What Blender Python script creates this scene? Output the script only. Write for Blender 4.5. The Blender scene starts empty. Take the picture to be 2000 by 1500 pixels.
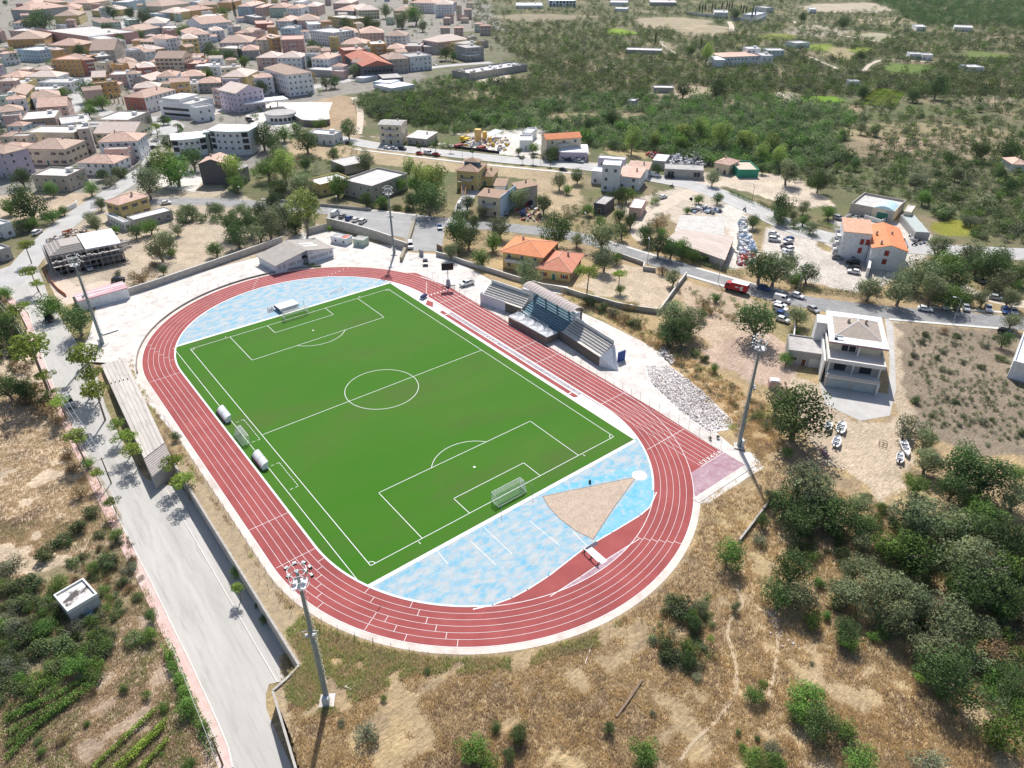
import bpy, math, random, numpy as np
from mathutils import Vector, Matrix
R = math.radians; pi = math.pi
S = bpy.context.scene; C = S.collection
# ---------------------------------------------------------------- camera
F, CX, CY, CZ, YAW, PIT, ROL = 1378.04, -67.0874, -136.7644, 96.4167, -.672305, .568299, -.000733
_f = Vector((-math.sin(YAW)*math.cos(PIT), math.cos(YAW)*math.cos(PIT), -math.sin(PIT)))
_r = Vector((math.cos(YAW), math.sin(YAW), 0)); _u = _r.cross(_f)
RR = _r*math.cos(ROL)+_u*math.sin(ROL); UU = -_r*math.sin(ROL)+_u*math.cos(ROL)
cam = bpy.data.cameras.new('camera'); co = bpy.data.objects.new('camera', cam); C.objects.link(co)
m = Matrix((RR, UU, -_f)).transposed().to_4x4(); m.translation = (CX, CY, CZ); co.matrix_world = m
cam.sensor_width = 36; cam.lens = 36*F/2000; cam.clip_start = 1; cam.clip_end = 20000; S.camera = co
# ---------------------------------------------------------------- world, sun, exposure
w = bpy.data.worlds.new('World'); S.world = w; w.use_nodes = True; nt = w.node_tree
sky = nt.nodes.new('ShaderNodeTexSky'); sky.sky_type = 'NISHITA'; sky.sun_disc = False
sky.sun_elevation = R(48.7); sky.sun_rotation = R(37.4); sky.altitude = 300; sky.dust_density = 2
bg = nt.nodes['Background']; bg.inputs[1].default_value = .1; nt.links.new(sky.outputs[0], bg.inputs[0])
sl = bpy.data.lights.new('sun', 'SUN'); sl.energy = 4.8; sl.angle = R(.55); sl.color = (1, .96, .9)
so = bpy.data.objects.new('sun', sl); C.objects.link(so)
e_ = R(48.7); sd = Vector((-.607*math.cos(e_), -.795*math.cos(e_), -math.sin(e_)))
so.rotation_euler = sd.to_track_quat('-Z', 'Y').to_euler()
S.view_settings.view_transform = 'Standard'; S.view_settings.look = 'None'
S.view_settings.exposure = .22; S.view_settings.gamma = 1
S.render.engine = 'CYCLES'
S.cycles.max_bounces = 5; S.cycles.diffuse_bounces = 3; S.cycles.transmission_bounces = 2; S.cycles.volume_bounces = 0
# ---------------------------------------------------------------- maths helpers
def sstep(a, b, x):
    t = np.clip((x-a)/(b-a), 0, 1); return t*t*(3-2*t)
def wallx(y): return np.where(y > -62, -49.9, np.where(y > -63.6, -52.5, -54.9+(y+63.6)*.172))
def hz(x, y):
    x = np.asarray(x, float); y = np.asarray(y, float)
    s = -3.3*sstep(78, 0, y)
    return s*(1-np.clip((x-wallx(y))/.7, 0, 1))
def h1(x, y): return float(hz(x, y))
def at(px, py, z=None):
    """ground point seen at a pixel of the 2000x1500 photograph (z: height of the level)"""
    d = _f+RR*((px-1000)/F)-UU*((py-750)/F)
    if z is not None:
        t = (z-CZ)/d.z; return Vector((CX+d.x*t, CY+d.y*t, z))
    zz = 0.
    for i in range(8):
        t = (zz-CZ)/d.z; p = Vector((CX+d.x*t, CY+d.y*t, zz)); zz = h1(p.x, p.y)
    return Vector((p.x, p.y, zz))
def proj(p):
    d = Vector(p)-Vector((CX, CY, CZ)); k = d.dot(_f)
    return (1000+F*d.dot(RR)/k, 750-F*d.dot(UU)/k, k)
def T(t, x, y): return (500*(t % 10)+x/4, 375*(t//10)+y/4)   # quarter tile coordinates -> photo pixel
def vnoise(x, y, s, seed=0):
    x = x/s; y = y/s; xi = np.floor(x).astype(np.int64); yi = np.floor(y).astype(np.int64); fx = x-xi; fy = y-yi
    fx = fx*fx*(3-2*fx); fy = fy*fy*(3-2*fy)
    def hsh(a, b):
        n = (a*73856093 ^ b*19349663 ^ (seed*83492791+12345)) & 0x7fffffff
        n = (n*1103515245+12345) & 0x7fffffff; n = (n ^ (n >> 13))*1274126177 & 0x7fffffff
        return (n & 0xffff)/65535.
    return (hsh(xi, yi)*(1-fx)+hsh(xi+1, yi)*fx)*(1-fy)+(hsh(xi, yi+1)*(1-fx)+hsh(xi+1, yi+1)*fx)*fy
def inpoly(x, y, P):
    r = np.zeros(x.shape, bool); n = len(P)
    for i in range(n):
        x0, y0 = P[i][0], P[i][1]; x1, y1 = P[(i+1) % n][0], P[(i+1) % n][1]
        if y0 == y1: continue
        c = ((y0 > y) != (y1 > y)) & (x < (x1-x0)*(y-y0)/(y1-y0)+x0); r ^= c
    return r
# ---------------------------------------------------------------- materials
MATS = {}
def mat(name, c, c2=None, sc=1., rough=.85, bump=0., bsc=None, det=4, lo=.35, hi=.65, c3=None, sc3=None, metal=0., coord='P', stretch=None, rnd=0.):
    if name in MATS: return MATS[name]
    m = bpy.data.materials.new(name); m.use_nodes = True; nt = m.node_tree; N = nt.nodes; L = nt.links; b = N['Principled BSDF']
    b.inputs['Roughness'].default_value = rough; b.inputs['Metallic'].default_value = metal
    b.inputs['Specular IOR Level'].default_value = .3
    geo = N.new('ShaderNodeNewGeometry' if coord == 'P' else 'ShaderNodeTexCoord')
    src = geo.outputs['Position' if coord == 'P' else 'Object']
    if stretch:
        mp = N.new('ShaderNodeMapping'); mp.inputs['Scale'].default_value = stretch; L.new(src, mp.inputs[0]); src = mp.outputs[0]
    def nz(s, d=det):
        t = N.new('ShaderNodeTexNoise'); t.inputs['Scale'].default_value = s; t.inputs['Detail'].default_value = d
        t.inputs['Roughness'].default_value = .62; L.new(src, t.inputs['Vector']); return t.outputs[0]
    def mx(f, a, b_):
        t = N.new('ShaderNodeMix'); t.data_type = 'RGBA'; L.new(f, t.inputs[0]) if hasattr(f, 'links') else None
        for k, v in ((6, a), (7, b_)):
            if hasattr(v, 'links'): L.new(v, t.inputs[k])
            else: t.inputs[k].default_value = (*v, 1)
        return t.outputs[2]
    def ramp(f, lo, hi):
        t = N.new('ShaderNodeMapRange'); t.inputs[1].default_value = lo; t.inputs[2].default_value = hi; L.new(f, t.inputs[0]); return t.outputs[0]
    col = None
    if c2:
        col = mx(ramp(nz(sc), lo, hi), c, c2)
        if c3: col = mx(ramp(nz(sc3 or sc*5), .5, .72), col, c3)
        L.new(col, b.inputs['Base Color'])
    else: b.inputs['Base Color'].default_value = (*c, 1)
    if rnd:
        oi = N.new('ShaderNodeObjectInfo'); hs = N.new('ShaderNodeHueSaturation')
        mr = N.new('ShaderNodeMapRange'); mr.inputs[3].default_value = 1-rnd; mr.inputs[4].default_value = 1+rnd
        L.new(oi.outputs['Random'], mr.inputs[0]); L.new(mr.outputs[0], hs.inputs['Value'])
        if col is not None: L.new(col, hs.inputs['Color'])
        else: hs.inputs['Color'].default_value = (*c, 1)
        L.new(hs.outputs[0], b.inputs['Base Color'])
    if bump:
        bp = N.new('ShaderNodeBump'); bp.inputs['Strength'].default_value = 1; bp.inputs['Distance'].default_value = bump
        L.new(nz(bsc or sc*3, 5), bp.inputs['Height']); L.new(bp.outputs[0], b.inputs['Normal'])
    MATS[name] = m; return m
# ---------------------------------------------------------------- mesh helpers
class MB:
    def __init__(s): s.v = []; s.f = []; s.m = []
    def add(s, vs, fs, mi=0):
        o = len(s.v); s.v += [tuple(v) for v in vs]; s.f += [tuple(o+i for i in f) for f in fs]; s.m += [mi]*len(fs); return s
    def box(s, x0, y0, z0, x1, y1, z1, mi=0):
        return s.add([(x0, y0, z0), (x1, y0, z0), (x1, y1, z0), (x0, y1, z0), (x0, y0, z1), (x1, y0, z1), (x1, y1, z1), (x0, y1, z1)],
                     [(3, 2, 1, 0), (4, 5, 6, 7), (0, 1, 5, 4), (1, 2, 6, 5), (2, 3, 7, 6), (3, 0, 4, 7)], mi)
    def cbox(s, cx, cy, cz, sx, sy, sz, mi=0): return s.box(cx-sx/2, cy-sy/2, cz-sz/2, cx+sx/2, cy+sy/2, cz+sz/2, mi)
    def prism(s, P, z0, z1, mi=0):
        n = len(P); a = sum(P[i][0]*P[(i+1) % n][1]-P[(i+1) % n][0]*P[i][1] for i in range(n))
        if a < 0: P = P[::-1]
        return s.add([(p[0], p[1], z0) for p in P]+[(p[0], p[1], z1) for p in P],
                     [tuple(range(n-1, -1, -1)), tuple(range(n, 2*n))]+[(i, (i+1) % n, n+(i+1) % n, n+i) for i in range(n)], mi)
    def tube(s, a, b, r0, r1=None, n=8, mi=0):
        r1 = r0 if r1 is None else r1; a = Vector(a); b = Vector(b); d = (b-a).normalized()
        u = d.orthogonal().normalized(); v = d.cross(u); vs = []
        for p, r in ((a, r0), (b, r1)):
            for i in range(n): t = 2*pi*i/n; vs.append(p+u*(r*math.cos(t))+v*(r*math.sin(t)))
        return s.add(vs, [(i, (i+1) % n, n+(i+1) % n, n+i) for i in range(n)]+[tuple(range(n-1, -1, -1)), tuple(range(n, 2*n))], mi)
    def path(s, pts, r, n=6, mi=0):
        for a, b in zip(pts, pts[1:]): s.tube(a, b, r, r, n, mi)
        return s
    def mesh(s, name, mats):
        me = bpy.data.meshes.new(name); me.from_pydata(s.v, [], s.f)
        for m_ in (mats if isinstance(mats, (list, tuple)) else [mats]): me.materials.append(m_)
        if any(s.m): me.polygons.foreach_set('material_index', s.m)
        me.update(); return me
def link(name, me, parent=None, loc=(0, 0, 0), rz=0, sc=None):
    o = bpy.data.objects.new(name, me); C.objects.link(o); o.location = loc; o.rotation_euler = (0, 0, rz)
    if sc is not None: o.scale = sc if isinstance(sc, (tuple, list)) else (sc,)*3
    if parent: o.parent = parent
    return o
def part(name, mb, mats, parent=None, loc=(0, 0, 0), rz=0, smooth=False, label=None):
    me = mb.mesh(name, mats)
    if smooth: me.polygons.foreach_set('use_smooth', [True]*len(me.polygons))
    o = link(name, me, parent, loc, rz)
    if label: o['label'] = label
    return o
def tag(o, label, cat, group=None):
    o['label'] = label; o['category'] = cat
    if group: o['group'] = group
    return o
def thing(name, label, cat, loc=(0, 0, 0), rz=0, group=None, sc=None):
    return tag(link(name, None, None, loc, rz, sc), label, cat, group)
def struct(o, kind='structure'): o['kind'] = kind; return o
def tess(mb, P, z, mi=0):
    from mathutils.geometry import tessellate_polygon
    P3 = [Vector((p[0], p[1], 0)) for p in P]; tr = tessellate_polygon([P3]); fs = []
    for t in tr:
        a, b, c = (P3[i] for i in t)
        fs.append(tuple(t) if (b-a).cross(c-a).z > 0 else tuple(reversed(t)))
    return mb.add([(p[0], p[1], z) for p in P], fs, mi)
def sheet(name, P, z, m_): mb = MB(); tess(mb, P, z); return struct(part(name, mb, m_))
def px(P, z=None): return [at(*p, z) for p in P]
def dens(P, step):
    out = []
    for a, b in zip(P, P[1:]):
        n = max(1, int((b-a).length/step))
        for i in range(n): out.append(a.lerp(b, i/n))
    out.append(P[-1]); return out
def smoothline(P, it=2):
    for _ in range(it):
        Q = [P[0]]
        for a, b in zip(P, P[1:]): Q += [a.lerp(b, .25), a.lerp(b, .75)]
        P = Q+[P[-1]]
    return P
def offset(P, d):
    out = []
    for i, p in enumerate(P):
        a = P[max(i-1, 0)]; b = P[min(i+1, len(P)-1)]; t = (b-a); t.z = 0; t.normalize()
        out.append(Vector((p.x-t.y*d, p.y+t.x*d, 0)))
    return out
def loft(name, A, B, dz, m_, n=60, k=6, st=True, mb=None):
    def res(P, n):
        L = [0]
        for a, b in zip(P, P[1:]): L.append(L[-1]+(b-a).length)
        out = []; j = 0
        for i in range(n+1):
            s = L[-1]*i/n
            while j < len(P)-2 and L[j+1] < s: j += 1
            t = (s-L[j])/max(L[j+1]-L[j], 1e-6); out.append(P[j].lerp(P[j+1], min(t, 1)))
        return out
    A = res(A, n); B = res(B, n); mbx = mb or MB(); vs = []; fs = []
    for i in range(n+1):
        for j in range(k+1):
            p = A[i].lerp(B[i], j/k); vs.append((p.x, p.y, h1(p.x, p.y)+dz))
    for i in range(n):
        for j in range(k):
            q = i*(k+1)+j; fs.append((q, q+k+1, q+k+2, q+1))
    a, b, c = (Vector(vs[i]) for i in fs[0][:3])
    if (b-a).cross(c-a).z < 0: fs = [f[::-1] for f in fs]
    mbx.add(vs, fs)
    if mb: return mb
    o = part(name, mbx, m_); return struct(o) if st else o
def ribbon(name, P, width, dz, m_, step=4, k=4, sm=2, pix=True, mb=None):
    P = [Vector((p.x, p.y, 0)) for p in (px(P) if pix else P)]; P = smoothline(P, sm) if sm else P
    P = dens(P, step) if len(P) < 400 else P
    return loft(name, offset(P, width/2), offset(P, -width/2), dz, m_, n=max(2, len(P)-1), k=k, mb=mb)
# ================================================================= GROUND
def ground():
    radii = [15.]
    while radii[-1] < 7000: radii.append(radii[-1]*1.0062)
    radii = np.array(radii)
    a0 = math.atan2(_f.y, _f.x)
    an = np.concatenate([np.arange(-48, 48.001, .3), np.arange(54, 312, 6.)]); an = np.radians(an)+a0
    nr, na = len(radii), len(an)
    X = CX+np.outer(radii, np.cos(an)).ravel(); Y = CY+np.outer(radii, np.sin(an)).ravel()
    D = np.repeat(radii, na)
    n1 = vnoise(X, Y, 9, 1); n2 = vnoise(X, Y, 3, 2); n3 = vnoise(X, Y, 28, 3); n4 = vnoise(X, Y, 1.3, 4)
    Z = hz(X, Y)
    jx = (vnoise(X, Y, 5, 7)-.5)*3.5+(vnoise(X, Y, 30, 17)-.5)*.02*D; jy = (vnoise(X, Y, 5, 8)-.5)*3.5+(vnoise(X, Y, 30, 18)-.5)*.02*D
    col = np.empty((len(X), 3))
    straw = np.array([.40, .30, .18]); gold = np.array([.5, .37, .2]); lit = np.array([.26, .2, .14]); grn = np.array([.17, .2, .07])
    def blend(base, c, f): return base+(np.array(c)-base)*f[:, None]
    near = np.tile(straw, (len(X), 1)); near = blend(near, gold, sstep(.5, .8, n1)*.6); near = blend(near, lit, sstep(.55, .85, n2)*.55)
    near = blend(near, [.2, .2, .09], sstep(.62, .85, n3)*.6)
    far = np.tile([.15, .15, .085], (len(X), 1)); far = blend(far, [.3, .24, .16], sstep(.6, .85, n3)*.7); far = blend(far, [.12, .15, .06], sstep(.5, .8, n1)*.7)
    f = sstep(230, 330, D); col = near*(1-f)[:, None]+far*f[:, None]
    for poly, c, amt in ZONES:
        P = [at(*p, 0) for p in poly]; 
        mk = inpoly(X+jx, Y+jy, P); v = 1+(n2-.5)*.25+(n1-.5)*.2
        cc = np.array(c)[None, :]*v[:, None]; mkf = mk[:, None]*amt; col = col*(1-mkf)+cc*mkf
    col *= (1+(n4-.5)*.22)[:, None]
    Xc = np.concatenate([[CX], X]); Yc = np.concatenate([[CY], Y]); Zc = np.concatenate([[h1(CX, CY)], Z])
    me = bpy.data.meshes.new('ground')
    V = np.stack([Xc, Yc, Zc], 1)
    I = 1+np.arange(nr*na).reshape(nr, na); J = np.roll(I, -1, 1)
    q = np.stack([I[:-1], I[1:], J[1:], J[:-1]], -1).reshape(-1, 4)
    tri = np.stack([np.zeros(na, int), I[0], J[0]], -1)
    me.vertices.add(len(V)); me.vertices.foreach_set('co', V.ravel())
    loops = np.concatenate([q.ravel(), tri.ravel()]); me.loops.add(len(loops)); me.loops.foreach_set('vertex_index', loops)
    st = np.concatenate([np.arange(len(q))*4, len(q)*4+np.arange(len(tri))*3])
    me.polygons.add(len(st)); me.polygons.foreach_set('loop_start', st)
    me.update(calc_edges=True); me.validate()
    at_ = me.attributes.new('soil', 'FLOAT_COLOR', 'POINT')
    cc = np.concatenate([[col[0]], col]); cc = np.concatenate([cc, np.ones((len(cc), 1))], 1)
    at_.data.foreach_set('color', cc.astype(np.float32).ravel())
    m = bpy.data.materials.new('soil_and_dry_grass'); m.use_nodes = True; N = m.node_tree.nodes; L = m.node_tree.links; b = N['Principled BSDF']
    b.inputs['Roughness'].default_value = .95; b.inputs['Specular IOR Level'].default_value = .1
    a = N.new('ShaderNodeAttribute'); a.attribute_name = 'soil'; g = N.new('ShaderNodeNewGeometry')
    n = N.new('ShaderNodeTexNoise'); n.inputs['Scale'].default_value = 1.6; n.inputs['Detail'].default_value = 8; n.inputs['Roughness'].default_value = .75; L.new(g.outputs['Position'], n.inputs['Vector'])
    mr = N.new('ShaderNodeMapRange'); mr.inputs[1].default_value = .3; mr.inputs[2].default_value = .7; mr.inputs[3].default_value = .62; mr.inputs[4].default_value = 1.38; L.new(n.outputs[0], mr.inputs[0])
    mp = N.new('ShaderNodeMapping'); mp.inputs['Rotation'].default_value = (0, 0, .7); mp.inputs['Scale'].default_value = (.5, 3, 1); L.new(g.outputs['Position'], mp.inputs[0])
    n_ = N.new('ShaderNodeTexNoise'); n_.inputs['Scale'].default_value = 1.; n_.inputs['Detail'].default_value = 6; L.new(mp.outputs[0], n_.inputs['Vector'])
    mr2 = N.new('ShaderNodeMapRange'); mr2.inputs[1].default_value = .35; mr2.inputs[2].default_value = .65; mr2.inputs[3].default_value = .82; mr2.inputs[4].default_value = 1.18; L.new(n_.outputs[0], mr2.inputs[0])
    mu = N.new('ShaderNodeMath'); mu.operation = 'MULTIPLY'; L.new(mr.outputs[0], mu.inputs[0]); L.new(mr2.outputs[0], mu.inputs[1])
    vm = N.new('ShaderNodeVectorMath'); vm.operation = 'SCALE'; L.new(a.outputs['Color'], vm.inputs[0]); L.new(mu.outputs[0], vm.inputs['Scale'])
    L.new(vm.outputs[0], b.inputs['Base Color'])
    bp = N.new('ShaderNodeBump'); bp.inputs['Distance'].default_value = .35; bp.inputs['Strength'].default_value = .8; L.new(n.outputs[0], bp.inputs['Height']); L.new(bp.outputs[0], b.inputs['Normal'])
    me.materials.append(m); struct(link('ground', me))
TOWN = (.31, .29, .265); SAND = (.62, .52, .42); DIRT = (.5, .42, .34); PALE = (.5, .41, .3); SOILC = (.3, .235, .175); SCR = (.15, .15, .085); GRS = (.2, .24, .09); ROCK = (.34, .28, .24)
def TP(t, *v): return [T(t, v[i], v[i+1]) for i in range(0, len(v), 2)]
ZONES = [
 ([(-400, -40), (300, -90), (900, -90), (1000, 90), (990, 130), (800, 170), (640, 190), (600, 250), (500, 330), (340, 350), (180, 400), (0, 420), (-400, 420)], TOWN, .85),
 ([(900, 60), (1020, 60), (1000, 150), (830, 190), (870, 240), (740, 250), (620, 190), (820, 160)], SCR, .8),
 ([(620, 190), (650, 185), (690, 190), (710, 230), (700, 270), (620, 260), (600, 215)], (.42, .31, .21), .9),
 ([(985, 130), (1000, 125), (985, 170), (960, 172), (930, 150)], (.66, .57, .44), .9),
 ([(1180, 285), (1290, 298), (1240, 315), (1170, 300)], (.45, .36, .2), .8),
 ([(1300, 350), (1440, 335), (1560, 345), (1640, 400), (1560, 400), (1420, 365), (1370, 370)], SAND, .9),
 ([(560, 270), (690, 285), (900, 315), (1140, 335), (1130, 420), (1050, 420), (1040, 350), (800, 330), (560, 300)], (.46, .36, .24), .85),
 ([(680, 260), (1290, 330), (1380, 350), (1290, 330), (1140, 320), (890, 260), (1080, 240), (1150, 300), (960, 300)], (.6, .55, .5), .8),
 ([(930, 262), (1060, 245), (1070, 290), (1060, 312), (900, 292)], (.66, .62, .57), .95),
 ([(1200, 400), (1330, 360), (1440, 395), (1470, 420), (1420, 520), (1310, 420), (1250, 450)], (.6, .52, .44), .8),
 ([(1410, 400), (1450, 405), (1470, 520), (1420, 525)], (.7, .66, .6), .9),
 ([(1490, 440), (1580, 450), (1610, 500), (1640, 430), (1800, 430), (1830, 480), (1800, 530), (1690, 570), (1560, 550), (1480, 500)], (.58, .53, .48), .95),
 ([(1130, 560), (1215, 515), (1330, 540), (1300, 610), (1280, 608), (1170, 580)], (.54, .44, .33), .95),
 ([(1330, 545), (1500, 590), (1490, 640), (1400, 690), (1350, 650), (1330, 590)], (.5, .39, .29), .95),
 ([(1370, 690), (1480, 640), (1560, 700), (1530, 760), (1440, 740)], (.48, .36, .29), .9),
 ([(1530, 730), (1610, 760), (1650, 830), (1740, 830), (1740, 620), (1770, 620), (1775, 900), (1720, 990), (1600, 900), (1560, 860)], (.5, .41, .31), .9),
 ([(1760, 630), (1990, 655), (2060, 700), (2060, 900), (1880, 880), (1780, 840)], (.25, .205, .155), .95),
 ([(1180, 620), (1260, 680), (1400, 800), (1500, 880), (1540, 880), (1500, 780), (1330, 690), (1230, 620), (1120, 560), (1060, 560)], (.5, .36, .2), .7),
 ([(-200, 640), (60, 700), (120, 790), (180, 920), (235, 1010), (150, 1060), (60, 1090), (-200, 1110)], (.56, .45, .33), .95),
 ([(-200, 1110), (60, 1090), (150, 1060), (235, 1010), (290, 1180), (220, 1200), (190, 1290), (0, 1360), (-200, 1400)], (.27, .23, .14), .85),
 ([(190, 1180), (290, 1180), (400, 1460), (420, 1600), (-200, 1600), (-200, 1400), (0, 1350), (190, 1290)], (.42, .32, .24), .9),
 ([(180, 400), (370, 340), (560, 420), (640, 450), (480, 510), (240, 590), (90, 540), (80, 450)], (.5, .42, .33), .85),
 ([(260, 445), (400, 440), (430, 500), (280, 540)], (.5, .41, .31), .9),
 ([(0, 380), (90, 370), (200, 375), (140, 420), (0, 430)], (.52, .41, .3), .9),
 ([(1500, 1020), (1700, 1080), (1860, 1200), (2100, 1300), (2100, 1600), (1400, 1600), (1380, 1200)], (.48, .36, .22), .5),
]
for (a, b, rx, ry, c) in [(1310, 45, 75, 12, PALE), (1375, 60, 60, 12, PALE), (1140, 130, 55, 10, (.42, .33, .24)), (1345, 182, 60, 16, (.5, .39, .29)), (1640, 105, 35, 12, (.46, .37, .22)),
      (1710, 72, 36, 8, (.5, .46, .33)), (1725, 40, 60, 8, (.52, .44, .3)), (1660, 15, 100, 10, SAND), (1645, 215, 28, 14, (.44, .32, .22)), (1800, 260, 180, 20, (.4, .32, .2)),
      (1840, 290, 190, 24, (.36, .28, .2)), (1570, 140, 30, 9, (.5, .38, .28)), (1590, 60, 60, 12, (.5, .44, .36)), (1980, 75, 60, 8, (.42, .33, .25)), (1960, 140, 60, 6, (.26, .2, .17)),
      (1120, 228, 60, 9, (.4, .3, .2)), (1230, 228, 30, 10, (.42, .32, .22)), (1400, 190, 40, 22, (.48, .37, .27)), (1720, 290, 100, 22, (.34, .26, .18)), (1540, 190, 30, 10, (.5, .42, .34)),
      (850, 105, 40, 8, (.42, .34, .25)), (930, 190, 60, 12, (.38, .3, .2)), (1050, 35, 100, 8, (.36, .3, .22)), (1290, 90, 40, 8, (.4, .33, .23)), (1930, 195, 60, 8, (.4, .32, .24))]:
    ZONES.append(([(a+rx*math.cos(t), b+ry*math.sin(t)) for t in [i*pi/5 for i in range(10)]], c, .6))
for (a, b, rx, ry, c) in [(1215, 62, 24, 7, (.2, .3, .04)), (1600, 92, 30, 8, (.2, .26, .05)), (1690, 98, 26, 5, (.2, .25, .05)), (1520, 72, 36, 7, (.2, .22, .06)), (1605, 195, 40, 8, (.16, .28, .03)), (1870, 445, 50, 16, (.24, .24, .04)), (1770, 135, 50, 12, (.13, .19, .05)), (1915, 110, 60, 9, (.15, .19, .06)), (1725, 192, 40, 18, (.42, .32, .22))]:
    ZONES.append(([(a+rx*math.cos(t), b+ry*math.sin(t)) for t in [i*pi/5 for i in range(10)]], c, .95))
ground()
# ================================================================= ROADS
M_ROADC = mat('pale_worn_concrete_road', (.44, .425, .4), (.53, .51, .48), .35, bump=.01, c3=(.38, .365, .345), sc3=1.2, stretch=(1, .1, 1), det=7)
M_ASPH = mat('grey_asphalt', (.24, .24, .245), (.3, .295, .295), .15, bump=.01, c3=(.36, .35, .34), sc3=.4)
M_ASPH2 = mat('sunbleached_asphalt', (.42, .41, .4), (.5, .49, .48), .12, bump=.01)
M_CONC = mat('bleached_concrete', (.6, .555, .52), (.72, .68, .64), .15, bump=.01, c3=(.46, .41, .38), sc3=.35)
M_PINK = mat('pink_paving', (.58, .4, .37), (.66, .48, .44), .6, c3=(.6, .54, .48), sc3=.3)
M_KERB = mat('pale_kerb_stone', (.62, .6, .56), (.7, .68, .64), 1.)
M_WHITE = mat('white_line_paint', (.85, .85, .85), (.75, .75, .75), 2.)
M_DIRTR = mat('dusty_track', (.6, .52, .43), (.52, .44, .35), .3)
Lr = [(560, 1700), (480, 1570), (455, 1500), (450, 1470), (430, 1420), (380, 1310), (332, 1212), (290, 1125), (248, 1045), (207, 965), (160, 870), (135, 812), (110, 765), (80, 687), (57, 612), (25, 582), (0, 560), (-40, 540)]
Rr = [(640, 1700), (560, 1570), (540, 1500), (520, 1387), (518, 1340)]
LrW = px(Lr); WW = [Vector((wallx(y)-.25, y, 0)) for y in (-110, -95, -76, -64)]
Rw = [WW[0], WW[1], WW[2], at(520, 1387), at(519, 1338), Vector((-50.2, -61.5, 0)), Vector((-50.2, -30, 0)), Vector((-50.2, -4, 0))]+px([(283, 935), (235, 855), (205, 790), (190, 735), (165, 690), (130, 640), (97, 585), (77, 527), (60, 505)])
def flat0(P): return [Vector((p.x, p.y, 0)) for p in P]
loft('road', flat0(LrW), flat0(Rw), .05, M_ROADC, n=120, k=10)
ribbon('road', [(10, 560), (40, 530), (66, 495), (110, 452), (160, 412), (196, 390), (262, 348), (300, 312)], 9.5, .06, M_ASPH2)
ribbon('road', [(176, 402), (232, 395), (330, 393), (420, 394), (500, 400), (625, 409), (750, 421), (860, 434), (1025, 447), (1140, 464), (1220, 490), (1337, 527), (1450, 560), (1560, 590), (1740, 612), (1962, 628), (2150, 650)], 9.2, .07, M_ASPH)
sheet('road', px([(640, 428), (690, 440), (790, 466), (800, 490), (862, 492), (870, 440), (800, 418), (640, 405)], 0), .085, mat('worn_asphalt', (.3, .3, .3), (.37, .365, .36), .15, bump=.01))
ribbon('road', [(120, 225), (165, 205), (215, 225), (262, 240), (330, 232), (440, 218), (525, 190), (590, 175), (662, 160), (750, 146), (850, 130), (960, 122)], 11, .09, M_ASPH2)
ribbon('road', [(640, 268), (675, 274), (750, 288), (900, 302), (1000, 314), (1150, 325), (1275, 347), (1375, 366), (1475, 408), (1537, 440), (1600, 462), (1700, 478), (1850, 490), (2060, 500)], 12, .1, M_ASPH2)
ribbon('road', [(300, 316), (292, 300), (285, 280), (262, 240)], 8, .11, M_ASPH2)
ribbon('road', [(150, 215), (145, 185), (150, 178), (200, 120), (228, 95), (240, 40), (262, 20), (268, -20)], 9, .12, M_ASPH2)
ribbon('road', [(880, 436), (900, 420), (905, 395), (925, 372)], 6, .09, M_ASPH2)
ribbon('road', [(1290, 480), (1250, 470), (1240, 445), (1262, 425), (1300, 405), (1330, 385)], 5, .05, M_DIRTR)
ribbon('road', [(1372, 368), (1320, 385), (1300, 400)], 7, .055, M_DIRTR)
sheet('forecourt', px([(480, 225), (530, 200), (650, 200), (640, 225), (560, 262), (500, 262)], 0), .13, M_CONC)
sheet('forecourt', px([(268, 228), (330, 228), (362, 245), (352, 262), (292, 300), (262, 262)], 0), .14, M_ASPH2)
sheet('forecourt', px([(330, 320), (400, 350), (380, 375), (340, 370), (290, 360)], 0), .05, M_CONC)
for Pth, wd in (([(1180, 130), (1200, 137), (1205, 131), (1196, 128)], 3), ([(1292, 80), (1296, 92), (1310, 98), (1318, 104)], 4), ([(1424, 42), (1430, 52), (1428, 62)], 6), ([(1545, 40), (1590, 60), (1660, 72), (1730, 84)], 5), ([(1580, 110), (1620, 128), (1646, 138), (1644, 145)], 4), ([(1685, 142), (1694, 128), (1720, 116), (1760, 118), (1850, 122)], 4), ([(1340, 385), (1352, 395), (1372, 370)], 4), ([(950, 172), (970, 162), (985, 140), (975, 128)], 6), ([(690, 190), (702, 205), (705, 230), (700, 262)], 4), ([(1850, 545), (1900, 575), (1960, 590), (2040, 600)], 6), ([(1520, 180), (1540, 195), (1560, 200)], 4)):
    ribbon('path', Pth, wd, .06, M_DIRTR, k=1)
FOOTP = ([(1437, 1150), (1455, 1180), (1430, 1205), (1418, 1235), (1430, 1270), (1440, 1310), (1437, 1360), (1400, 1410), (1350, 1450), (1330, 1485)], [(1440, 1150), (1480, 1190), (1512, 1200), (1520, 1230), (1517, 1300), (1500, 1360)])
for i_, Pth in enumerate(FOOTP): ribbon('path', Pth[i_:], .5, .05+.012*i_, mat('trodden_straw', (.54, .43, .3), (.42, .33, .22), .8), k=1)
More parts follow.
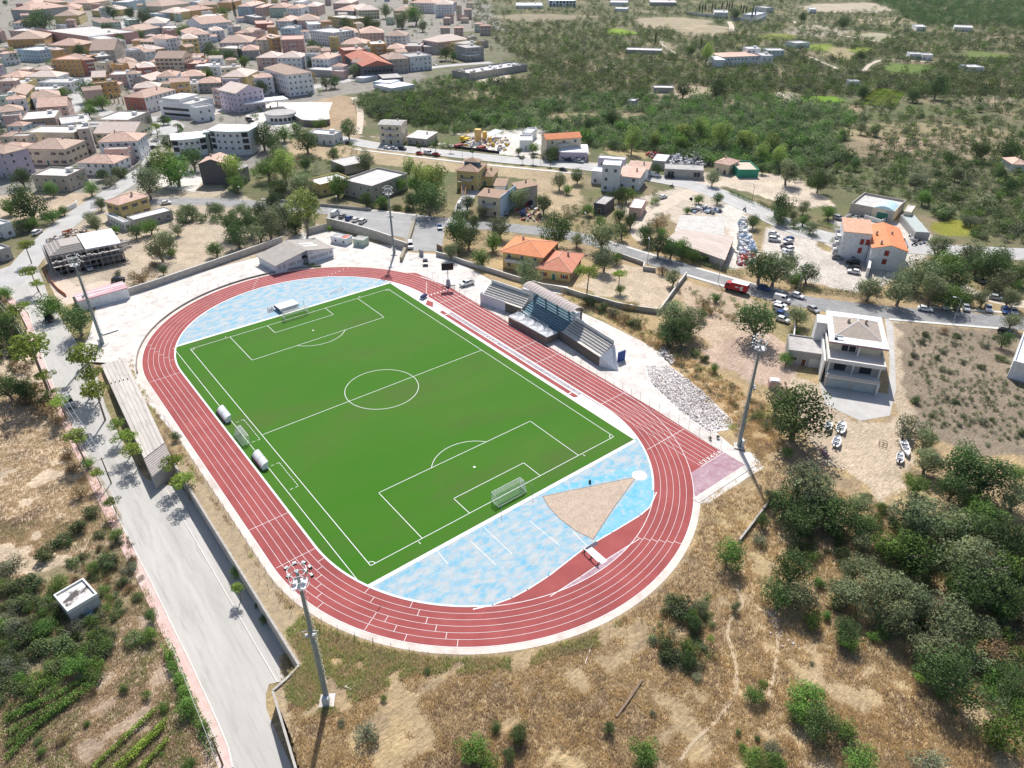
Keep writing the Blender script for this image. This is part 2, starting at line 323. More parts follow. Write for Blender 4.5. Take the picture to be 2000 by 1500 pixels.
# lane markings on the roads
mk = MB()
def dashes(P, width, on, off, z, mb, dist=0.):
    P = smoothline(flat0(px(P)), 2); P = offset(dens(P, 1.), dist) if dist else dens(P, 1.)
    acc = 0; i = 0
    while i < len(P)-2:
        j = i; L = 0
        while j < len(P)-1 and L < on: L += (P[j+1]-P[j]).length; j += 1
        if off is None: j = len(P)-1
        Q = P[i:j+1]; A = offset(Q, width/2); B = offset(Q, -width/2)
        loft('x', A, B, z, None, n=max(1, len(Q)-1), k=1, mb=mb)
        if off is None: break
        L = 0
        while j < len(P)-1 and L < off: L += (P[j+1]-P[j]).length; j += 1
        i = j
main = [(640, 268), (675, 274), (750, 288), (900, 302), (1000, 314), (1150, 325), (1275, 347), (1375, 366), (1475, 408), (1537, 440), (1600, 462)]
dashes(main, .35, 5, 5, .13, mk)
for d in (5.3, -5.3): dashes(main, .3, 5, None, .13, mk, d)
low = [(232, 395), (330, 393), (420, 394), (500, 400), (625, 409), (750, 421), (860, 434)]
dashes(low, .2, 4, 5, .1, mk)
for d in (4.3, -4.3): dashes(low, .15, 5, None, .1, mk, d)
struct(part('lane_markings', mk, M_WHITE))
# pavements with kerbs
def pavement(P, w, side, mat_=M_KERB, h=.14, close=True):
    P = dens(smoothline(flat0(px(P)), 2), 3.); A = P; B = offset(P, w*side); mb = MB(); vs = []; fs = []
    for a, b in zip(A, B):
        za = h1(a.x, a.y); zb = h1(b.x, b.y)
        vs += [(a.x, a.y, za-.1), (a.x, a.y, za+h), (b.x, b.y, zb+h), (b.x, b.y, zb-.1)]
    for i in range(len(A)-1):
        q = 4*i; r = q+4
        for j in range(3): fs.append((q+j, q+j+1, r+j+1, r+j) if side > 0 else (q+j, r+j, r+j+1, q+j+1))
    mb.add(vs, fs); return struct(part('pavement', mb, mat_))
pavement(Lr[2:16], 1.9, 1, M_PINK)
kl = MB(); P = dens(flat0(px(Lr[2:16])), 3.); loft('x', offset(P, .12), offset(P, -.1), .2, None, n=len(P)-1, k=1, mb=kl); struct(part('kerb', kl, M_KERB))
low2 = [(1150, 461), (1230, 486), (1337, 519), (1450, 551), (1530, 571)]
pavement(low2, 1.3, 1)
pavement([(1342, 536), (1400, 553), (1460, 570)], 1.3, -1)
pavement([(1735, 622), (1850, 632), (1962, 641)], 1.2, -1)
pavement([(1800, 600), (1870, 606), (1960, 612)], 1.2, 1)
pavement([(510, 390), (600, 399), (700, 409), (800, 420), (845, 426)], 1.4, 1)
pavement([(690, 290), (900, 316), (1000, 326), (1140, 339)], 2., -1)
pavement([(300, 240), (420, 226), (500, 206), (545, 188)], 2.5, 1, M_PINK)
# ================================================================= STADIUM FLOOR
RI, LW, YC, XC = 37.6, 1.3, 39.6, .5
def stadium(r, n=64, xr=None):
    P = []
    for i in range(n+1): t = pi*i/n; P.append((XC+r*math.cos(t), YC+r*math.sin(t)))
    for i in range(n+1): t = pi+pi*i/n; P.append((XC+r*math.cos(t), -YC+r*math.sin(t)))
    return P
def ring(mb, P, Q, z, mi=0):
    n = len(P); mb.add([(*p, z) for p in P]+[(*q, z) for q in Q], [(i, (i+1) % n, n+(i+1) % n, n+i) for i in range(n)], mi)
yard = px([(150, 705), (176, 650), (188, 600), (250, 577), (375, 536), (500, 503), (545, 478), (600, 448), (660, 452), (712, 470), (785, 485), (800, 493), (850, 496), (910, 520), (960, 548), (1040, 575), (1090, 590), (1180, 630), (1250, 665), (1290, 688), (1310, 715), (1400, 845), (1440, 880)], 0)+[Vector((51, -74, 0)), Vector((48.5, -78.2, 0)), Vector((30, -78, 0)), Vector((10, -60, 0)), Vector((-44, -20, 0)), Vector((-50, 56, 0))]
sheet('stadium_yard', yard, .02, M_CONC)
mb = MB(); ring(mb, stadium(46.9)[::1], stadium(44), .03)
mb.f = [f[::-1] for f in mb.f]; struct(part('track_surround', mb, mat('pinkish_concrete', (.62, .54, .49), (.72, .64, .58), .4, c3=(.5, .43, .38), sc3=.25)))
M_TRK = mat('red_running_track', (.31, .066, .064), (.355, .086, .083), .25, c3=(.255, .057, .057), sc3=.07, bump=.004, bsc=30)
mb = MB(); n_ = 96; A = stadium(RI, n_); B = stadium(45.5, n_)
ring(mb, A, B, .05); mb.f = [f[::-1] for f in mb.f]
struct(part('running_track', mb, M_TRK))
# home straight, extra width and chute
mb = MB(); tess(mb, [(37.5, -50), (44, -74.8), (45.6, -75), (45.8, -69.7), (46.6, -50), (47.5, 38), (45, 56), (40, 60), (37.5, 40)], .045)
tess(mb, [(32, -69.7), (45.8, -69.7), (46.6, -50), (38, -50)], .046)
struct(part('running_track', mb, M_TRK))
M_PUR = mat('faded_purple_surface', (.34, .19, .24), (.44, .3, .34), .35, c3=(.5, .4, .42), sc3=.9)
mb = MB(); tess(mb, [(46, -69.7), (46.2, -75.2), (29.6, -75.2), (32.6, -69.7)], .048); struct(part('start_area', mb, M_PUR))
struct(part('concrete_edge', MB().box(28.5, -76.8, -.1, 47.6, -75.2, .12).box(45.9, -75.3, -.1, 47.7, -66, .08), M_CONC))
# infield
def arcpts(cx, cy, r, a0, a1, n=24): return [(cx+r*math.cos(R(a0+(a1-a0)*i/n)), cy+r*math.sin(R(a0+(a1-a0)*i/n))) for i in range(n+1)]
M_BLUE = mat('flaking_sky_blue_paint', (.12, .38, .54), (.42, .46, .48), .5, lo=.36, hi=.6, c3=(.42, .39, .38), sc3=.9, rough=.7, stretch=(.8, 1.2, 1), det=8)
M_WCON = mat('white_concrete', (.76, .74, .72), (.84, .82, .8), .2, c3=(.66, .63, .6), sc3=.4)
sheet('infield_concrete', stadium(RI+.05), .025, M_WCON)
GY = 54.1  # grass half length
sheet('painted_apron', arcpts(XC, -YC, RI-.4, 180+23, 360-23, 60), .032, M_BLUE)
sheet('painted_apron', arcpts(XC, YC, RI-.4, 23, 157, 60), .032, M_BLUE)
for s in (-1, 1): struct(part('white_strip', MB().box(-35, s*54.4-.55, .02, 33.9, s*54.4+.55, .046), M_WCON))
M_GRS = mat('artificial_turf', (.038, .155, .005), (.062, .16, .014), .035, lo=.35, hi=.65, c3=(.072, .125, .024), sc3=.06, bump=.01, bsc=40, rough=.95, det=8, stretch=(.45, 1.3, 1))
gp = [(33.9, -GY), (33.9, GY)]
L1 = [p for p in arcpts(XC, YC, RI-.35, 90, 180, 60) if p[1] < GY]; L2 = [p for p in arcpts(XC, -YC, RI-.35, 180, 270, 60) if p[1] > -GY]
sheet('football_pitch', gp+[(L1[0][0]+.1, GY)]+L1+L2+[(L2[-1][0]+.1, -GY)], .06, M_GRS)
# pitch lines
HL, HW, lw = 50.52, 31.14, .13
pl = MB()
def seg(mb, a, b, w, z):
    a = Vector((*a, 0)); b = Vector((*b, 0)); d = (b-a).normalized()*w/2; n = Vector((-d.y, d.x, 0)); a -= d; b += d
    mb.add([(p.x, p.y, z) for p in (a-n, b-n, b+n, a+n)], [(0, 1, 2, 3)])
def arc(mb, cx, cy, r, a0, a1, w, z, n=48):
    A = arcpts(cx, cy, r-w/2, a0, a1, n); B = arcpts(cx, cy, r+w/2, a0, a1, n)
    mb.add([(*p, z) for p in A]+[(*p, z) for p in B], [(i, n+1+i, n+2+i, i+1) for i in range(n)])
z = .072
for a, b in (((-HW, -HL), (HW, -HL)), ((HW, -HL), (HW, HL)), ((HW, HL), (-HW, HL)), ((-HW, HL), (-HW, -HL)), ((-HW, 0), (HW, 0))): seg(pl, a, b, lw, z)
for s in (-1, 1):
    for hw, dp in ((20.16, 16.5), (9.16, 5.5)):
        for a, b in (((-hw, s*HL), (-hw, s*(HL-dp))), ((-hw, s*(HL-dp)), (hw, s*(HL-dp))), ((hw, s*(HL-dp)), (hw, s*HL))): seg(pl, a, b, lw, z+.001)
    arc(pl, 0, s*(HL-11), 9.15, -s*90-53, -s*90+53, lw, z+.002)
    arc(pl, 0, s*(HL-11), .14, 0, 360, .28, z+.002, 12)
    for t in (-1, 1): arc(pl, t*HW, s*HL, 1, {(1, 1): 180, (-1, 1): 270, (1, -1): 90, (-1, -1): 0}[(t, s)], {(1, 1): 270, (-1, 1): 360, (1, -1): 180, (-1, -1): 90}[(t, s)], lw, z+.002, 10)
    for t in (-1, 1): seg(pl, (t*20.16+t*1., s*(HL+.35)), (t*20.16+t*1., s*(HL+1)), lw, z)
arc(pl, 0, 0, 9.15, 0, 360, lw, z+.002, 96)
seg(pl, (-34.6, -52.5), (-34.6, 54), .12, z)
for y0 in (8.2, -12.3):   # technical areas
    for i in range(10): seg(pl, (-32.1, y0-i*.95), (-32.1, y0-i*.95-.5), .11, z)
    for yy in (y0+.3, y0-9.5):
        seg(pl, (-33.9, yy), (-33.3, yy), .11, z); seg(pl, (-32.7, yy), (-32.1, yy), .11, z)
struct(part('pitch_lines', pl, M_WHITE))
# track lines
tl = MB()
def stline(r, w, z, y1=None):
    A = stadium(r-w/2, 96); B = stadium(r+w/2, 96); ring(tl, B, A, z)
for i in range(1, 6): stline(RI+i*LW, .06, .058)
for i in range(0, 8): seg(tl, (XC+RI+.1+i*LW-.25*(i/8), -69.7 if i < 7 else -50), (XC+RI+.1+i*LW, 36), .075, .06) if i < 7 else seg(tl, (46.7, -49), (47.1, 36), .075, .06)
seg(tl, (38.3, -69.7), (45.9, -69.7), .14, .062)
def xl(y, x0=37.7, x1=47, w=.1, dy=0): seg(tl, (x0, y), (x1, y+dy), w, .062)
for y in (31.8, 26.2): xl(y)
for p, q in (((1098, 711+95), (1155, 775)),): pass
xl(at(1101, 806-100+0, 0).y if 0 else -5.5, 38, 47); xl(-14.5, 38, 47); xl(-39.3, 37.8, 46.6); xl(-58.5, 33.5, 46)
def rad(a, r0, r1, cy, w=.09): seg(tl, (XC+r0*math.cos(R(a)), cy+r0*math.sin(R(a))), (XC+r1*math.cos(R(a)), cy+r1*math.sin(R(a))), w, .063)
seg(tl, (-45, -28), (-37.2, -28), .1, .062); rad(180+1, RI, 45.2, -YC); rad(180, RI, 45.4, YC)
for i in range(6): rad(186+i*2.3, RI+i*LW, RI+(i+1)*LW, -YC); rad(204+i*3.0, RI+i*LW, RI+(i+1)*LW, -YC); rad(217+i*2.6, RI+i*LW, RI+(i+1)*LW, -YC); rad(287.5+i*.75, RI+i*LW, RI+(i+1)*LW, -YC)
for i in range(6): rad(168-i*3, RI+i*LW, RI+(i+1)*LW, YC); rad(58-i*1.5, RI+i*LW, RI+(i+1)*LW, YC); rad(95-i*1.2, RI+i*LW, RI+(i+1)*LW, YC)
for i in range(4): rad(210, RI+(2+i)*LW, RI+(3+i)*LW, -YC)
seg(tl, (44.5, 52), (47.5, 41.5), .3, .064); seg(tl, (37.9, 38.5), (43.8, 47.5), .12, .064)
for i in range(7): seg(tl, (38.3+i*1.2, 38.2), (38.7+i*1.2, 38.6), .35, .064)
# water jump segment: red infill and its edge
struct(part('track_lines', tl, M_WHITE))
seg_edge = px([(1282, 962), (1270, 990), (1250, 1007), (1195, 1040), (1140, 1072), (1072, 1125), (1030, 1152), (1000, 1168), (962, 1182), (925, 1190)], .0)
inner = [p for p in arcpts(XC, -YC, RI+.05, 234, 309, 50)]
sheet('steeplechase_infill', [(p.x, p.y) for p in seg_edge]+inner, .041, M_TRK)
wl = MB(); E = [(p.x, p.y) for p in seg_edge]
for a, b in zip(E, E[1:]): seg(wl, a, b, .22, .052)
pur = px([(1248, 1053), (1170, 1102), (1135, 1126), (1075, 1165)], 0); A2 = arcpts(XC, -YC, RI-.02, 253.5, 286.8, 24)
sheet('faded_purple_infill', [(p.x, p.y) for p in pur]+A2, .044, M_PUR)
for a, b in zip(pur, pur[1:]): seg(wl, (a.x, a.y), (b.x, b.y), .13, .053)
ring2 = MB()
A = stadium(RI-.02, 96); B = stadium(RI-.42, 96)
for P_ in (A, B): pass
n = len(A); ring2.add([(*p, .03) for p in A]+[(*p, .1) for p in A]+[(*p, .1) for p in B]+[(*p, .03) for p in B], [(k*n+i, k*n+(i+1) % n, (k+1)*n+(i+1) % n, (k+1)*n+i) for k in range(3) for i in range(n) if not (k > 2)])
ring2.f = [f[::-1] for f in ring2.f if not (n+96+46 < max(f) < -1)]
keep = []
for f in ring2.f:
    c = [ring2.v[i] for i in f]; x = sum(p[0] for p in c)/4; y = sum(p[1] for p in c)/4
    if y < 0 and math.hypot(x-XC, y+YC) > 30:
        a = math.degrees(math.atan2(y+YC, x-XC)) % 360
        if 234.5 < a < 308.5: continue
    keep.append(f)
ring2.f = keep; ring2.m = [0]*len(keep); struct(part('track_kerb', ring2, M_WHITE))
o3 = MB(); A = stadium(45.62, 96); B = stadium(45.5, 96); ring(o3, A, B, .057); struct(part('track_outer_line', o3, M_WHITE))
# painted curves and court lines on the blue apron
for a, b in (((832, 1050), (875, 1102)), ((945, 1030), (1000, 1082)), ((920, 1058), (968, 1103)), ((1035, 1018), (1092, 1065)), ((1120, 1040), (1160, 1080))):
    p, q = px([a, b], 0); seg(wl, (p.x, p.y), (q.x, q.y), .12, .05)
p, q = px([(408, 642), (555, 600)], 0); seg(wl, (p.x, p.y), (q.x, q.y), .15, .05)
p, q = px([(700, 545), (690, 572)], 0)
arc(wl, XC, -YC, RI, 234, 309, .12, .0585)
struct(part('apron_lines', wl, M_WHITE))
# throwing sector of bare sand and white circle
sec = [T(22, *p) for p in ((240, 880), (560, 812), (970, 727), (800, 960), (635, 1215), (500, 1150), (370, 1050), (290, 965))]
sheet('throwing_sector', px(sec, 0), .042, mat('weedy_sand', (.55, .43, .34), (.44, .34, .27), .5, c3=(.3, .26, .17), sc3=2.2, bump=.05))
br = MB(); E = [(p.x, p.y) for p in px(sec, 0)]
for a, b in zip(E, E[1:]+E[:1]): seg(br, a, b, .1, .051)
struct(part('sector_border', br, mat('dark_joint', (.12, .1, .09))))
c_ = at(1249, 929, 0); cb = MB(); arc(cb, c_.x, c_.y, .8, 0, 360, 1.6, .056, 32); struct(part('throwing_circle', cb, M_WHITE))
# bright blue band beside the sector
sheet('blue_band', px([T(22, *p) for p in ((640, 1200), (980, 760), (1110, 700), (1125, 850), (1075, 950), (990, 1020), (660, 1235))], 0), .037, mat('sky_blue_paint', (.12, .42, .6), (.24, .5, .62), .35, c3=(.5, .5, .5), sc3=.9))
sheet('blue_band', px([T(22, *p) for p in ((250, 870), (640, 780), (960, 715), (980, 630), (820, 680), (300, 820))], 0), .0375, MATS['sky_blue_paint'])
# long jump runway and pale strip beside the home straight
o = MB(); tess(o, [(34.9, 26.5), (36.3, 26.9), (36.3, -33.4), (34.9, -33)], .045); struct(part('jump_runway', o, M_TRK))
o = MB(); seg(o, (34.95, 26.5), (34.95, -33), .07, .05); seg(o, (36.28, 26.5), (36.28, -33), .07, .05); seg(o, (35.2, 24), (36.2, 24), .35, .052); seg(o, (35.1, -31), (35.9, -31), .3, .052); struct(part('runway_lines', o, M_WHITE))
o = MB(); tess(o, [(36.5, 24), (37.5, 24), (37.9, -33), (36.7, -33)], .046)
struct(part('worn_strip', o, mat('grey_worn_rubber', (.33, .27, .31), (.46, .43, .45), .8, lo=.4, hi=.6)))
o = MB(); tess(o, [(34.4, 33.5), (36.7, 36), (37.1, 33.2), (35.1, 30.5)], .045); struct(part('jump_pad', o, M_TRK))
def numbers(txts, x0, dx, y, sz, rz=0.):
    for i, t in enumerate(txts):
        cu = bpy.data.curves.new('number', 'FONT'); cu.body = t; cu.size = sz; cu.align_x = 'CENTER'; cu.offset = .03; cu.extrude = .003
        ob = bpy.data.objects.new('tmp', cu); C.objects.link(ob); dg = bpy.context.evaluated_depsgraph_get(); me = bpy.data.meshes.new_from_object(ob.evaluated_get(dg)); bpy.data.objects.remove(ob)
        me.materials.clear(); me.materials.append(M_WHITE); o = link('lane_number', me, None, (x0+dx*i, y, .066), rz); struct(o)
numbers('123456', 38.95, 1.25, -69.4, 1.35)
numbers('12345678', 36.8, .0, 0, 1.) if 0 else None
for i, t in enumerate('12345678'): numbers(t, 37.2, 0, 9.5-i*1.25, 1.15, pi/2)
# ================================================================= BUILDINGS
AUTO = []      # (object, description): the label is completed at the end with the nearest landmark
WC = {'W': ((.82, .83, .85), 'white'), 'C': ((.74, .65, .5), 'cream'), 'Y': ((.68, .54, .24), 'yellow'), 'O': ((.66, .4, .17), 'ochre'), 'P': ((.66, .47, .42), 'pink'),
      'B': ((.48, .6, .7), 'pale blue'), 'G': ((.42, .41, .4), 'grey'), 'K': ((.52, .46, .4), 'bare plaster'), 'R': ((.5, .19, .14), 'red'), 'N': ((.5, .6, .5), 'pale green'),
      'D': ((.15, .14, .15), 'dark grey'), 'L': ((.6, .52, .62), 'lilac'), 'E': ((.36, .27, .22), 'brown'), 'S': ((.62, .37, .33), 'salmon')}
def wallm(k): return mat('wall_'+WC[k][1].replace(' ', '_'), WC[k][0], tuple(c*.9 for c in WC[k][0]), .35, c3=tuple(c*.7 for c in WC[k][0]), sc3=1.3, rnd=.05)
TILE = mat('terracotta_tiles', (.56, .36, .28), (.68, .5, .42), .5, c3=(.42, .27, .21), sc3=2.5, bump=.04, bsc=8, rnd=.16)
TILES = [TILE, mat('pale_pinkish_tiles', (.62, .5, .44), (.72, .62, .56), .5, c3=(.5, .38, .32), sc3=2.5, rnd=.12), mat('aged_brown_tiles', (.42, .3, .24), (.52, .4, .33), .5, c3=(.34, .25, .2), sc3=2.5, rnd=.12), TILE]
TILEO = mat('new_orange_tiles', (.68, .23, .1), (.74, .3, .14), .6, c3=(.6, .27, .16), sc3=3, bump=.03, bsc=8)
TILEB = mat('brown_tiles', (.36, .24, .17), (.44, .3, .22), .8, c3=(.28, .19, .14), sc3=4, bump=.04, bsc=8)
FLATR = mat('pale_flat_roof', (.58, .56, .54), (.7, .68, .66), .25, c3=(.42, .4, .38), sc3=.8, rnd=.1)
FLATG = mat('grey_flat_roof', (.4, .38, .37), (.52, .5, .48), .3, c3=(.28, .27, .26), sc3=1)
FLATT = mat('reddish_flat_roof', (.55, .34, .28), (.6, .42, .36), .4)
METW = mat('white_sheet_metal', (.8, .81, .84), (.72, .74, .78), .5, rough=.5)
GLASS = mat('dark_window_glass', (.03, .035, .045), rough=.15)
FRAME = mat('white_window_frame', (.7, .7, .68)); SHUT = {k: mat(n, c) for k, n, c in (('r', 'red_shutter', (.35, .04, .03)), ('b', 'brown_shutter', (.16, .08, .05)), ('g', 'green_shutter', (.05, .16, .1)), ('k', 'black_frame', (.03, .03, .035)))}
RAIL = mat('grey_railing', (.25, .25, .26)); DARK = mat('dark_opening', (.02, .02, .022)); WHT = mat('white_plaster', (.78, .77, .75), (.7, .69, .67), .5)
BRICK = mat('weathered_block_wall', (.4, .37, .34), (.5, .47, .43), .6, c3=(.3, .27, .24), sc3=2, bump=.02)
WM = {}
def winmesh(w, h, s=None, kind='window'):
    k = (round(w, 1), round(h, 1), s, kind)
    if k in WM: return WM[k]
    b = MB(); b.box(-w/2, -.02, 0, w/2, .02, h, 0); t = .09
    for a in ((-w/2-t, -.07, -t, -w/2, .03, h+t), (w/2, -.07, -t, w/2+t, .03, h+t), (-w/2, -.07, h, w/2, .03, h+t), (-w/2-.12, -.14, -t-.03, w/2+.12, .03, -t+.09)): b.box(*a, 1)
    if kind == 'window' and w > .9: b.box(-.04, -.05, 0, .04, 0, h, 1)
    if s and s != 'k':
        for q in (-1, 1): b.box(q*(w/2+.1)-(0 if q > 0 else w/2), -.1, -.02, q*(w/2+.1)+(w/2 if q > 0 else 0), -.06, h+.02, 2)
    WM[k] = b.mesh(kind, [GLASS if kind != 'garage_door' else mat('steel_door', (.35, .38, .4)), FRAME if s != 'k' else SHUT['k'], SHUT.get(s, FRAME)]); return WM[k]
DW = {}
def doormesh(w, h, col):
    if (w, h, col) not in DW:
        b = MB().box(-w/2, -.03, 0, w/2, .02, h).box(-w/2-.1, -.06, 0, -w/2, .02, h+.1, 1).box(w/2, -.06, 0, w/2+.1, .02, h+.1, 1).box(-w/2, -.06, h, w/2, .02, h+.1, 1)
        DW[(w, h, col)] = b.mesh('door', [mat('door_%s' % col, {'b': (.14, .07, .04), 'g': (.05, .2, .15), 's': (.4, .42, .44), 'd': (.03, .03, .035), 'w': (.6, .6, .58), 'o': (.5, .2, .06)}[col]), FRAME])
    return DW[(w, h, col)]
def chim():
    if 'c' not in WM: WM['c'] = MB().box(-.3, -.3, -.6, .3, .3, .9).box(-.4, -.4, .9, .4, .4, 1.02).box(-.22, -.22, 1.02, .22, .22, 1.25, 1).mesh('chimney', [mat('chimney_plaster', (.5, .42, .36)), TILE])
    return WM['c']
rnd = random.Random(5)
def face(w, d, s):   # (origin, rz, length) of a wall
    return {'A': ((0, -d/2), 0, w), 'B': ((w/2, 0), pi/2, d), 'C': ((-w/2, 0), -pi/2, d), 'D': ((0, d/2), pi, w)}[s]
def put(t, me, name, w, d, s, u, z, out=.03, label=None):
    (ox, oy), rz, L = face(w, d, s); o = link(name, me, t, (ox+math.cos(rz)*u+math.sin(rz)*out, oy+math.sin(rz)*u-math.cos(rz)*out, z), rz)
    if label: o['label'] = label
    return o
def roofpart(t, kind, w, d, h, m_, ov=.45, rh=None, par=.7, wm=None):
    b = MB(); x, y = w/2+ov, d/2+ov; th = .18
    if kind == 'h' and min(w, d) > 2:
        rh = rh or .17*min(w, d)+.3
        if w >= d: r = [(-x+y, 0, h+rh), (x-y, 0, h+rh)]; V = [(-x, -y, h), (x, -y, h), (x, y, h), (-x, y, h)]+r; Fs = [(0, 1, 5, 4), (1, 2, 5), (2, 3, 4, 5), (3, 0, 4)]
        else: r = [(0, -y+x, h+rh), (0, y-x, h+rh)]; V = [(-x, -y, h), (x, -y, h), (x, y, h), (-x, y, h)]+r; Fs = [(0, 1, 4), (1, 2, 5, 4), (2, 3, 5), (3, 0, 4, 5)]
        b.add(V, Fs); b.box(-x, -y, h-th, x, y, h)
        rp = part('roof', b, m_, t); e = MB()
        for i in range(4): e.tube(V[i], V[4] if (i in (0, 3) if w >= d else i in (0, 1)) else V[5], .12, n=4)
        e.tube(V[4], V[5], .14, n=4); part('ridge', e, mat('ridge_tiles', (.64, .42, .32)), rp); return rp, rh
    if kind in 'gGs':
        if kind == 'g': rh = rh or .18*d+.3; V = [(-x, -y, h), (x, -y, h), (x, 0, h+rh), (-x, 0, h+rh), (-x, y, h), (x, y, h)]
        elif kind == 'G': rh = rh or .18*w+.3; V = [(-x, y, h), (-x, -y, h), (0, -y, h+rh), (0, y, h+rh), (x, y, h), (x, -y, h)]
        else: rh = rh or .12*d+.3; V = [(-x, -y, h), (x, -y, h), (x, y, h+rh), (-x, y, h+rh)]
        if kind == 's': b.add(V+[(a, c, z-th) for a, c, z in V], [(0, 1, 2, 3), (7, 6, 5, 4), (0, 4, 5, 1), (1, 5, 6, 2), (2, 6, 7, 3), (3, 7, 4, 0)])
        else: b.add(V+[(a, c, z-th) for a, c, z in V], [(0, 1, 2, 3), (3, 2, 5, 4), (7, 6, 9, 10)[::-1] if 0 else (9, 8, 7, 6), (10, 11, 8, 9), (0, 6, 7, 1), (5, 11, 10, 4), (1, 7, 8, 2), (2, 8, 11, 5), (4, 10, 9, 3), (3, 9, 6, 0)])
        return part('roof', b, m_, t), rh
    b.box(-w/2+.25, -d/2+.25, h-.25, w/2-.25, d/2-.25, h); rp = part('roof', b, m_, t)
    if par:
        p = MB(); q = .22
        for a in ((-w/2-.05, -d/2-.05, w/2+.05, -d/2+q), (-w/2-.05, d/2-q, w/2+.05, d/2+.05), (-w/2-.05, -d/2+q, -w/2+q, d/2-q), (w/2-q, -d/2+q, w/2+.05, d/2-q)): p.box(a[0], a[1], h-.35, a[2], a[3], h+par)
        part('parapet', p, wm or WHT, t)
    return rp, 0
def walls(t, w, d, h, m_, kind='f', rh=0, z0=-.5, name='wall'):
    b = MB()
    if kind == 'g': P = [(-w/2, z0), (w/2, z0)]; b.add([(-w/2, -d/2, z0), (w/2, -d/2, z0), (w/2, d/2, z0), (-w/2, d/2, z0), (-w/2, -d/2, h-.1), (w/2, -d/2, h-.1), (w/2, d/2, h-.1), (-w/2, d/2, h-.1), (-w/2, 0, h+rh-.2), (w/2, 0, h+rh-.2)],
                  [(0, 1, 5, 4), (1, 2, 6, 9, 5), (2, 3, 7, 6), (3, 0, 4, 8, 7), (4, 5, 9, 8), (6, 7, 8, 9)])
    elif kind == 'G': b.add([(-w/2, -d/2, z0), (w/2, -d/2, z0), (w/2, d/2, z0), (-w/2, d/2, z0), (-w/2, -d/2, h-.1), (w/2, -d/2, h-.1), (w/2, d/2, h-.1), (-w/2, d/2, h-.1), (0, -d/2, h+rh-.2), (0, d/2, h+rh-.2)],
                  [(0, 1, 5, 8, 4), (1, 2, 6, 5), (2, 3, 7, 9, 6), (3, 0, 4, 7), (4, 8, 9, 7), (5, 6, 9, 8)])
    elif kind == 's': b.add([(-w/2, -d/2, z0), (w/2, -d/2, z0), (w/2, d/2, z0), (-w/2, d/2, z0), (-w/2, -d/2, h-.2), (w/2, -d/2, h-.2), (w/2, d/2, h+rh-.2), (-w/2, d/2, h+rh-.2)],
                  [(0, 1, 5, 4), (1, 2, 6, 5), (2, 3, 7, 6), (3, 0, 4, 7), (4, 5, 6, 7)])
    else: b.box(-w/2, -d/2, z0, w/2, d/2, h-.26)
    return part(name, b, m_, t)
def balcony(t, w, d, s, u, z, L=3.2, dp=1.1):
    (ox, oy), rz, _ = face(w, d, s); b = MB().box(-L/2, -dp, -.15, L/2, 0, 0)
    r = MB().box(-L/2, -dp, 0, L/2, -dp+.06, .95).box(-L/2, -dp+.06, 0, -L/2+.06, 0, .95).box(L/2-.06, -dp+.06, 0, L/2, 0, .95)
    o = part('balcony', b, WHT, t, (ox, oy, z), rz); part('railing', r, mat('balcony_rail', (.5, .5, .52)), o); return o
def frame_of(c, h):
    if c[0] == 'w': return c[1:]
    a, b, e = (at(c[i], c[i+1], h) for i in (0, 2, 4)); x = (b-a); w = x.length; x.normalize(); y = Vector((-x.y, x.x, 0))
    d = (e-b).dot(y)
    if d < 0: d = 4
    ctr = a+x*w/2+y*d/2; return ctr, math.atan2(x.y, x.x), w, d
def hfix(c, yb):    # height whose vertical edge at c[2:4] reaches the photo row yb
    lo, hi = .5, 40
    for _ in range(30):
        h = (lo+hi)/2; p = at(c[2], c[3], h); q = proj((p.x, p.y, 0))[1]
        if q < yb: lo = h
        else: hi = h
    return h
def bld(c, h, wk, roof, desc=None, cat='house', name='house', rm=None, win='AB', sp=3.1, sh=None, door='A', label=None, group=None, bal=None, par=.6, ov=.45, rh=None, wh=1.3, ww=1.1, chimney=True, f0=True, wm=None):
    if isinstance(h, tuple): h = hfix(c, h[1])
    ctr, rz, w, d = frame_of(c, h); z0 = h1(ctr.x, ctr.y); t = thing(name, '', cat, (ctr.x, ctr.y, z0), rz, group); h -= z0
    rm = rm or {'f': FLATR}.get(roof, TILE); wm = wm or wallm(wk)
    rp, r = roofpart(t, roof, w, d, h, rm, ov, rh, par, wm); walls(t, w, d, h, wm, roof, r)
    nf = max(1, int(h/2.9)); fh = h/nf
    for s in win:
        L = face(w, d, s)[2]; n = int((L-1.2)/sp)
        if n < 1 and L > 2: n = 1
        for f in range(nf):
            for i in range(n):
                u = (i-(n-1)/2)*(L/max(n, 1)); z = f*fh+(.95 if fh > 2.6 else .8)
                if f == 0 and s == door and i == n//2:
                    put(t, doormesh(1.1, 2.1, rnd.choice('bgsb')), 'door', w, d, s, u, 0.02); continue
                if rnd.random() < .1 and f: continue
                if f == 0 and not f0: continue
                put(t, winmesh(ww, wh if fh > 2.4 else 1., sh), 'window', w, d, s, u, z)
        if (bal == s or (bal is None and nf >= 3 and s == 'A' and rnd.random() < .6)) and n > 1:
            for f in range(1, nf): balcony(t, w, d, s, (.5-(n % 2)*.5)*0, f*fh+.05, min(L*.45, 6))
    if chimney and roof != 'f' and w*d > 60: link('chimney', chim(), rp, (w*.2*rnd.choice((-1, 1)), d*.12, h+r*.72), 0)
    if roof == 'f' and chimney and w*d > 90 and h < 14:
        link('water_tank', tankmesh(), t, (w*.25, d*.15, h), 0)
    if label: tag(t, label, cat, group)
    else: AUTO.append((t, desc or describe(wk, roof, nf, w, d, rm)))
    t['wd'] = (w, d, h); return t
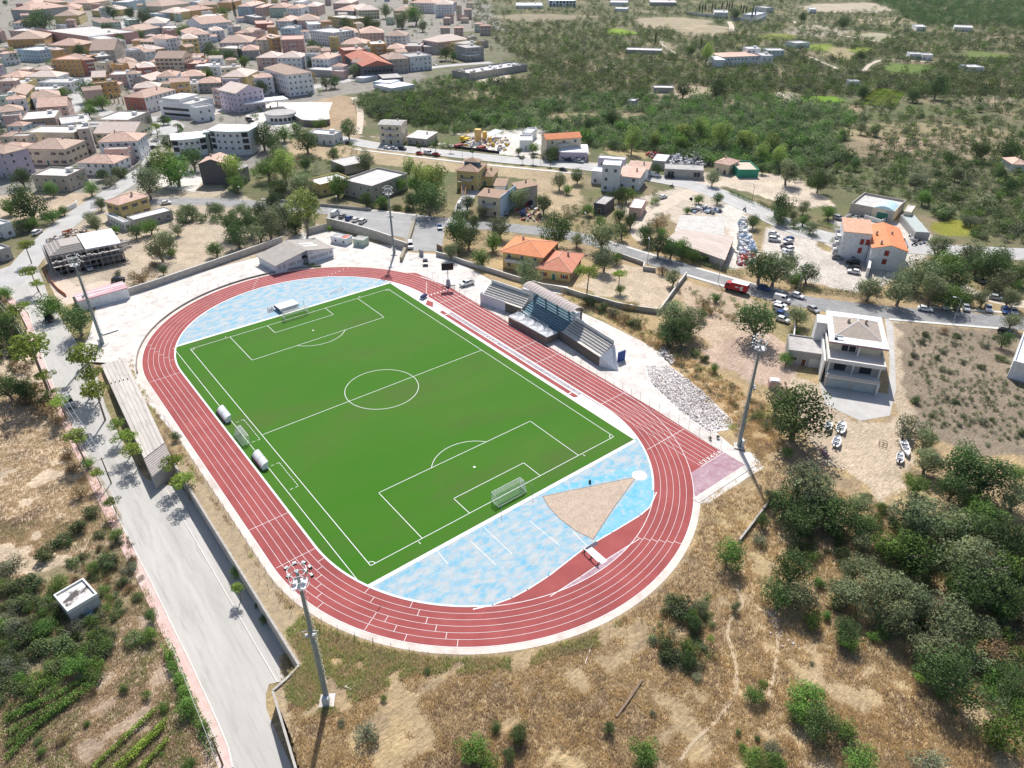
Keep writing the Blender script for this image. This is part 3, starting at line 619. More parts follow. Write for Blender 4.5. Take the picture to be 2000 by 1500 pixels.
def tankmesh():
    if 't' not in WM: WM['t'] = MB().box(-1.2, -1, 0, 1.2, 1, 1.6).box(-1.35, -1.15, 1.6, 1.35, 1.15, 1.75).mesh('stair_head', [WHT])
    return WM['t']
def describe(wk, roof, nf, w, d, rm=None):
    sz = {1: 'single-storey', 2: 'two-storey', 3: 'three-storey'}.get(nf, 'tall')
    rf = {'f': 'flat-roofed', 'h': 'hip-roofed', 'g': 'gabled', 'G': 'gable-fronted', 's': 'shed-roofed'}[roof]
    return '%s %s %s house' % (WC[wk][1], sz, rf)
TOWNH = '''
0 -150 1170 35 1200 150 1145 9 L h
0 245 1375 520 1385 645 1320 5 K f
0 600 1268 885 1278 1040 1222 4.5 W h
0 765 1110 1070 1100 1040 1045 7.5 W h
0 180 1160 500 1165 520 1095 6 C h
0 190 1040 575 1045 580 990 6.5 C f
0 600 1020 700 1010 720 960 9 K f
0 160 945 430 925 440 860 7 E f
0 480 975 715 950 700 895 5 W f
0 750 940 1000 945 940 870 5.5 K f
0 735 1040 1045 1040 1060 975 5 C g
0 290 840 520 825 540 780 7.5 P g
0 250 770 470 750 440 710 6 W h
0 30 750 195 740 120 680 8 Y G
0 -20 880 180 860 160 825 6 W h
0 0 600 170 605 200 570 6 C h
0 190 600 440 600 450 570 6 W h
0 60 660 210 655 160 625 6 Y f
0 375 352 600 357 580 325 7 O h
0 130 390 300 400 290 365 7 B f
0 50 310 340 300 330 265 6 O h
0 -60 400 60 385 50 360 9 B h
0 420 125 610 120 600 95 8 Y h
0 470 75 620 70 600 42 7 Y h
0 345 90 450 90 430 65 6 W f
0 80 75 240 80 210 40 10 G h
0 90 180 215 180 190 160 8 W h
0 70 245 220 245 215 222 5 P f
0 150 35 280 35 260 10 6 B h
0 785 180 940 170 930 145 7 N h
0 905 240 1060 245 1030 205 6 G h
0 690 290 850 330 860 290 8 W f
0 700 395 890 390 870 350 8 K g
0 640 470 740 460 740 415 9 R h
0 750 450 870 440 850 410 9 G f
0 950 500 1080 490 1060 455 6 W h
0 1110 185 1290 180 1270 152 6 W h
0 1265 225 1415 220 1400 200 5 P f
0 1100 45 1260 50 1370 20 6 C h
0 1235 95 1365 100 1350 75 7 Y h
0 1370 80 1490 85 1470 55 7 O h
0 1130 110 1260 115 1240 90 6 B f
0 1480 20 1560 20 1560 0 9 B f
0 1570 40 1700 35 1720 15 10 Y h
0 1850 50 1960 50 1950 20 10 B h
0 1520 135 1680 135 1660 110 6 Y f
0 1570 190 1790 170 1850 140 5 W g
0 1470 275 1640 265 1630 225 12 W h
0 1290 305 1400 290 1400 270 13 W h
0 1420 305 1540 300 1560 270 11 Y h
0 1090 325 1270 325 1250 290 7 C h
0 1035 410 1195 400 1180 365 7 C h
0 1205 455 1420 455 1440 425 9 C g
0 1180 390 1290 375 1260 345 8 O h
0 1650 240 1750 235 1750 215 8 W h
0 1710 335 1960 330 1950 295 7 L h
0 1705 380 1870 385 1880 360 6 C f
0 1890 395 2020 390 2020 362 6 G h
0 1835 255 1960 255 1940 225 6 P h
0 1450 505 1600 500 1590 465 5 R f
0 1520 525 1700 520 1740 490 5 G f
0 1670 540 1880 530 1910 505 5 C f
0 1720 600 1920 600 1940 550 8 Y h
0 1080 530 1215 520 1200 490 7 R h
0 870 530 1020 535 1040 500 6 W h
0 850 590 1010 585 1040 555 6 P f
0 1030 625 1180 630 1215 590 7 G G
0 1225 600 1370 595 1390 560 8 W h
0 1400 600 1600 590 1590 560 5 G h
0 1360 665 1540 660 1520 630 5 W f
0 1535 650 1720 645 1700 615 5 G h
0 1040 690 1240 680 1230 650 8 P h
0 1530 850 1660 830 1725 800 6 W f
0 1705 700 1840 730 1980 680 9 L g
0 715 605 820 600 800 575 5 O g
0 255 545 390 545 370 525 5 O h
0 300 650 550 650 540 615 5 W f
0 200 710 450 705 400 675 4 G f
0 1000 160 1085 155 1080 140 5 N f
0 430 20 520 15 520 -5 9 Y h
0 520 25 700 25 700 0 7 C h
0 870 20 990 20 980 -5 9 B f
0 710 80 830 85 810 55 6 Y h
0 250 70 340 65 330 35 7 W h
0 1700 20 1800 20 1790 0 8 O h
1 60 530 240 585 390 550 11 W h
1 0 610 130 600 160 575 9 W h
1 0 310 120 310 120 280 9 C h
1 120 305 185 300 190 270 10 O f
1 195 315 370 310 380 275 11 S f
1 0 450 180 450 160 420 7 P h
1 160 450 350 450 330 420 8 W h
1 430 455 560 460 600 425 8 W h
1 1030 465 1190 455 1180 420 8 K h
1 1200 450 1370 435 1350 405 8 W f
1 1300 310 1420 330 1510 280 8 P h
1 1310 370 1480 365 1510 330 5 G f
1 1520 340 1640 350 1680 320 8 Y f
1 1640 380 1780 370 1760 340 8 G f
1 1010 280 1170 280 1180 255 9 W h
1 820 260 1000 255 980 225 9 P h
1 640 260 800 255 790 225 7 W h
1 420 240 600 260 620 225 9 W f
1 660 345 850 345 850 315 6 C h
1 900 350 1020 345 1010 320 8 O f
1 1020 380 1150 380 1130 355 6 Y h
1 1160 365 1290 365 1290 335 6 P f
1 690 400 860 390 880 360 8 R f
1 560 130 760 150 810 130 9 Y f
1 190 225 300 225 290 200 8 B f
1 0 190 140 185 180 155 5 R f
1 240 65 350 65 360 45 11 W h
1 100 60 230 60 220 38 9 N h
1 320 160 500 155 500 130 7 P h
1 150 165 270 165 260 135 7 W h
1 410 195 550 190 540 165 6 W f
1 370 50 480 50 480 30 9 P h
1 600 25 740 25 730 0 6 P h
1 610 80 760 85 770 60 6 G h
1 1075 85 1220 85 1210 60 7 O h
1 1200 20 1390 25 1390 5 10 W h
1 1400 35 1530 35 1530 15 12 W h
1 800 80 960 75 950 45 8 C h
1 -10 60 50 60 50 35 9 P h
1 0 140 75 135 70 110 6 G f
1 290 20 360 20 360 0 12 W f
'''
TW = {}
for ln in TOWNH.strip().split('\n'):
    q = ln.split(); t = int(q[0]); v = [float(x) for x in q[1:7]]; c = [k for i in (0, 2, 4) for k in T(t, v[i], v[i+1])]
    h = float(q[7])*1.3; big = abs(c[2]-c[0]) > 40
    rm = FLATT if (q[9] == 'f' and q[8] in 'RS') else None
    t_ = bld(c, h, q[8], q[9], rm=rm or (rnd.choice(TILES) if q[9] != 'f' else rnd.choice((FLATR, FLATR, FLATG))), win='A' if c[3] < 30 else 'AB', sp=3.4, group='houses of the hillside town', sh=rnd.choice((None, None, 'b', 'g')) if q[8] in 'YOC' else None)
# denser streets between the measured houses
rt = random.Random(21); PL = [(o.location.x, o.location.y, o['wd'][0], o['wd'][1], o.rotation_euler.z) for o, _ in AUTO]; RTN = [(p.x, p.y) for P_ in ([(120, 225), (262, 240), (440, 218), (590, 175), (750, 146), (960, 122)], [(150, 215), (145, 185), (150, 178), (200, 120), (228, 95), (240, 40), (262, 20), (268, -20)], [(300, 316), (292, 300), (285, 280), (262, 240)], [(66, 495), (160, 412), (262, 348), (300, 312)]) for p in dens(px(P_, 0), 5)]
RES = [(*at(*q, 0)[:2], r_) for q, r_ in (((128, 135), 20), ((140, 85), 34), ((195, 168), 16), ((265, 200), 22), ((350, 215), 22), ((720, 130), 22), ((560, 145), 22), ((900, 145), 30), ((540, 225), 34), ((410, 275), 34), ((285, 250), 16), ((222, 212), 9), ((620, 140), 8), ((440, 350), 16), ((785, 148), 16))]
TPOLY = [(-40, -12), (900, -12), (960, 60), (940, 100), (820, 125), (640, 160), (500, 190), (420, 235), (330, 232), (290, 320), (160, 330), (-40, 330)]; k = 0; tries = 0
while k < 165 and tries < 14000:
    tries += 1; qx, qy = rt.uniform(-40, 960), rt.uniform(-10, 325)
    if not inpoly(np.array([qx]), np.array([qy]), TPOLY)[0]: continue
    p = at(qx, qy, 0); w, d = rt.uniform(7, 12.5), rt.uniform(6.5, 9.5)
    near_ = min(PL, key=lambda a: (a[0]-p.x)**2+(a[1]-p.y)**2)
    if any(math.hypot(a[0]-p.x, a[1]-p.y) < .5*(min(a[2], a[3])+max(a[2], a[3]))/2*.98+.25*(w+d)*.95 for a in PL) or any(math.hypot(a[0]-p.x, a[1]-p.y) < 11 for a in RTN) or any(math.hypot(a[0]-p.x, a[1]-p.y) < a[2]+5 for a in RES): continue
    wk = rt.choice('WWWCCPPYOGKLBNS'); hh = rt.choice((5.5, 7.5, 8.5, 9.5, 11.5)); rf = rt.choice('hhhggffff')
    bld(('w', p, near_[4]+rt.choice((0, 0, .08, -.06)), w, d), hh, wk, rf, rm=rt.choice((FLATG, FLATR)) if rf == 'f' else rt.choice(TILES), win='A' if qy < 60 else 'AB', sp=3.6, group='houses of the hillside town'); PL.append((p.x, p.y, w, d, near_[4])); k += 1
# ---- individual buildings with their own labels
def C6(t, *v): return [k for i in (0, 2, 4) for k in T(t, v[i], v[i+1])]
def Z6(o, s, *v): return [k for i in (0, 2, 4) for k in (o[0]+v[i]/s, o[1]+v[i+1]/s)]
bld(C6(0, 395, 470, 625, 470, 650, 430), 12, 'O', 'f', label='ochre orange four-storey block with a flat reddish roof in the town', rm=FLATT, name='apartment_block', cat='apartment block', bal='x', sp=3.5)
sch = bld(C6(0, 335, 240, 690, 290, 795, 215), 9.5, 'S', 'f', label='long brick-pink building with round windows and a pale flat roof', name='school_building', cat='school', win='', door='x')
w_, d_, h_ = sch['wd']
for i in range(3):
    b = MB(); n = 16; b.tube((0, -.06, 0), (0, .05, 0), 2.1, n=18); b.tube((0, -.03, 0), (0, .06, 0), 2.4, n=18, mi=1); o = part('round_window', b, [GLASS, WHT], sch, (w_*(.02+.17*i), -d_/2, 5.4))
for i in range(7): put(sch, winmesh(1.6, 1.4), 'window', w_, d_, 'A', (i-3)*w_/8, 1.)
bld(C6(0, 720, 660, 915, 640, 1000, 620), 9.5, 'O', 'f', label='ochre three-storey block with a blank white side wall', rm=FLATR, name='apartment_block', cat='apartment block', bal='x')
ar = bld(C6(0, 965, 755, 1125, 765, 1390, 700), ('b', 221), 'R', 'h', label='red-fronted corner building with long white side under a terracotta hip roof', name='corner_building', cat='building', bal='x', sp=3.6)
w_, d_, h_ = ar['wd']; part('side_wall', MB().box(w_/2, -d_/2, 0, w_/2+.02, d_/2, h_-.3), WHT, ar); 
mb = bld(C6(0, 1240, 800, 1490, 820, 1580, 765), ('b', 232), 'W', 'f', label='white modern two-level building with ribbon windows on the main street', name='office_building', cat='building', win='', door='x')
w_, d_, h_ = mb['wd']
for f in (0, 1): put(mb, winmesh(w_*.8, 1.3, 'k'), 'ribbon_window', w_, d_, 'A', 0, 1+f*3.2); put(mb, winmesh(d_*.6, 1.2, 'k'), 'ribbon_window', w_, d_, 'B', 0, 1+f*3.2)
part('roof_storey', MB().box(-w_/2+1, -d_/2+2, h_, w_*.1, d_/2-1, h_+2.4), WHT, mb)
# arched pergola beside the corner building
p = px([T(0, 870, 800), T(0, 960, 815)], 0); pa = thing('arched_pergola', 'yellow arched pergola on columns left of the red-fronted corner building', 'pergola', ((p[0]+p[1])/2)[:], math.atan2((p[1]-p[0]).y, (p[1]-p[0]).x))
b = MB(); L = (p[1]-p[0]).length
for i in range(3):
    cx = (i-1)*L/2.6; r = L/5.4
    pts = [(cx+r*math.cos(t), 0, 3.4+r*1.4*math.sin(t)) for t in [pi*k/12 for k in range(13)]]; b.path(pts, .22)
part('arch', b, wallm('Y'), pa); b = MB()
for i in range(4): b.box((i-1.5)*L/2.6-.3, -.3, 0, (i-1.5)*L/2.6+.3, .3, 3.4)
part('column', b, wallm('Y'), pa)
# black shop block
sb = bld(C6(1, 690, 430, 830, 520, 1030, 480), 9.5, 'D', 'f', label='large shop building with black front and red roof slope with white dormers', name='shop_building', cat='shop', win='', door='x', rm=TILE, par=0)
w_, d_, h_ = sb['wd']; 
b = MB().add([(-w_/2, -d_/2, h_), (-w_/2, d_/2, h_), (-w_/2, 0, h_+3.6), (w_/2, -d_/2, h_), (w_/2, d_/2, h_), (w_/2, 0, h_+3.6)], [(0, 2, 1), (3, 4, 5), (0, 3, 5, 2), (1, 2, 5, 4)]); part('roof_slope', b, mat('red_roof_sheet', (.42, .14, .09), (.5, .2, .14), .6), sb)
for i in (-1, 1): part('dormer', MB().box(w_/4*i-2, -3, h_, w_/4*i+2, 3, h_+2.8), METW, sb)
for i in range(8): put(sb, winmesh(1.9, 1.8, 'k'), 'window', w_, d_, 'B', (i-3.5)*d_/8.5, 1); put(sb, winmesh(1.9, 1.4, 'k'), 'window', w_, d_, 'B', (i-3.5)*d_/8.5, 5)
bld(C6(1, 390, 545, 650, 560, 770, 530), 4.5, 'G', 'f', label='low wide hall with pale flat roof before the black-fronted shop', name='hall', cat='hall', win='', chimney=False)
dp = bld(C6(1, 1530, 560, 1670, 585, 1975, 490), 4, 'K', 'f', label='walled concrete depot building with cluttered flat roof at the end of town', name='depot', cat='depot', win='', chimney=False, par=1.2, wm=BRICK)
w_, d_, h_ = dp['wd']
rr = random.Random(3); b = MB()
for i in range(26): x = rr.uniform(-w_/2+2, w_/2-3); y = rr.uniform(-d_/2+2, d_/2-3); b.box(x, y, h_, x+rr.uniform(1, 3), y+rr.uniform(1, 3), h_+rr.uniform(.5, 1.8), rr.randint(0, 1))
part('rooftop_units', b, [METW, FLATG], dp)
cn = thing('canopy', 'flat white fuel canopy on posts behind the walled depot', 'canopy', at(*T(1, 1700, 470), 0)[:], .1)
part('canopy_roof', MB().box(-10, -5, 4.6, 10, 5, 5.3), METW, cn)
for x in (-7, 7):
    for y in (-3, 3): part('post', MB().box(x-.2, y-.2, 0, x+.2, y+.2, 4.6), METW, cn)
for c, h, k, lab in ((C6(1, 915, 640, 1050, 650, 1060, 620), 3.5, 'B', 'pale blue shed with white roof beside the road bend below the shop'), (C6(1, 990, 615, 1150, 605, 1160, 570), 4.5, 'D', 'open dark shed with sloping roof beside the main street'), (C6(1, 1060, 690, 1240, 660, 1310, 600), 3, 'W', 'long low white-topped enclosure right of the dark shed'), (C6(1, 835, 612, 955, 590, 950, 572), 3.2, 'W', 'long white container standing by the street below the shop')):
    bld(c, h, k, 'f', label=lab, name='shed', cat='shed', win='', chimney=False, par=.15, rm=METW if k != 'D' else FLATG)
# curved white apartments
def curved(ps, h, n, lab):
    A, B = at(ps[0], ps[1], h), at(ps[2], ps[3], h); dp = 12.; x = (B-A); w = x.length; rz = math.atan2(x.y, x.x); ctr = (A+B)/2; t = thing('apartment_building', lab, 'apartment block', (ctr.x, ctr.y, 0), rz)
    bul = 2.2; P = [(-w/2+w*i/12, -bul*(1-(2*i/12-1)**2)) for i in range(13)]
    part('wall', MB().prism(P+[(w/2, dp), (-w/2, dp)], -.3, h), wallm('W'), t); P2 = [(p[0]*1.06, p[1]-1.) for p in P]
    part('roof', MB().prism(P2+[(w/2*1.06, dp+.8), (-w/2*1.06, dp+.8)], h, h+.5), mat('pale_green_white_roof', (.78, .84, .82)), t)
    for f in range(n):
        for i in range(6):
            k = 1+2*i; u = P[k]; ang = math.atan2(P[k+1][1]-P[k-1][1], P[k+1][0]-P[k-1][0]); big = i in (0, 5)
            if i in (2, 3) or big or True:
                o = link('loggia' if big else 'window', winmesh(2.8 if big else 1.2, 1.9 if big else 1.1, 'k' if big else None), t, (u[0], u[1]-.06, h-2.4-f*3.1), ang)
    return t
curved((335, 274, 400, 268), 8.5, 2, 'lower left wing of the curved white apartments with pale green eaves')
curved((408, 255, 484, 257), 11.5, 3, 'taller right wing of the curved white apartments with wide pale roof')
st = bld(C6(0, 1580, 1035, 1650, 1030, 1650, 1010), 10, 'N', 'f', label='pale green stair tower between the two curved white apartment wings', name='stair_tower', cat='tower', win='', chimney=False, rm=METW, par=0)
w_, d_, h_ = st['wd']; put(st, winmesh(1., 8., 'k'), 'tall_window', w_, d_, 'A', w_*.2, 1)
dk = bld(Z6((320, 220), 10, 670, 1000, 1200, 1000, 1250, 870), ('b', 361), 'D', 'G', label='big dark grey gable-ended house with a blank front wall behind tall trees', cat='house', win='', rm=TILE, rh=2.2)
gx = bld(Z6((320, 220), 10, 1460, 1110, 1640, 1040, 1810, 935), ('b', 352), 'G', 'g', label='grey rendered house with pale grey roof joined to the dark gable', rm=FLATG, cat='house', win='AB')
# petrol station
fs = thing('fuel_station', 'round white station building with a flat grey drum roof on the terrace', 'building', at(*T(1, 200, 940), 0)[:], 0)
part('wall', MB().tube((0, 0, 0), (0, 0, 4.2), 9, n=28), WHT, fs); part('roof', MB().tube((0, 0, 4.2), (0, 0, 4.8), 9.5, n=28), FLATG, fs)
for i in range(9): a = -2.6+i*.3; link('window', winmesh(1.7, 1.6, 'k'), fs, (9.03*math.cos(a), 9.03*math.sin(a), 1.2), a+pi/2)
cp = thing('fuel_canopy', 'large flat white canopy over the fuel pumps of the terrace station', 'canopy', at(*T(1, 90, 850), 0)[:], -.12)
part('canopy_roof', MB().box(-15, -6, 5, 13, 6, 5.8), METW, cp)
for x in (-9, 7): part('post', MB().box(x-.3, -.3, 0, x+.3, .3, 5), METW, cp)
for x in (-5, 2): part('pump', MB().box(x-.4, -.5, 0, x+.4, .5, 1.7), mat('pump_grey', (.4, .4, .42)), cp)
cc = px([T(1, 300, 900), T(1, 360, 935), T(1, 480, 945), T(1, 575, 930), T(1, 560, 830), T(1, 430, 800), T(1, 290, 810)], 3.5); 
tr = thing('stone_terrace', 'raised pale terrace with dark stone retaining wall and white rim beside the station', 'terrace', (cc[2].x, cc[2].y, 0)); o_ = cc[2]
part('retaining_wall', MB().prism([(p.x-o_.x, p.y-o_.y) for p in cc], -.2, 3.3), mat('dark_fieldstone', (.16, .14, .12), (.24, .21, .18), 1.2, c3=(.1, .09, .08), sc3=3), tr)
part('deck', MB().prism([((p.x-o_.x)*1.02, (p.y-o_.y)*1.02) for p in cc], 3.3, 3.7), M_WCON, tr)
# middle distance
bld(C6(1, 395, 1045, 600, 1062, 680, 1030), 5, 'W', 'f', label='white flat-roofed house at the roadside right of the round trees', sh=None)
bld(C6(1, 955, 972, 1130, 978, 1200, 940), ('b', 283), 'C', 'g', label='narrow three-storey roadside house with grey roof, balconies and blue shopfront', rm=FLATG, bal='A', cat='house', rh=.9)
bld(C6(1, 1180, 1070, 1330, 1085, 1380, 1040), ('b', 285), 'K', 's', label='low grey garage with sloping pale roof right of the three-storey roadside house', rm=FLATR, name='garage', cat='garage', rh=.8)
bld(C6(1, 580, 1255, 690, 1300, 850, 1245), 4, 'K', 'f', label='bare concrete shed with pale flat roof above the grey hall', name='shed', cat='shed', win='', chimney=False, par=.2)
bld(C6(1, 400, 1410, 500, 1452, 670, 1370), 4.5, 'Y', 'f', label='small yellow flat-roofed house with white parapet left of the grey hall', rm=FLATR)
bld(C6(1, 672, 1415, 905, 1468, 1140, 1358), 6, 'G', 'f', label='unfinished grey concrete hall with a wide pale flat roof', rm=FLATR, name='hall', cat='hall', wm=BRICK, par=.8, chimney=False, sp=4)
vl = bld(Z6((880, 300), 11.11, 130, 365, 580, 400, 640, 200), ('b', 372), 'Y', 'h', label='pale yellow villa with brown hip roof and rooftop lantern', rm=TILEB, name='villa', cat='villa', bal='A', sp=3.4)
w_, d_, h_ = vl['wd']; b = MB().box(-3.2, -1, h_+.4, 3.2, 3, h_+2.6); part('lantern', b, mat('teal_frames', (.12, .22, .28)), vl)
b = MB().add([(-3.9, -1.7, h_+2.6), (3.9, -1.7, h_+2.6), (3.9, 3.7, h_+2.6), (-3.9, 3.7, h_+2.6), (0, 1, h_+4)], [(0, 1, 4), (1, 2, 4), (2, 3, 4), (3, 0, 4), (3, 2, 1, 0)]); part('lantern_roof', b, TILEB, vl)
v2 = bld(Z6((880, 300), 11.11, 575, 480, 905, 500, 1120, 355), ('b', 364), 'Y', 'h', label='pale yellow wing of the lantern villa with corner loggia', rm=TILEB, name='villa', cat='villa', bal='A', sp=3)
p = at(905, 382, 0); sr = thing('outdoor_stair', 'orange-walled outdoor staircase in front of the lantern villa', 'staircase', p[:], .9)
b = MB()
for i in range(12): b.box(i*.5, -.8, 0, i*.5+.5, .8, .25*(i+1))
part('steps', b, FLATG, sr)
for s in (-1, 1): b = MB(); b.add([(0, s*.9-.1, 0), (6, s*.9-.1, 0), (6, s*.9-.1, 4), (0, s*.9-.1, 1), (0, s*.9+.1, 0), (6, s*.9+.1, 0), (6, s*.9+.1, 4), (0, s*.9+.1, 1)], [(0, 1, 2, 3), (7, 6, 5, 4), (3, 2, 6, 7), (0, 3, 7, 4), (1, 5, 6, 2)]); part('side_wall', b, mat('orange_stair_wall', (.7, .35, .12)), sr)
mv = bld(Z6((880, 300), 11.11, 590, 905, 1080, 965, 1180, 840), ('b', 425), 'C', 's', label='white stepped house with brown tiled roofs and a pale blue side wall, lower front part', rm=TILEB, name='villa', cat='villa', bal='A', rh=.8, chimney=True)
w_, d_, h_ = mv['wd']; part('side_wall', MB().box(w_/2, -d_/2, 0, w_/2+.3, d_/2+9, h_+.6), mat('pale_blue_wall', (.5, .64, .78)), mv)
bld(Z6((880, 300), 11.11, 950, 690, 1180, 700, 1320, 590), ('b', 400), 'W', 's', label='white upper storey of the stepped house with small brown roof', rm=TILEB, name='villa', cat='villa', rh=.8)
bld(Z6((880, 300), 11.11, 1340, 640, 1470, 760, 1710, 570), ('b', 402), 'G', 's', label='brown-roofed rear wing with grey wall right of the stepped house', rm=TILEB, name='villa', cat='villa', rh=.9, win='')
bld(C6(2, 270, 1090, 540, 1072, 600, 1035), ('b', 306), 'C', 'g', label='workshop with bright orange tiled roof and cream walls behind the white warehouse', rm=TILEO, name='workshop', cat='workshop', sp=5)
wh = bld(C6(2, 370, 1185, 590, 1188, 625, 1130), ('b', 315), 'L', 'g', label='white warehouse with a white sheet roof beside the upper road', rm=METW, name='warehouse', cat='warehouse', chimney=False, rh=.8)
bld(C6(2, 60, 1105, 160, 1105, 185, 1062), 4.5, 'W', 'f', label='small white depot office with faded red awning by the upper road', name='office', cat='office', rm=FLATR)
bld(C6(2, 80, 1040, 150, 1045, 160, 1005), 4.5, 'W', 'f', label='small white cabin with dark window behind the depot office', name='cabin', cat='cabin', rm=METW)
HZ = ((1130, 280), 11.765)
for v, hb, wk, rf, rm, lab in (((300, 640, 900, 690, 940, 590), ('b', 363), 'W', 'f', METW, 'white three-storey left front block of the stepped roadside cluster with balconies'),
      ((550, 495, 960, 520, 1040, 410), 11.5, 'W', 'f', METW, 'white roof storey with flat white roof above the stepped roadside cluster'),
      ((450, 335, 1060, 385, 1140, 330), ('b', 330), 'L', 'f', METW, 'long white rear block with black roof edge behind the roadside cluster'),
      ((890, 735, 1400, 790, 1580, 620), ('b', 373), 'W', 's', TILE, 'white front house with terracotta roof and drainpipe corner in the roadside cluster'),
      ((1130, 560, 1600, 600, 1680, 480), ('b', 350), 'W', 's', TILE, 'rear right house of the roadside cluster with terracotta roof and balconies')):
    bld(Z6(*HZ, *v), hb, wk, rf, label=lab, rm=rm, name='apartment_house', cat='apartment house', bal='B' if '0' in lab else None, sp=3, par=.25, rh=1., chimney=rf != 'f')
bld(C6(2, 1095, 1252, 1200, 1262, 1280, 1215), 4, 'G', 'f', label='low grey shed with white roof at the scrap yard entrance', rm=METW, name='shed', cat='shed', win='', chimney=False, par=.1)
bld(C6(2, 1195, 1320, 1500, 1335, 1520, 1295), 4, 'K', 'f', label='long open grey concrete shed in front of the scrap yard', rm=FLATG, name='shed', cat='shed', win='A', ww=3, wh=2.2, sp=5, chimney=False, par=.2, wm=BRICK)
bld(C6(2, 1585, 1268, 1700, 1290, 1748, 1250), ('b', 342), 'C', 'h', label='cream house with pale orange roof and terrace beside the green-walled yard', cat='house')
gy = bld(C6(2, 1770, 1335, 1930, 1335, 1975, 1265), 3.2, 'N', 'f', label='sand-coloured walled yard with a green front wall at the lane corner', rm=mat('sand_floor', (.62, .5, .4)), name='walled_yard', cat='yard', win='', chimney=False, wm=mat('green_wall', (.05, .3, .2)))
bld(C6(2, 1650, 445, 1930, 435, 1955, 400), 7.5, 'W', 'h', label='long white two-storey winery building with pinkish roof among the scrub', name='factory', cat='factory', sp=3.2, rh=1.2)
bld(C6(2, 1585, 467, 1662, 467, 1670, 437), 6, 'W', 'g', label='white end shed with plain gable at the left of the long white building', name='shed', cat='shed', rm=METW, win='', rh=1)
bld(C6(2, 1840, 385, 1945, 385, 1940, 368), 10.5, 'W', 'f', label='small white roof tower above the long white building', name='tower', cat='tower', rm=METW)
bld(C6(2, 1955, 440, 2040, 440, 2050, 415), 8, 'W', 'f', label='white flat-roofed annex at the right end of the long white building', name='annex', cat='building')
for v, h, lab in (((0, 398, 130, 398, 132, 380), 6, 'white flat-roofed building right of the winery annex'), ((222, 342, 330, 335, 340, 315), 4, 'grey stone farmhouse beside a pale track in the scrub'), ((1110, 425, 1200, 428, 1200, 412), 4, 'low white farm shed on the left of two among the far terraces'), ((1210, 432, 1290, 435, 1290, 420), 4, 'low white farm shed on the right of two among the far terraces'),
      ((640, 640, 720, 640, 720, 628), 3, 'tiny white-roofed hut above the striped vineyard'), ((1165, 212, 1240, 214, 1240, 195), 4, 'small white cottage below the dark far wood'), ((1460, 214, 1600, 220, 1600, 202), 4, 'long white low farm building near the dark far wood'), ((-10, 65, 50, 62, 50, 46), 6, 'white building at the far end of the cypress row'),
      ((330, 75, 380, 76, 380, 60), 5, 'small white farmhouse beyond the far track bend'), ((1570, 530, 1690, 530, 1690, 508), 3.5, 'pair of white huts roofed in metal on the far right terraces')):
    bld(C6(3, *v), h, 'W', 'f', label=lab, name='farm_building', cat='farm building', chimney=False, win='A')
bld(C6(3, 1915, 1282, 2040, 1287, 2040, 1240), 3.5, 'W', 'h', label='pinkish-roofed white bungalow at the right edge among dark trees', cat='house')
bld(C6(2, 290, 8, 500, 8, 490, -20), 8, 'W', 'f', label='large white hall with dark glazing at the top edge', name='hall', cat='hall', rm=METW, sp=5, ww=3, wh=3)
bld(C6(2, 30, 45, 240, 45, 240, 22), 4, 'W', 'f', label='low white canopy-like building left of the large white hall', name='hall', cat='hall', rm=METW, win='')
bld(C6(2, 1080, 20, 1290, 22, 1290, 2), 4.5, 'G', 'f', label='low pale building at the top edge left of the cypresses', name='hall', cat='hall', win='')
for v, h, lab in (((1760, 20, 1900, 22, 1900, 5), 4, 'low white sheds at the top edge right of the white hall'), ((800, 70, 900, 72, 900, 58), 3, 'low white greenhouse roof above the far green field'), ((905, 790, 955, 795, 965, 775), 3.5, 'small grey stone ruin in the scrub above the white warehouse'), ((1110, 690, 1265, 692, 1270, 672), 3, 'long low stone sheepfold beside a big round oak'), ((890, 392, 1170, 400, 1170, 380), 3, 'row of low stone sheds along a far dirt lane')):
    bld(C6(2 if v[0] != 1760 else 2, *[k-1000 if v[0] == 1760 and i % 2 == 0 else k for i, k in enumerate(v)]), h, 'G' if 'stone' in lab else 'W', 'f', label=lab, name='farm_shed', cat='shed', win='', chimney=False)
# cemetery
bld(C6(2, 1582, 102, 1690, 104, 1692, 82), ('b', 36), 'W', 'f', label='white cemetery gatehouse with columns between the cypresses', name='gatehouse', cat='gatehouse', par=1)
def wallrun(P, h, th, lab, m_, name='wall', cat='wall', group=None, z=None, cap=None, step=8):
    W = px(P) if not isinstance(P[0], Vector) else P; c = W[0]; t = thing(name, lab, cat, (c.x, c.y, 0), 0, group); b = MB(); cb = MB()
    for p, q in zip(W, W[1:]):
        n = max(1, int((q-p).length/step))
        for i in range(n):
            a, e = p.lerp(q, i/n), p.lerp(q, (i+1)/n); d = (e-a).normalized(); nn = Vector((-d.y, d.x, 0))*th/2; zz = max(h1(a.x, a.y), h1(e.x, e.y)) if z is None else z; zl = min(h1(a.x-3, a.y), h1(e.x-3, e.y))
            pts = [a-nn-c, e-nn-c, e+nn-c, a+nn-c]; b.prism([(v.x, v.y) for v in pts], zl-.6, zz+h)
            if cap: pts = [a-nn*1.4-c, e-nn*1.4-c, e+nn*1.4-c, a+nn*1.4-c]; cb.prism([(v.x, v.y) for v in pts], zz+h, zz+h+.1)
    part('masonry', b, m_, t)
    if cap: part('coping', cb, cap, t)
    return t
wallrun([T(2, 1360, 115), T(2, 1575, 138)], 4, .5, 'pale cemetery wall left of the gatehouse', WHT)
wallrun([T(2, 1700, 150), T(2, 1905, 178), T(2, 1985, 140)], 4, .5, 'pale cemetery wall right of the gatehouse turning a corner', WHT)
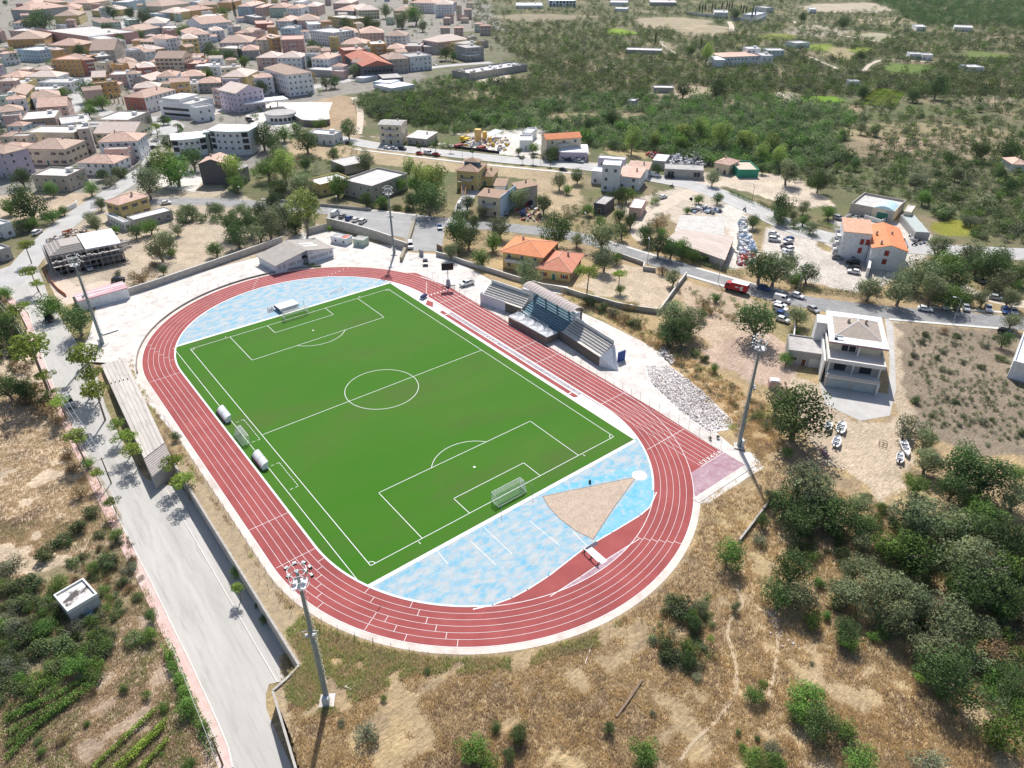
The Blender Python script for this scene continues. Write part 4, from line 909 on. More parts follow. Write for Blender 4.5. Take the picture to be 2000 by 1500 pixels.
bld(C6(2, 1905, 120, 1990, 100, 2000, 70), 6, 'W', 'f', label='white curved-edge cemetery chapel inside the wall corner', name='chapel', cat='chapel', rm=METW, win='')
# yellow house and annex left
bld(C6(10, 820, 72, 925, 100, 1160, 32), 7, 'Y', 'h', label='yellow two-storey house with mottled tile roof beside the road junction', rm=TILE, bal='x', cat='house', sh='b')
bld(C6(10, 990, 195, 1045, 222, 1325, 138), 3.6, 'G', 'f', label='grey single-storey annex with a pale flat roof beside the yellow house', rm=FLATR, name='annex', cat='annex', chimney=False, par=.25)
bld(C6(10, 830, 175, 965, 240, 1040, 245), 3.4, 'W', 'f', label='white arcaded veranda in front of the yellow house', rm=FLATG, name='veranda', cat='veranda', chimney=False, par=.2, sp=2)
bld(C6(10, -100, 240, 12, 265, 85, 240), 5, 'W', 'f', label='white house with flat roof at the left edge above the parked van', cat='house', chimney=False)
bld(C6(10, -80, 440, -5, 465, 52, 430), 4, 'G', 'f', label='low grey house corner at the left edge beside the road', cat='house', chimney=False)
bld([143.7, 575, 152.8, 588.5, 246, 560], 3.2, 'W', 's', label='long site hut with red and white striped metal roof behind the yard wall', rm=mat('striped_red_white_roof', (.5, .24, .28), (.7, .64, .65), 2.2, lo=.47, hi=.53, coord='O', stretch=(1, .02, .02)), name='site_hut', cat='hut', chimney=False, rh=.4, ov=.1, win='')
# factory roof
def polyb(P, h, lab, rm, name='factory', cat='factory', wm=None):
    c = sum((Vector((*p, 0)) for p in P), Vector())/len(P); t = thing(name, lab, cat, c[:]); Q = [(p[0]-c.x, p[1]-c.y) for p in P]
    part('wall', MB().prism(Q, -.2, h-.02), wm or BRICK, t); part('roof', MB().prism([(x*1.02, y*1.02) for x, y in Q], h, h+.22), rm, t); b = MB()
    for i in range(len(Q)):
        a, e = Vector(Q[i]), Vector(Q[(i+1) % len(Q)]); L = (e-a).length; d = (e-a)/L; n = Vector((d.y, -d.x)); nn = n if n.dot((a+e)/2) > 0 else -n
        for k in range(int(L/5)): m = a+d*(2.5+5*k)+nn*.02; link('window', winmesh(2.4, 1.1, 'k'), t, (m.x, m.y, 1.2), math.atan2(nn.x, -nn.y))
    return t
polyb([(127.1, 18), (128, -6.9), (148.2, 4.4), (139.2, 21.8)], 3.4, 'front half of the low factory, with brown-streaked pale roof', mat('brown_streaked_roof', (.58, .5, .45), (.48, .39, .33), .5, stretch=(1, .15, 1), c3=(.66, .6, .56), sc3=1.5))
polyb([(136.6, 21.9), (145.6, 6.6), (162.8, 20.2), (152.3, 32.4)], 3.1, 'rear half of the low factory, with pale cracked concrete roof', mat('cracked_concrete_roof', (.62, .6, .57), (.52, .5, .47), .3, c3=(.4, .38, .36), sc3=1.))
bld(C6(12, 640, 88, 728, 102, 768, 38), 4, 'D', 'f', label='small flat-roofed stone hut left of the white-roofed shed', rm=FLATG, name='hut', cat='hut', chimney=False, par=.25, win='A')
bld(C6(12, 915, 122, 1010, 132, 1058, 62), 4, 'P', 'f', label='small shed with a bright white flat roof above the dirt track', rm=METW, name='shed', cat='shed', chimney=False, par=.25, win='A')
# vaulted workshop
vw = bld([1661.4, 400.5, 1745, 417, 1790, 399], 3.5, 'K', 'f', label='concrete workshop with wide pale roof and parapet behind the L-shaped apartments', rm=FLATR, name='workshop', cat='workshop', win='A', sp=9, chimney=False, par=.9)
va = bld([1705.8, 405, 1747.8, 412.8, 1765.8, 404.8], ('b', 434), 'C', 'f', label='cream front block with a pale blue barrel roof and green door on the workshop', rm=METW, name='vaulted_workshop', cat='workshop', win='', chimney=False, par=.1)
w_, d_, h_ = va['wd']; b = MB(); P = [(-w_/2+w_*i/12, h_+1.3*math.sin(pi*i/12)) for i in range(13)]
b.add([(x, -d_/2-.3, z) for x, z in P]+[(x, d_/2+1, z) for x, z in P], [(i, i+1, 14+i, 13+i) for i in range(12)]+[tuple(range(12, -1, -1)), tuple(range(13, 26))]); part('barrel_roof', b, mat('pale_blue_roof', (.5, .68, .74)), va)
put(va, doormesh(4.2, 3, 'g'), 'door', w_, d_, 'A', 0, 0.02)
bld([1765.5, 413, 1780, 415.5, 1797, 404], 4.5, 'C', 'f', label='cream side wing with green shutter door right of the barrel roof', rm=FLATR, name='workshop_wing', cat='workshop', win='B', chimney=False, par=.2)
wallrun([(1687, 427), (1720, 437), (1728, 433)], 1.6, .3, 'low cream yard wall in front of the workshop', WHT)
bld([1788, 452.8, 1817.4, 454.6, 1816.8, 421.6], 3, 'G', 'f', label='long grey-green metal shed roof right of the workshop yard', rm=mat('greygreen_sheet', (.4, .45, .44), (.48, .52, .5), 1), name='shed', cat='shed', win='', chimney=False, par=0)
# L-shaped apartments
la = bld(Z6((1620, 370), 8.333, 245, 680, 700, 722, 1000, 600), ('b', 512), 'W', 's', label='left wing of the white L-shaped apartments with pale orange roof', rm=mat('pale_orange_tiles', (.68, .36, .22), (.72, .46, .34), .8, bump=.03, bsc=8), name='apartment_building', cat='apartment block', win='', chimney=False, rh=1.6, ov=.3)
w_, d_, h_ = la['wd']
for i, z in ((.22, 6.3), (.22, 3.2), (.42, 6.3)): put(la, winmesh(1., 1.7, 'k'), 'window', w_, d_, 'A', w_*i, z); 
for i, z in ((.22, 6.3), (.22, 3.2), (.42, 6.3)): put(la, MBred if 0 else WM.setdefault('rs', MB().box(-.55, -.05, 0, .55, .0, 1.8).mesh('shutter', [SHUT['r']])), 'shutter', w_, d_, 'A', w_*i, z-.03, .1)
for i in range(3): balcony(la, w_, d_, 'C', 0, 1.8+i*2.6, 6, 1.6)
ra = bld(Z6((1620, 370), 8.333, 700, 950, 1280, 1012, 1265, 645), ('b', 532), 'W', 'G', label='right wing of the white L-shaped apartments with bright orange gable roof', rm=TILEO, name='apartment_building', cat='apartment block', win='', ov=.25, rh=1.6, chimney=False)
w_, d_, h_ = ra['wd']
for u, z in ((-.08, 5.2), (-.08, 2.2)): put(ra, winmesh(1.1, 1.8), 'window', w_, d_, 'A', w_*u, z); put(ra, WM['rs'], 'shutter', w_, d_, 'A', w_*u+.3, z-.03, .1)
for x, y in ((-.3, 0), (.15, .05), (-.25, -.4)): link('chimney', chim(), ra, (w_*x, d_*y, h_+.9))
for i in range(3): balcony(ra, w_, d_, 'B', 0, .6+i*2.5, 8, 1.4)
wallrun([(1692, 541), (1700, 500)], 3.2, .8, 'tall white stair wall between the two apartment wings', WHT)
# right edge white building
bld([2000, 648, 1979, 708, 2012, 790], 4.5, 'W', 'f', label='white building cut off by the right edge beside the brown plot', rm=METW, name='building', cat='building', win='', chimney=False)
# orange roofed villa, two blocks
v1 = bld(Z6((960, 440), 9.09, 200, 450, 890, 555, 1170, 310), 6.2, 'Y', 'h', label='upper two-storey block of the orange-roofed villa with white balustrade balcony', rm=TILEO, name='villa', cat='villa', bal='x', ov=1.0, sp=3.5, rh=2.2)
w_, d_, h_ = v1['wd']; balcony(v1, w_, d_, 'A', 1, 3.2, w_*.8, 1.6)
v2 = bld(Z6((960, 440), 9.09, 830, 750, 1390, 825, 1800, 540), 3.6, 'Y', 'h', label='lower single-storey block of the orange-roofed villa with red doors', rm=mat('red_orange_tiles', (.6, .22, .14), (.66, .3, .2), .6, c3=(.55, .26, .18), sc3=3, bump=.03, bsc=8), name='villa', cat='villa', ov=.9, sh='r', rh=2.4)
sheet('terrace_paving', px([(1050, 552), (1110, 560), (1100, 575), (1050, 568)], 0), .04, M_WCON)
# ---- terraced white villa on the right
o0 = Vector((78.5, -71.5, 0)); rzv = math.atan2(-13., 8.7); tv = thing('terraced_house', 'large white three-level house with grey tiled hip roof and stepped terraces', 'house', (84.5, -76.8, 0), rzv)
# local x along the front (to the right), y away from the camera
fr = Vector((94.3-87.8, -78.5+68.6, 0)); Lx = fr.length; rzv = math.atan2(fr.y, fr.x); tv.rotation_euler.z = rzv; o0 = Vector((87.8, -68.6, 0)); tv.location = o0
b = MB().box(0, 0, 0, Lx, 24, 2.9); part('garage_wall', b, mat('raw_concrete_block', (.42, .41, .39), (.5, .49, .47), .5, c3=(.33, .32, .31), sc3=1.5), tv)
for i in range(2): part('garage_door', MB().box(.5+i*Lx/2, -.05, .1, Lx/2-.4+i*Lx/2, .02, 2.4), mat('bluegrey_steel_door', (.36, .42, .45), (.44, .5, .52), .7), tv)
part('column', MB().box(Lx-.15, -.5, 0, Lx+.35, 0.02, 2.9), WHT, tv)
part('slab', MB().box(-.2, -.3, 2.9, Lx+.4, 24, 3.15), WHT, tv)
part('front_terrace', MB().box(-.1, -.3, 3.15, Lx+.3, 0, 3.9), mat('terrace_parapet', (.5, .48, .46)), tv)
b = MB().box(0, 3, 3.15, Lx+.2, 22, 6.3); part('middle_wall', b, wallm('G'), tv)
for x in (0, Lx*.47, Lx-.1): part('column', MB().box(x, 2.1, 3.15, x+.35, 2.5, 6.3), WHT, tv)
for i in range(2): part('window', MB().box(1.5+i*Lx/2, 2.96, 3.6, 4.2+i*Lx/2, 3.02, 5.6), GLASS, tv)
part('deck', MB().box(-.3, 1.6, 6.3, Lx+.7, 22, 6.55), mat('terrace_floor', (.66, .6, .55), (.74, .7, .66), .4), tv)
b = MB().box(-.3, 1.4, 6.3, Lx+.7, 1.62, 7.3).box(-.52, 1.4, 6.3, -.3, 22, 7.3).box(Lx+.7, 1.4, 6.3, Lx+.92, 22, 7.3); part('parapet', b, WHT, tv)
b = MB().box(.1, 8.2, 6.55, Lx+.4, 22, 9.4); part('upper_wall', b, wallm('C'), tv)
part('glass_door', MB().box(3, 8.12, 6.6, 6.2, 8.19, 8.9).box(4.5, 8.05, 6.6, 4.65, 8.12, 8.9, 1), [GLASS, FRAME], tv)
part('partition', MB().box(6.6, 6.4, 6.55, 6.9, 8.2, 9.4), WHT, tv)
part('roof_slab', MB().box(-.6, 6, 9.4, Lx+1.4, 24.2, 9.75), METW, tv); part('roof_edge', MB().box(-.62, 5.9, 9.3, Lx+1.42, 6, 9.6), mat('dusky_red_trim', (.4, .2, .2)), tv)
x0, x1, y0, y1 = .8, Lx+.2, 9.5, 21; cx = (x0+x1)/2; zt = 9.75
V = [(x0, y0, zt), (x1, y0, zt), (x1, y1, zt), (x0, y1, zt), (cx, (y0+y1)/2+.6, zt+1.9), (cx, (y0+y1)/2+2.2, zt+1.9)]; b = MB().add(V, [(0, 1, 4), (1, 2, 5, 4), (2, 3, 5), (3, 0, 4, 5)])
rp = part('roof', b, mat('greybrown_tiles', (.38, .32, .27), (.45, .38, .33), .8, bump=.04, bsc=9), tv)
e = MB()
for i, j in ((0, 4), (1, 4), (2, 5), (3, 5), (4, 5)): e.tube(V[i], V[j], .1, n=4)
part('ridge', e, METW, rp)
link('chimney', chim(), rp, (cx-2.2, 16, zt+1)); link('chimney', chim(), rp, (cx+2, 16.5, zt+1.1))
part('solar_heater', MB().tube((.6, 8, 10.5), (2.6, 8, 10.5), .3, n=10).box(.6, 7.2, 9.8, 1.4, 8, 10.1, 1), [METW, GLASS], tv)
b = MB().box(-3.2, 8, 0, -.2, 22, 9.2); part('side_stair', MB().box(-3.0, 17, 0, -.1, 22, 9.3), WHT, tv); part('side_wall', MB().box(-1.1, 2.5, 0, -.7, 17, 6), WHT, tv)
ax = bld(Z6((1520, 560), 6.25, 130, 780, 600, 845, 605, 655), 4, 'G', 'f', label='single-storey grey annex with garage door left of the large white house', rm=FLATG, name='annex', cat='annex', win='', chimney=False, par=.35)
w_, d_, h_ = ax['wd']; put(ax, winmesh(1.3, 1), 'window', w_, d_, 'A', -w_*.32, 1.4); put(ax, doormesh(1., 2.1, 'b'), 'door', w_, d_, 'A', -w_*.06, .02); put(ax, doormesh(2.8, 2.4, 'w'), 'garage_door', w_, d_, 'A', w_*.24, .02)
wallrun([(1545, 700), (1551, 640)], 1.8, .3, 'white garden wall left of the annex yard', WHT)
bld([1504, 744, 1525, 746, 1530, 738], 2.2, 'P', 'f', label='small pale pump box beside the big oak below the annex', rm=METW, name='pump_house', cat='hut', win='', chimney=False, par=0)
sheet('driveway', px([(1600, 745), (1612, 790), (1680, 822), (1738, 812), (1750, 760), (1745, 640), (1735, 622), (1728, 622), (1738, 700), (1735, 770)], 0), .03, mat('driveway_concrete', (.45, .44, .42), (.54, .52, .5), .25))
# ---- clubhouse
P0 = Vector((8.2, 84.5, 0)); P1 = Vector((30., 87., 0)); x = (P1-P0); rz = math.atan2(x.y, x.x); w = x.length; ch = thing('clubhouse', 'white clubhouse with kinked grey pitched roof and recessed entrance beside the track', 'clubhouse', P0[:], rz)
d = 12.; nx = w*.55
fw = MB(); P = [(0, 0), (nx-2.2, 0), (nx-2.2, 1.6), (nx, 1.6), (nx, -.4), (w, -.4), (w, d), (0, d)]; n = len(P)
def rz_(x_): return 3.1+2.0*(1-abs(x_-nx)/(w-nx if x_ > nx else nx))
vs = [(a, c, -.1) for a, c in P]+[(a, c, rz_(a)) for a, c in P]; fw.add(vs, [(i, (i+1) % n, n+(i+1) % n, n+i) for i in range(n)]); part('wall', fw, mat('white_bluish_wall', (.74, .75, .77), (.68, .7, .73), .4), ch)
rb = MB(); ov = .6
def rz2(x_): return rz_(min(max(x_, 0), w))+.12
for xa, xb, ya in ((-ov, nx-.2, -ov), (nx-.2, w+ov, -ov-.4)):
    za, zb = (rz2(0)-.12, rz2(nx)) if xa < 0 else (rz2(nx), rz2(w)-.12)
    V = [(xa, ya, za), (xb, ya, zb), (xb, d+ov, zb), (xa, d+ov, za)]; rb.add(V+[(a, c, z-.2) for a, c, z in V], [(0, 1, 2, 3), (7, 6, 5, 4), (0, 4, 5, 1), (1, 5, 6, 2), (2, 6, 7, 3), (3, 7, 4, 0)])
rp = part('roof', rb, mat('grey_corrugated_roof', (.36, .33, .3), (.43, .4, .37), .6, c3=(.3, .28, .26), sc3=2), ch)
for i in (0, 1): xa, xb = nx+1.2, nx+6.5; ya = 3.4+i*2.6; part('skylight', MB().add([(xa, ya, rz2(xa)+.05), (xb, ya, rz2(xb)+.05), (xb, ya+1.5, rz2(xb)+.05), (xa, ya+1.5, rz2(xa)+.05)], [(0, 1, 2, 3)]), METW, rp)
for xx, ww in ((1.2, 1), (2.9, 1), (5.4, 2.6), (8.6, 2.6)): part('window', MB().box(xx-.5 if ww == 1 else xx-1.3+.5, -.05, 1.3, xx+.5 if ww == 1 else xx+1.3+.5, .02, 2.4).box(xx-.6, -.1, 1.15, xx+(.6 if ww == 1 else 1.9), -.05, 1.28, 1), [mat('pale_blind', (.5, .5, .54), (.4, .4, .44), 2), FRAME], ch)
for xx, ww in ((nx+2, 2.6), (nx+5, 2.6), (w-2.7, 1), (w-1, 1)): part('window', MB().box(xx-ww/2, -.46, 1.3, xx+ww/2, -.38, 2.4), MATS['pale_blind'], ch)
part('emblem', MB().tube((nx+1.2, -.47, 3.7), (nx+1.2, -.38, 3.7), .55, n=18).tube((nx+1.2, -.5, 3.7), (nx+1.2, -.46, 3.7), .4, n=12, mi=1), [mat('grey_emblem', (.3, .32, .36)), WHT], ch)
part('door', MB().box(nx-1.7, 1.5, 0, nx-.5, 1.62, 2.2), mat('grey_glazed_door', (.25, .27, .3)), ch); part('door_canopy', MB().box(nx-2.3, -.5, 2.6, nx-.05, 1.6, 2.75), SHUT['k'], ch)
for i in (-1, 1): pass
q = px([(578, 518), (612, 510), (628, 523), (614, 524)], 0)
sheet('green_carpet', [(p.x, p.y) for p in px([(593, 516), (607, 511), (628, 523), (617, 525)], 0)], .05, mat('green_carpet', (.16, .24, .06), (.2, .28, .1), 1.))
# ================================================================= STADIUM OBJECTS
STEEL = mat('galvanised_steel', (.42, .45, .47), (.34, .37, .39), 1., rough=.5, metal=.3); GSTEEL = mat('greenish_steel', (.27, .33, .33), (.2, .26, .26), 1., rough=.5)
WPAINT = mat('white_gloss_paint', (.8, .8, .8), rough=.4); TIMB = mat('old_timber', (.2, .14, .1), (.28, .2, .14), 2)
STEP = mat('weathered_step', (.62, .58, .54), (.7, .66, .62), .8, c3=(.4, .38, .36), sc3=2); BLUES = mat('faded_blue_seat_paint', (.1, .2, .27), (.15, .26, .33), .8, c3=(.3, .34, .36), sc3=2)
BRWN = mat('brown_mesh_screen', (.12, .1, .09), (.17, .15, .13), 3, stretch=(4, 4, .5))
sheet('dry_bank', [(-50.15, -62.2), (-46.3, -62.2), (-46.3, 3), (-50.15, 3)], .012, mat('dry_grass_bank', (.42, .32, .2), (.28, .22, .15), .8, c3=(.5, .4, .24), sc3=3, bump=.15))
sheet('dry_bank', [(-56.2, -77), (-51.5, -77), (-46.3, -62.2), (-50.15, -62.2), (-50.3, -62.6), (-55.1, -63.8)], .012, MATS['dry_grass_bank'])
# retaining walls of the road
wallrun([Vector((-50, y, 0)) for y in (2, -20, -40, -61.9)], .35, .4, 'long dark concrete retaining wall between the track bank and the sunken road', BRICK, name='retaining_wall', z=0, step=4)
wallrun([Vector((-50, -62, 0)), Vector((-52.6, -63, 0)), Vector((-55, -63.6, 0)), Vector((-57.2, -76.7, 0)), Vector((-60.5, -96, 0)), Vector((-63, -110, 0))], .35, .35, 'retaining wall bending round the mast corner at the bottom of the road', BRICK, name='retaining_wall', z=0, step=3)
o = MB(); A = [Vector((-53.4, y, 0)) for y in (-2, -30, -60)]; loft('x', offset(dens(A, 3), .1), offset(dens(A, 3), -.1), .14, None, n=40, k=1, mb=o); struct(part('kerb', o, M_KERB))
# tribune strip
tb = thing('terrace_strip', 'long narrow raised concrete strip with lengthwise seams between road and track', 'concrete platform', (-50, 30, 0))
P = [(-2.5, 25.6), (-4.6, -23), (.55, -20), (3.4, 25.6)]
part('base', MB().prism(P, -4, .55), BRICK, tb); b = MB()
for i in range(6):
    u0, u1 = i/6, (i+.93)/6; q = [Vector(P[0]).lerp(Vector(P[3]), u) for u in (u0, u1)]+[Vector(P[1]).lerp(Vector(P[2]), u) for u in (u1, u0)]; b.prism([(v.x, v.y) for v in q], .55, .62+.05*(i % 2))
part('deck_slab', b, mat('streaked_concrete', (.5, .46, .43), (.62, .58, .54), .5, stretch=(1, .12, 1), c3=(.4, .36, .33), sc3=1.5), tb)
b = MB(); P2 = [(-4.75, -23.3), (.6, -20.2), (-.3, -27.2), (-5.3, -30)]; P2 = [(-4.7, -22.9), (-4.95, -30.2), (.1, -27.), (.6, -19.9)]; part('end_house', MB().prism(P2, -4, .3), mat('end_wall_plaster', (.5, .48, .45)), tb)
for i in range(9):
    t0, t1 = i/9, (i+.8)/9; L0, L1, R0, R1 = Vector(P2[0]), Vector(P2[1]), Vector(P2[3]), Vector(P2[2]); q = [L0.lerp(L1, t0), L0.lerp(L1, t1), R0.lerp(R1, t1), R0.lerp(R1, t0)]; b.prism([(v.x, v.y) for v in q], .3, .42)
part('ribbed_roof', b, mat('grey_ribbed_roof', (.36, .32, .3), (.42, .38, .36), 1), tb)
b = MB()
for i in range(6): b.tube((-3.6+i*.95, 14-i*.1, .6), (-3.6+i*.95, 14-i*.1, .95), .13, n=6)
part('vent', b, DARK, tb)
# ---- grandstand (three straight pieces set in a shallow arc)
gs = thing('grandstand', 'concrete grandstand with blue middle seating under a curved roof beside the home straight', 'grandstand', (50.5, 0, 0))
def gseg(a, c): a = Vector((*a, 0)); c = Vector((*c, 0)); d = c-a; return (a.x-50.5, a.y, 0), math.atan2(d.y, d.x), d.length
def gp(name, b, m_, fr, label=None): return part(name, b, m_, gs, fr[0], fr[1], label=label)
FA = gseg((48.5, 24), (52.1, 8.6)); FM = gseg((52.1, 8.6), (51.7, -9.4)); FB = gseg((51.7, -9.4), (50.3, -26.2))
SCRN = []
for fr, sgn in ((FA, 0), (FB, 1)):
    L = fr[2]; x0, x1 = (0, L) if not sgn else (0, L)
    gp('front_ledge', MB().box(x0, 0, 0, x1, 1.2, 2.9), STEP, fr); st_ = MB(); bb = MB()
    for i in range(5):
        st_.box(x0+(.4 if not sgn else 0), 1.2+i*.72, 0, x1-(.4 if sgn else 0), 1.2+(i+1)*.72, 2.9+(i+1)*.42)
        bb.box(x0+.7, 1.5+i*.72, 2.9+(i+1)*.42+.004, x1-.7, 1.85+i*.72, 2.9+(i+1)*.42+.1)
    gp('steps', st_, STEP, fr); gp('bench', bb, mat('grey_bench', (.3, .29, .29)), fr); gp('back_wall', MB().box(x0+.5, 4.8, 0, x1-.4, 5.05, 6.2), WHT, fr)
L = FA[2]; gp('front_wall', MB().box(-.1, -.06, 0, L*.62, -.003, 3.3).box(-.12, 0, 0, -.003, 1.2, 3.3), mat('white_front_wall', (.72, .74, .78)), FA); gp('mesh_screen', MB().box(L*.62, -.09, .1, L, -.004, 2.95), BRWN, FA)
gp('mesh_screen', MB().box(-1, -.09, .1, FB[2], -.004, 2.95), BRWN, FB)
L = FM[2]; st_ = MB(); bb = MB()
for i in range(11): st_.box(0, .0+i*.62, 0, L, (i+1)*.62, 1.3+(i+1)*.44); bb.box(.5, .2+i*.62, 1.3+(i+1)*.44+.004, L-.5, .42+i*.62, 1.3+(i+1)*.44+.12)
gp('middle_steps', st_, BLUES, FM); gp('bench', bb, mat('pale_blue_bench_edge', (.24, .38, .45)), FM)
gp('side_wall', MB().box(-.2, 4.5, 0, -.003, 7.4, 7.2), mat('pale_side_wall', (.6, .66, .72)), FM); gp('side_wall', MB().box(L+.003, 4.2, 0, L+.2, 7.4, 7.0), MATS['pale_side_wall'], FM)
gp('rail', MB().box(0, -.12, 2.3, L*.7, -.02, 2.5).box(0, -.12, 1.2, .1, -.02, 2.3).box(L*.7-.1, -.12, 1.2, L*.7, -.02, 2.3), WPAINT, FM)
L = FB[2]; gp('ramp', MB().add([(L+.01, 0, 0), (L+.01, 0, 2.9), (L+4.8, 2.6, 0), (L+.01, 5, 0), (L+.01, 5, 5)], [(0, 1, 4, 3), (0, 2, 1), (1, 2, 4), (2, 3, 4)]), mat('white_slatted_ramp', (.6, .62, .66), (.75, .77, .8), 1, stretch=(6, 1, 1)), FB)
gp('blue_gate', MB().box(L+1, 5.4, 0, L+1.2, 8, 3), mat('blue_gate', (.05, .1, .3)), FB)
b = MB(); n = 12; V = []; x0, x1 = -1.6, 20.2
for i in range(n+1):
    t = i/n; y = 1.6+4.6*t; z = 8.9+1.25*math.sin(pi*(.12+.8*t))-.2
    V += [(x0, y, z), (x1, y, z)]
V2 = [(a, c, e-.14) for a, c, e in V]; m_ = len(V)
b.add(V+V2, [(2*i, 2*i+1, 2*i+3, 2*i+2) for i in range(n)]+[(m_+2*i+2, m_+2*i+3, m_+2*i+1, m_+2*i) for i in range(n)]+[(2*i, 2*i+2, m_+2*i+2, m_+2*i) for i in range(n)]+[(2*i+3, 2*i+1, m_+2*i+1, m_+2*i+3) for i in range(n)]+[(1, 0, m_, m_+1), (2*n, 2*n+1, m_+2*n+1, m_+2*n)])
rf = gp('roof', b, mat('rosy_grey_sheet_roof', (.5, .43, .41), (.56, .49, .47), .5, c3=(.44, .37, .35), sc3=2), FM)
b = MB()
for k in range(1, 18):
    xx = x0+(x1-x0)*k/18
    b.path([(xx, V[2*i][1], V[2*i][2]+.03) for i in range(n+1)], .05, n=4)
part('seam', b, mat('roof_seam', (.42, .36, .34)), rf)
for k in range(5):
    xx = x0+.6+(x1-x0-1.2)*k/4; gp('roof_post', MB().box(xx-.18, 5.7, 0, xx+.18, 6.1, 9.4), mat('dark_steel_post', (.12, .1, .1)), FM)
gp('rooftop_cabin', MB().box(FA[2]-3.5, 5.1, 0, FA[2]-.2, 6.8, 6.6), WHT, FA)
cl_ = tag(part('cloth', MB().box(0, 0, 0, 1.4, .8, .25), mat('red_cloth', (.65, .1, .08)), None, at(1012, 595, 2.9)[:], -1.5), 'red cloth lying on the front ledge of the grandstand', 'cloth')
# gazebo tents
tents = []
for i in range(4):
    t = thing('gazebo_tent', '%s of four white gazebo tents with brown skirts before the grandstand' % ['farthest', 'second farthest', 'second nearest', 'nearest'][i], 'gazebo', (49.3+.08*i-.3, 6.2-i*4.25, 0), -1.55, 'four gazebo tents before the grandstand'); s = 2.05
    b = MB(); V = [(-s, -s, 2.3), (s, -s, 2.3), (s, s, 2.3), (-s, s, 2.3)]; P = []
    for (a, c) in ((0, 1), (1, 2), (2, 3), (3, 0)):
        va, vc = Vector(V[a]), Vector(V[c]); ap = Vector((0, 0, 3.9)); m0 = (va+vc)/2; q = (m0+ap)/2-Vector((0, 0, .3)); qa = (va+ap)/2-Vector((0, 0, .15)); qc = (vc+ap)/2-Vector((0, 0, .15)); b.add([va, m0, vc, qc, q, qa, ap], [(0, 1, 4, 5), (1, 2, 3, 4), (5, 4, 6), (4, 3, 6)])
    b.box(-s, -s, 2.1, s, -s+.02, 2.3).box(-s, s-.02, 2.1, s, s, 2.3).box(-s, -s, 2.1, -s+.02, s, 2.3).box(s-.02, -s, 2.1, s, s, 2.3)
    part('canvas', b, mat('white_canvas', (.8, .8, .8)), t); part('finial', MB().tube((0, 0, 3.85), (0, 0, 4.2), .08), STEEL, t)
    part('skirt', MB().box(-s+.05, -s+.03, .1, s-.05, -s+.06, 1.9), mat('brown_canvas_skirt', (.2, .16, .13), (.26, .21, .17), 2), t)
    for x in (-s+.05, s-.05):
        for y in (-s+.08, s-.05): part('pole', MB().tube((x, y, 0), (x, y, 2.2), .04, n=6), STEEL, t)
    if i == 3: part('skirt', MB().box(s-.09, -s+.1, .1, s-.06, s-.1, 1.9), MATS['brown_canvas_skirt'], t)
# ---- floodlight masts
def mast(base, h, lab, lamps=8, face_=0.):
    t = thing('floodlight_mast', lab, 'floodlight', (base[0], base[1], h1(*base[:2])), face_, 'four floodlight masts round the track')
    part('base', MB().box(-1.1, -1.1, -.2, 1.1, 1.1, .28), M_CONC, t); part('pole', MB().tube((0, 0, .28), (0, 0, h*.5), .42, .33, 14).tube((0, 0, h*.5), (0, 0, h), .33, .2, 14).tube((0, 0, h*.5-.1), (0, 0, h*.5+.1), .4, n=14), GSTEEL, t)
    part('switch_box', MB().box(-.5, -.95, .3, .5, -.42, 1.9), mat('pale_box', (.6, .62, .64)), t)
    b = MB(); r = 1.25
    for z in (h-2.2, h-.9, h+.3):
        P = [(r*math.cos(a), r*math.sin(a), z) for a in [2*pi*i/10 for i in range(11)]]; b.path(P, .045, n=5)
    for i in range(5): a = 2*pi*i/5; b.tube((r*math.cos(a), r*math.sin(a), h-2.2), (r*math.cos(a), r*math.sin(a), h+.3), .04, n=5); b.tube((0, 0, h-2.2), (r*math.cos(a), r*math.sin(a), h-2.2), .04, n=5)
    b.box(-.9, -.9, h-2.25, .9, .9, h-2.2); part('head_cage', b, WPAINT, t)
    for i in range(lamps):
        a = -1.1+2.2*(i % 4)/3+pi/2-face_*0; z = h-1.6+(i//4)*1.5; x, y = 1.7*math.cos(a), 1.7*math.sin(a)
        f = part('floodlight', MB().box(-.25, -.2, -.22, .25, .2, .22).box(-.2, .2, -.18, .2, .22, .18, 1), [mat('lamp_housing', (.06, .06, .065)), mat('lamp_glass', (.75, .77, .8), rough=.2)], t, (x, y, z), a-pi/2)
        part('bracket', MB().tube((0, -.1, .22), (0, -.1, .42), .05).box(-.24, -.2, .22, .24, .1, .25), WPAINT, f)
    b = MB()
    for s_ in (-.2, .2): b.tube((s_, .55, 2.2), (s_, .45, h-2.2), .025, n=4)
    z = 2.4
    while z < h-2.3: b.box(-.2, .46, z, .2, .5, z+.03); z += .45
    for k in range(int((h-5)/1.2)):
        z = 3.5+k*1.2; P = [(.38*math.cos(a), .85+.38*math.sin(a), z) for a in [pi*2*i/8 for i in range(9)]]; b.path(P, .018, n=4)
    part('ladder', b, STEEL, t)
    b = MB(); z = h*.56; P = [(-.3, -.3, z), (-1.1, -.4, z), (-1.1, -.4, z+1), (-.3, -.3, z+1), (.3, -.3, z+1), (1.1, -.4, z+1), (1.1, -.4, z), (.3, -.3, z)]; b.path(P, .05, n=5).box(-.7, -.8, z+.1, -.2, -.4, z+.6).box(.2, -.8, z+.1, .7, -.4, z+.6); part('service_platform', b, STEEL, t)
mast((47.6, 74.7), 24, 'far floodlight mast standing by the parking wall near the gate', face_=pi*.8)
mast((-49.3, -70.2), 27.6, 'nearest floodlight mast in the dry grass below the track, lamps over the red lanes', face_=-.6)
mast((50.3, -70.4), 27.4, 'floodlight mast beside the purple start area and the rubble heap', face_=.7)
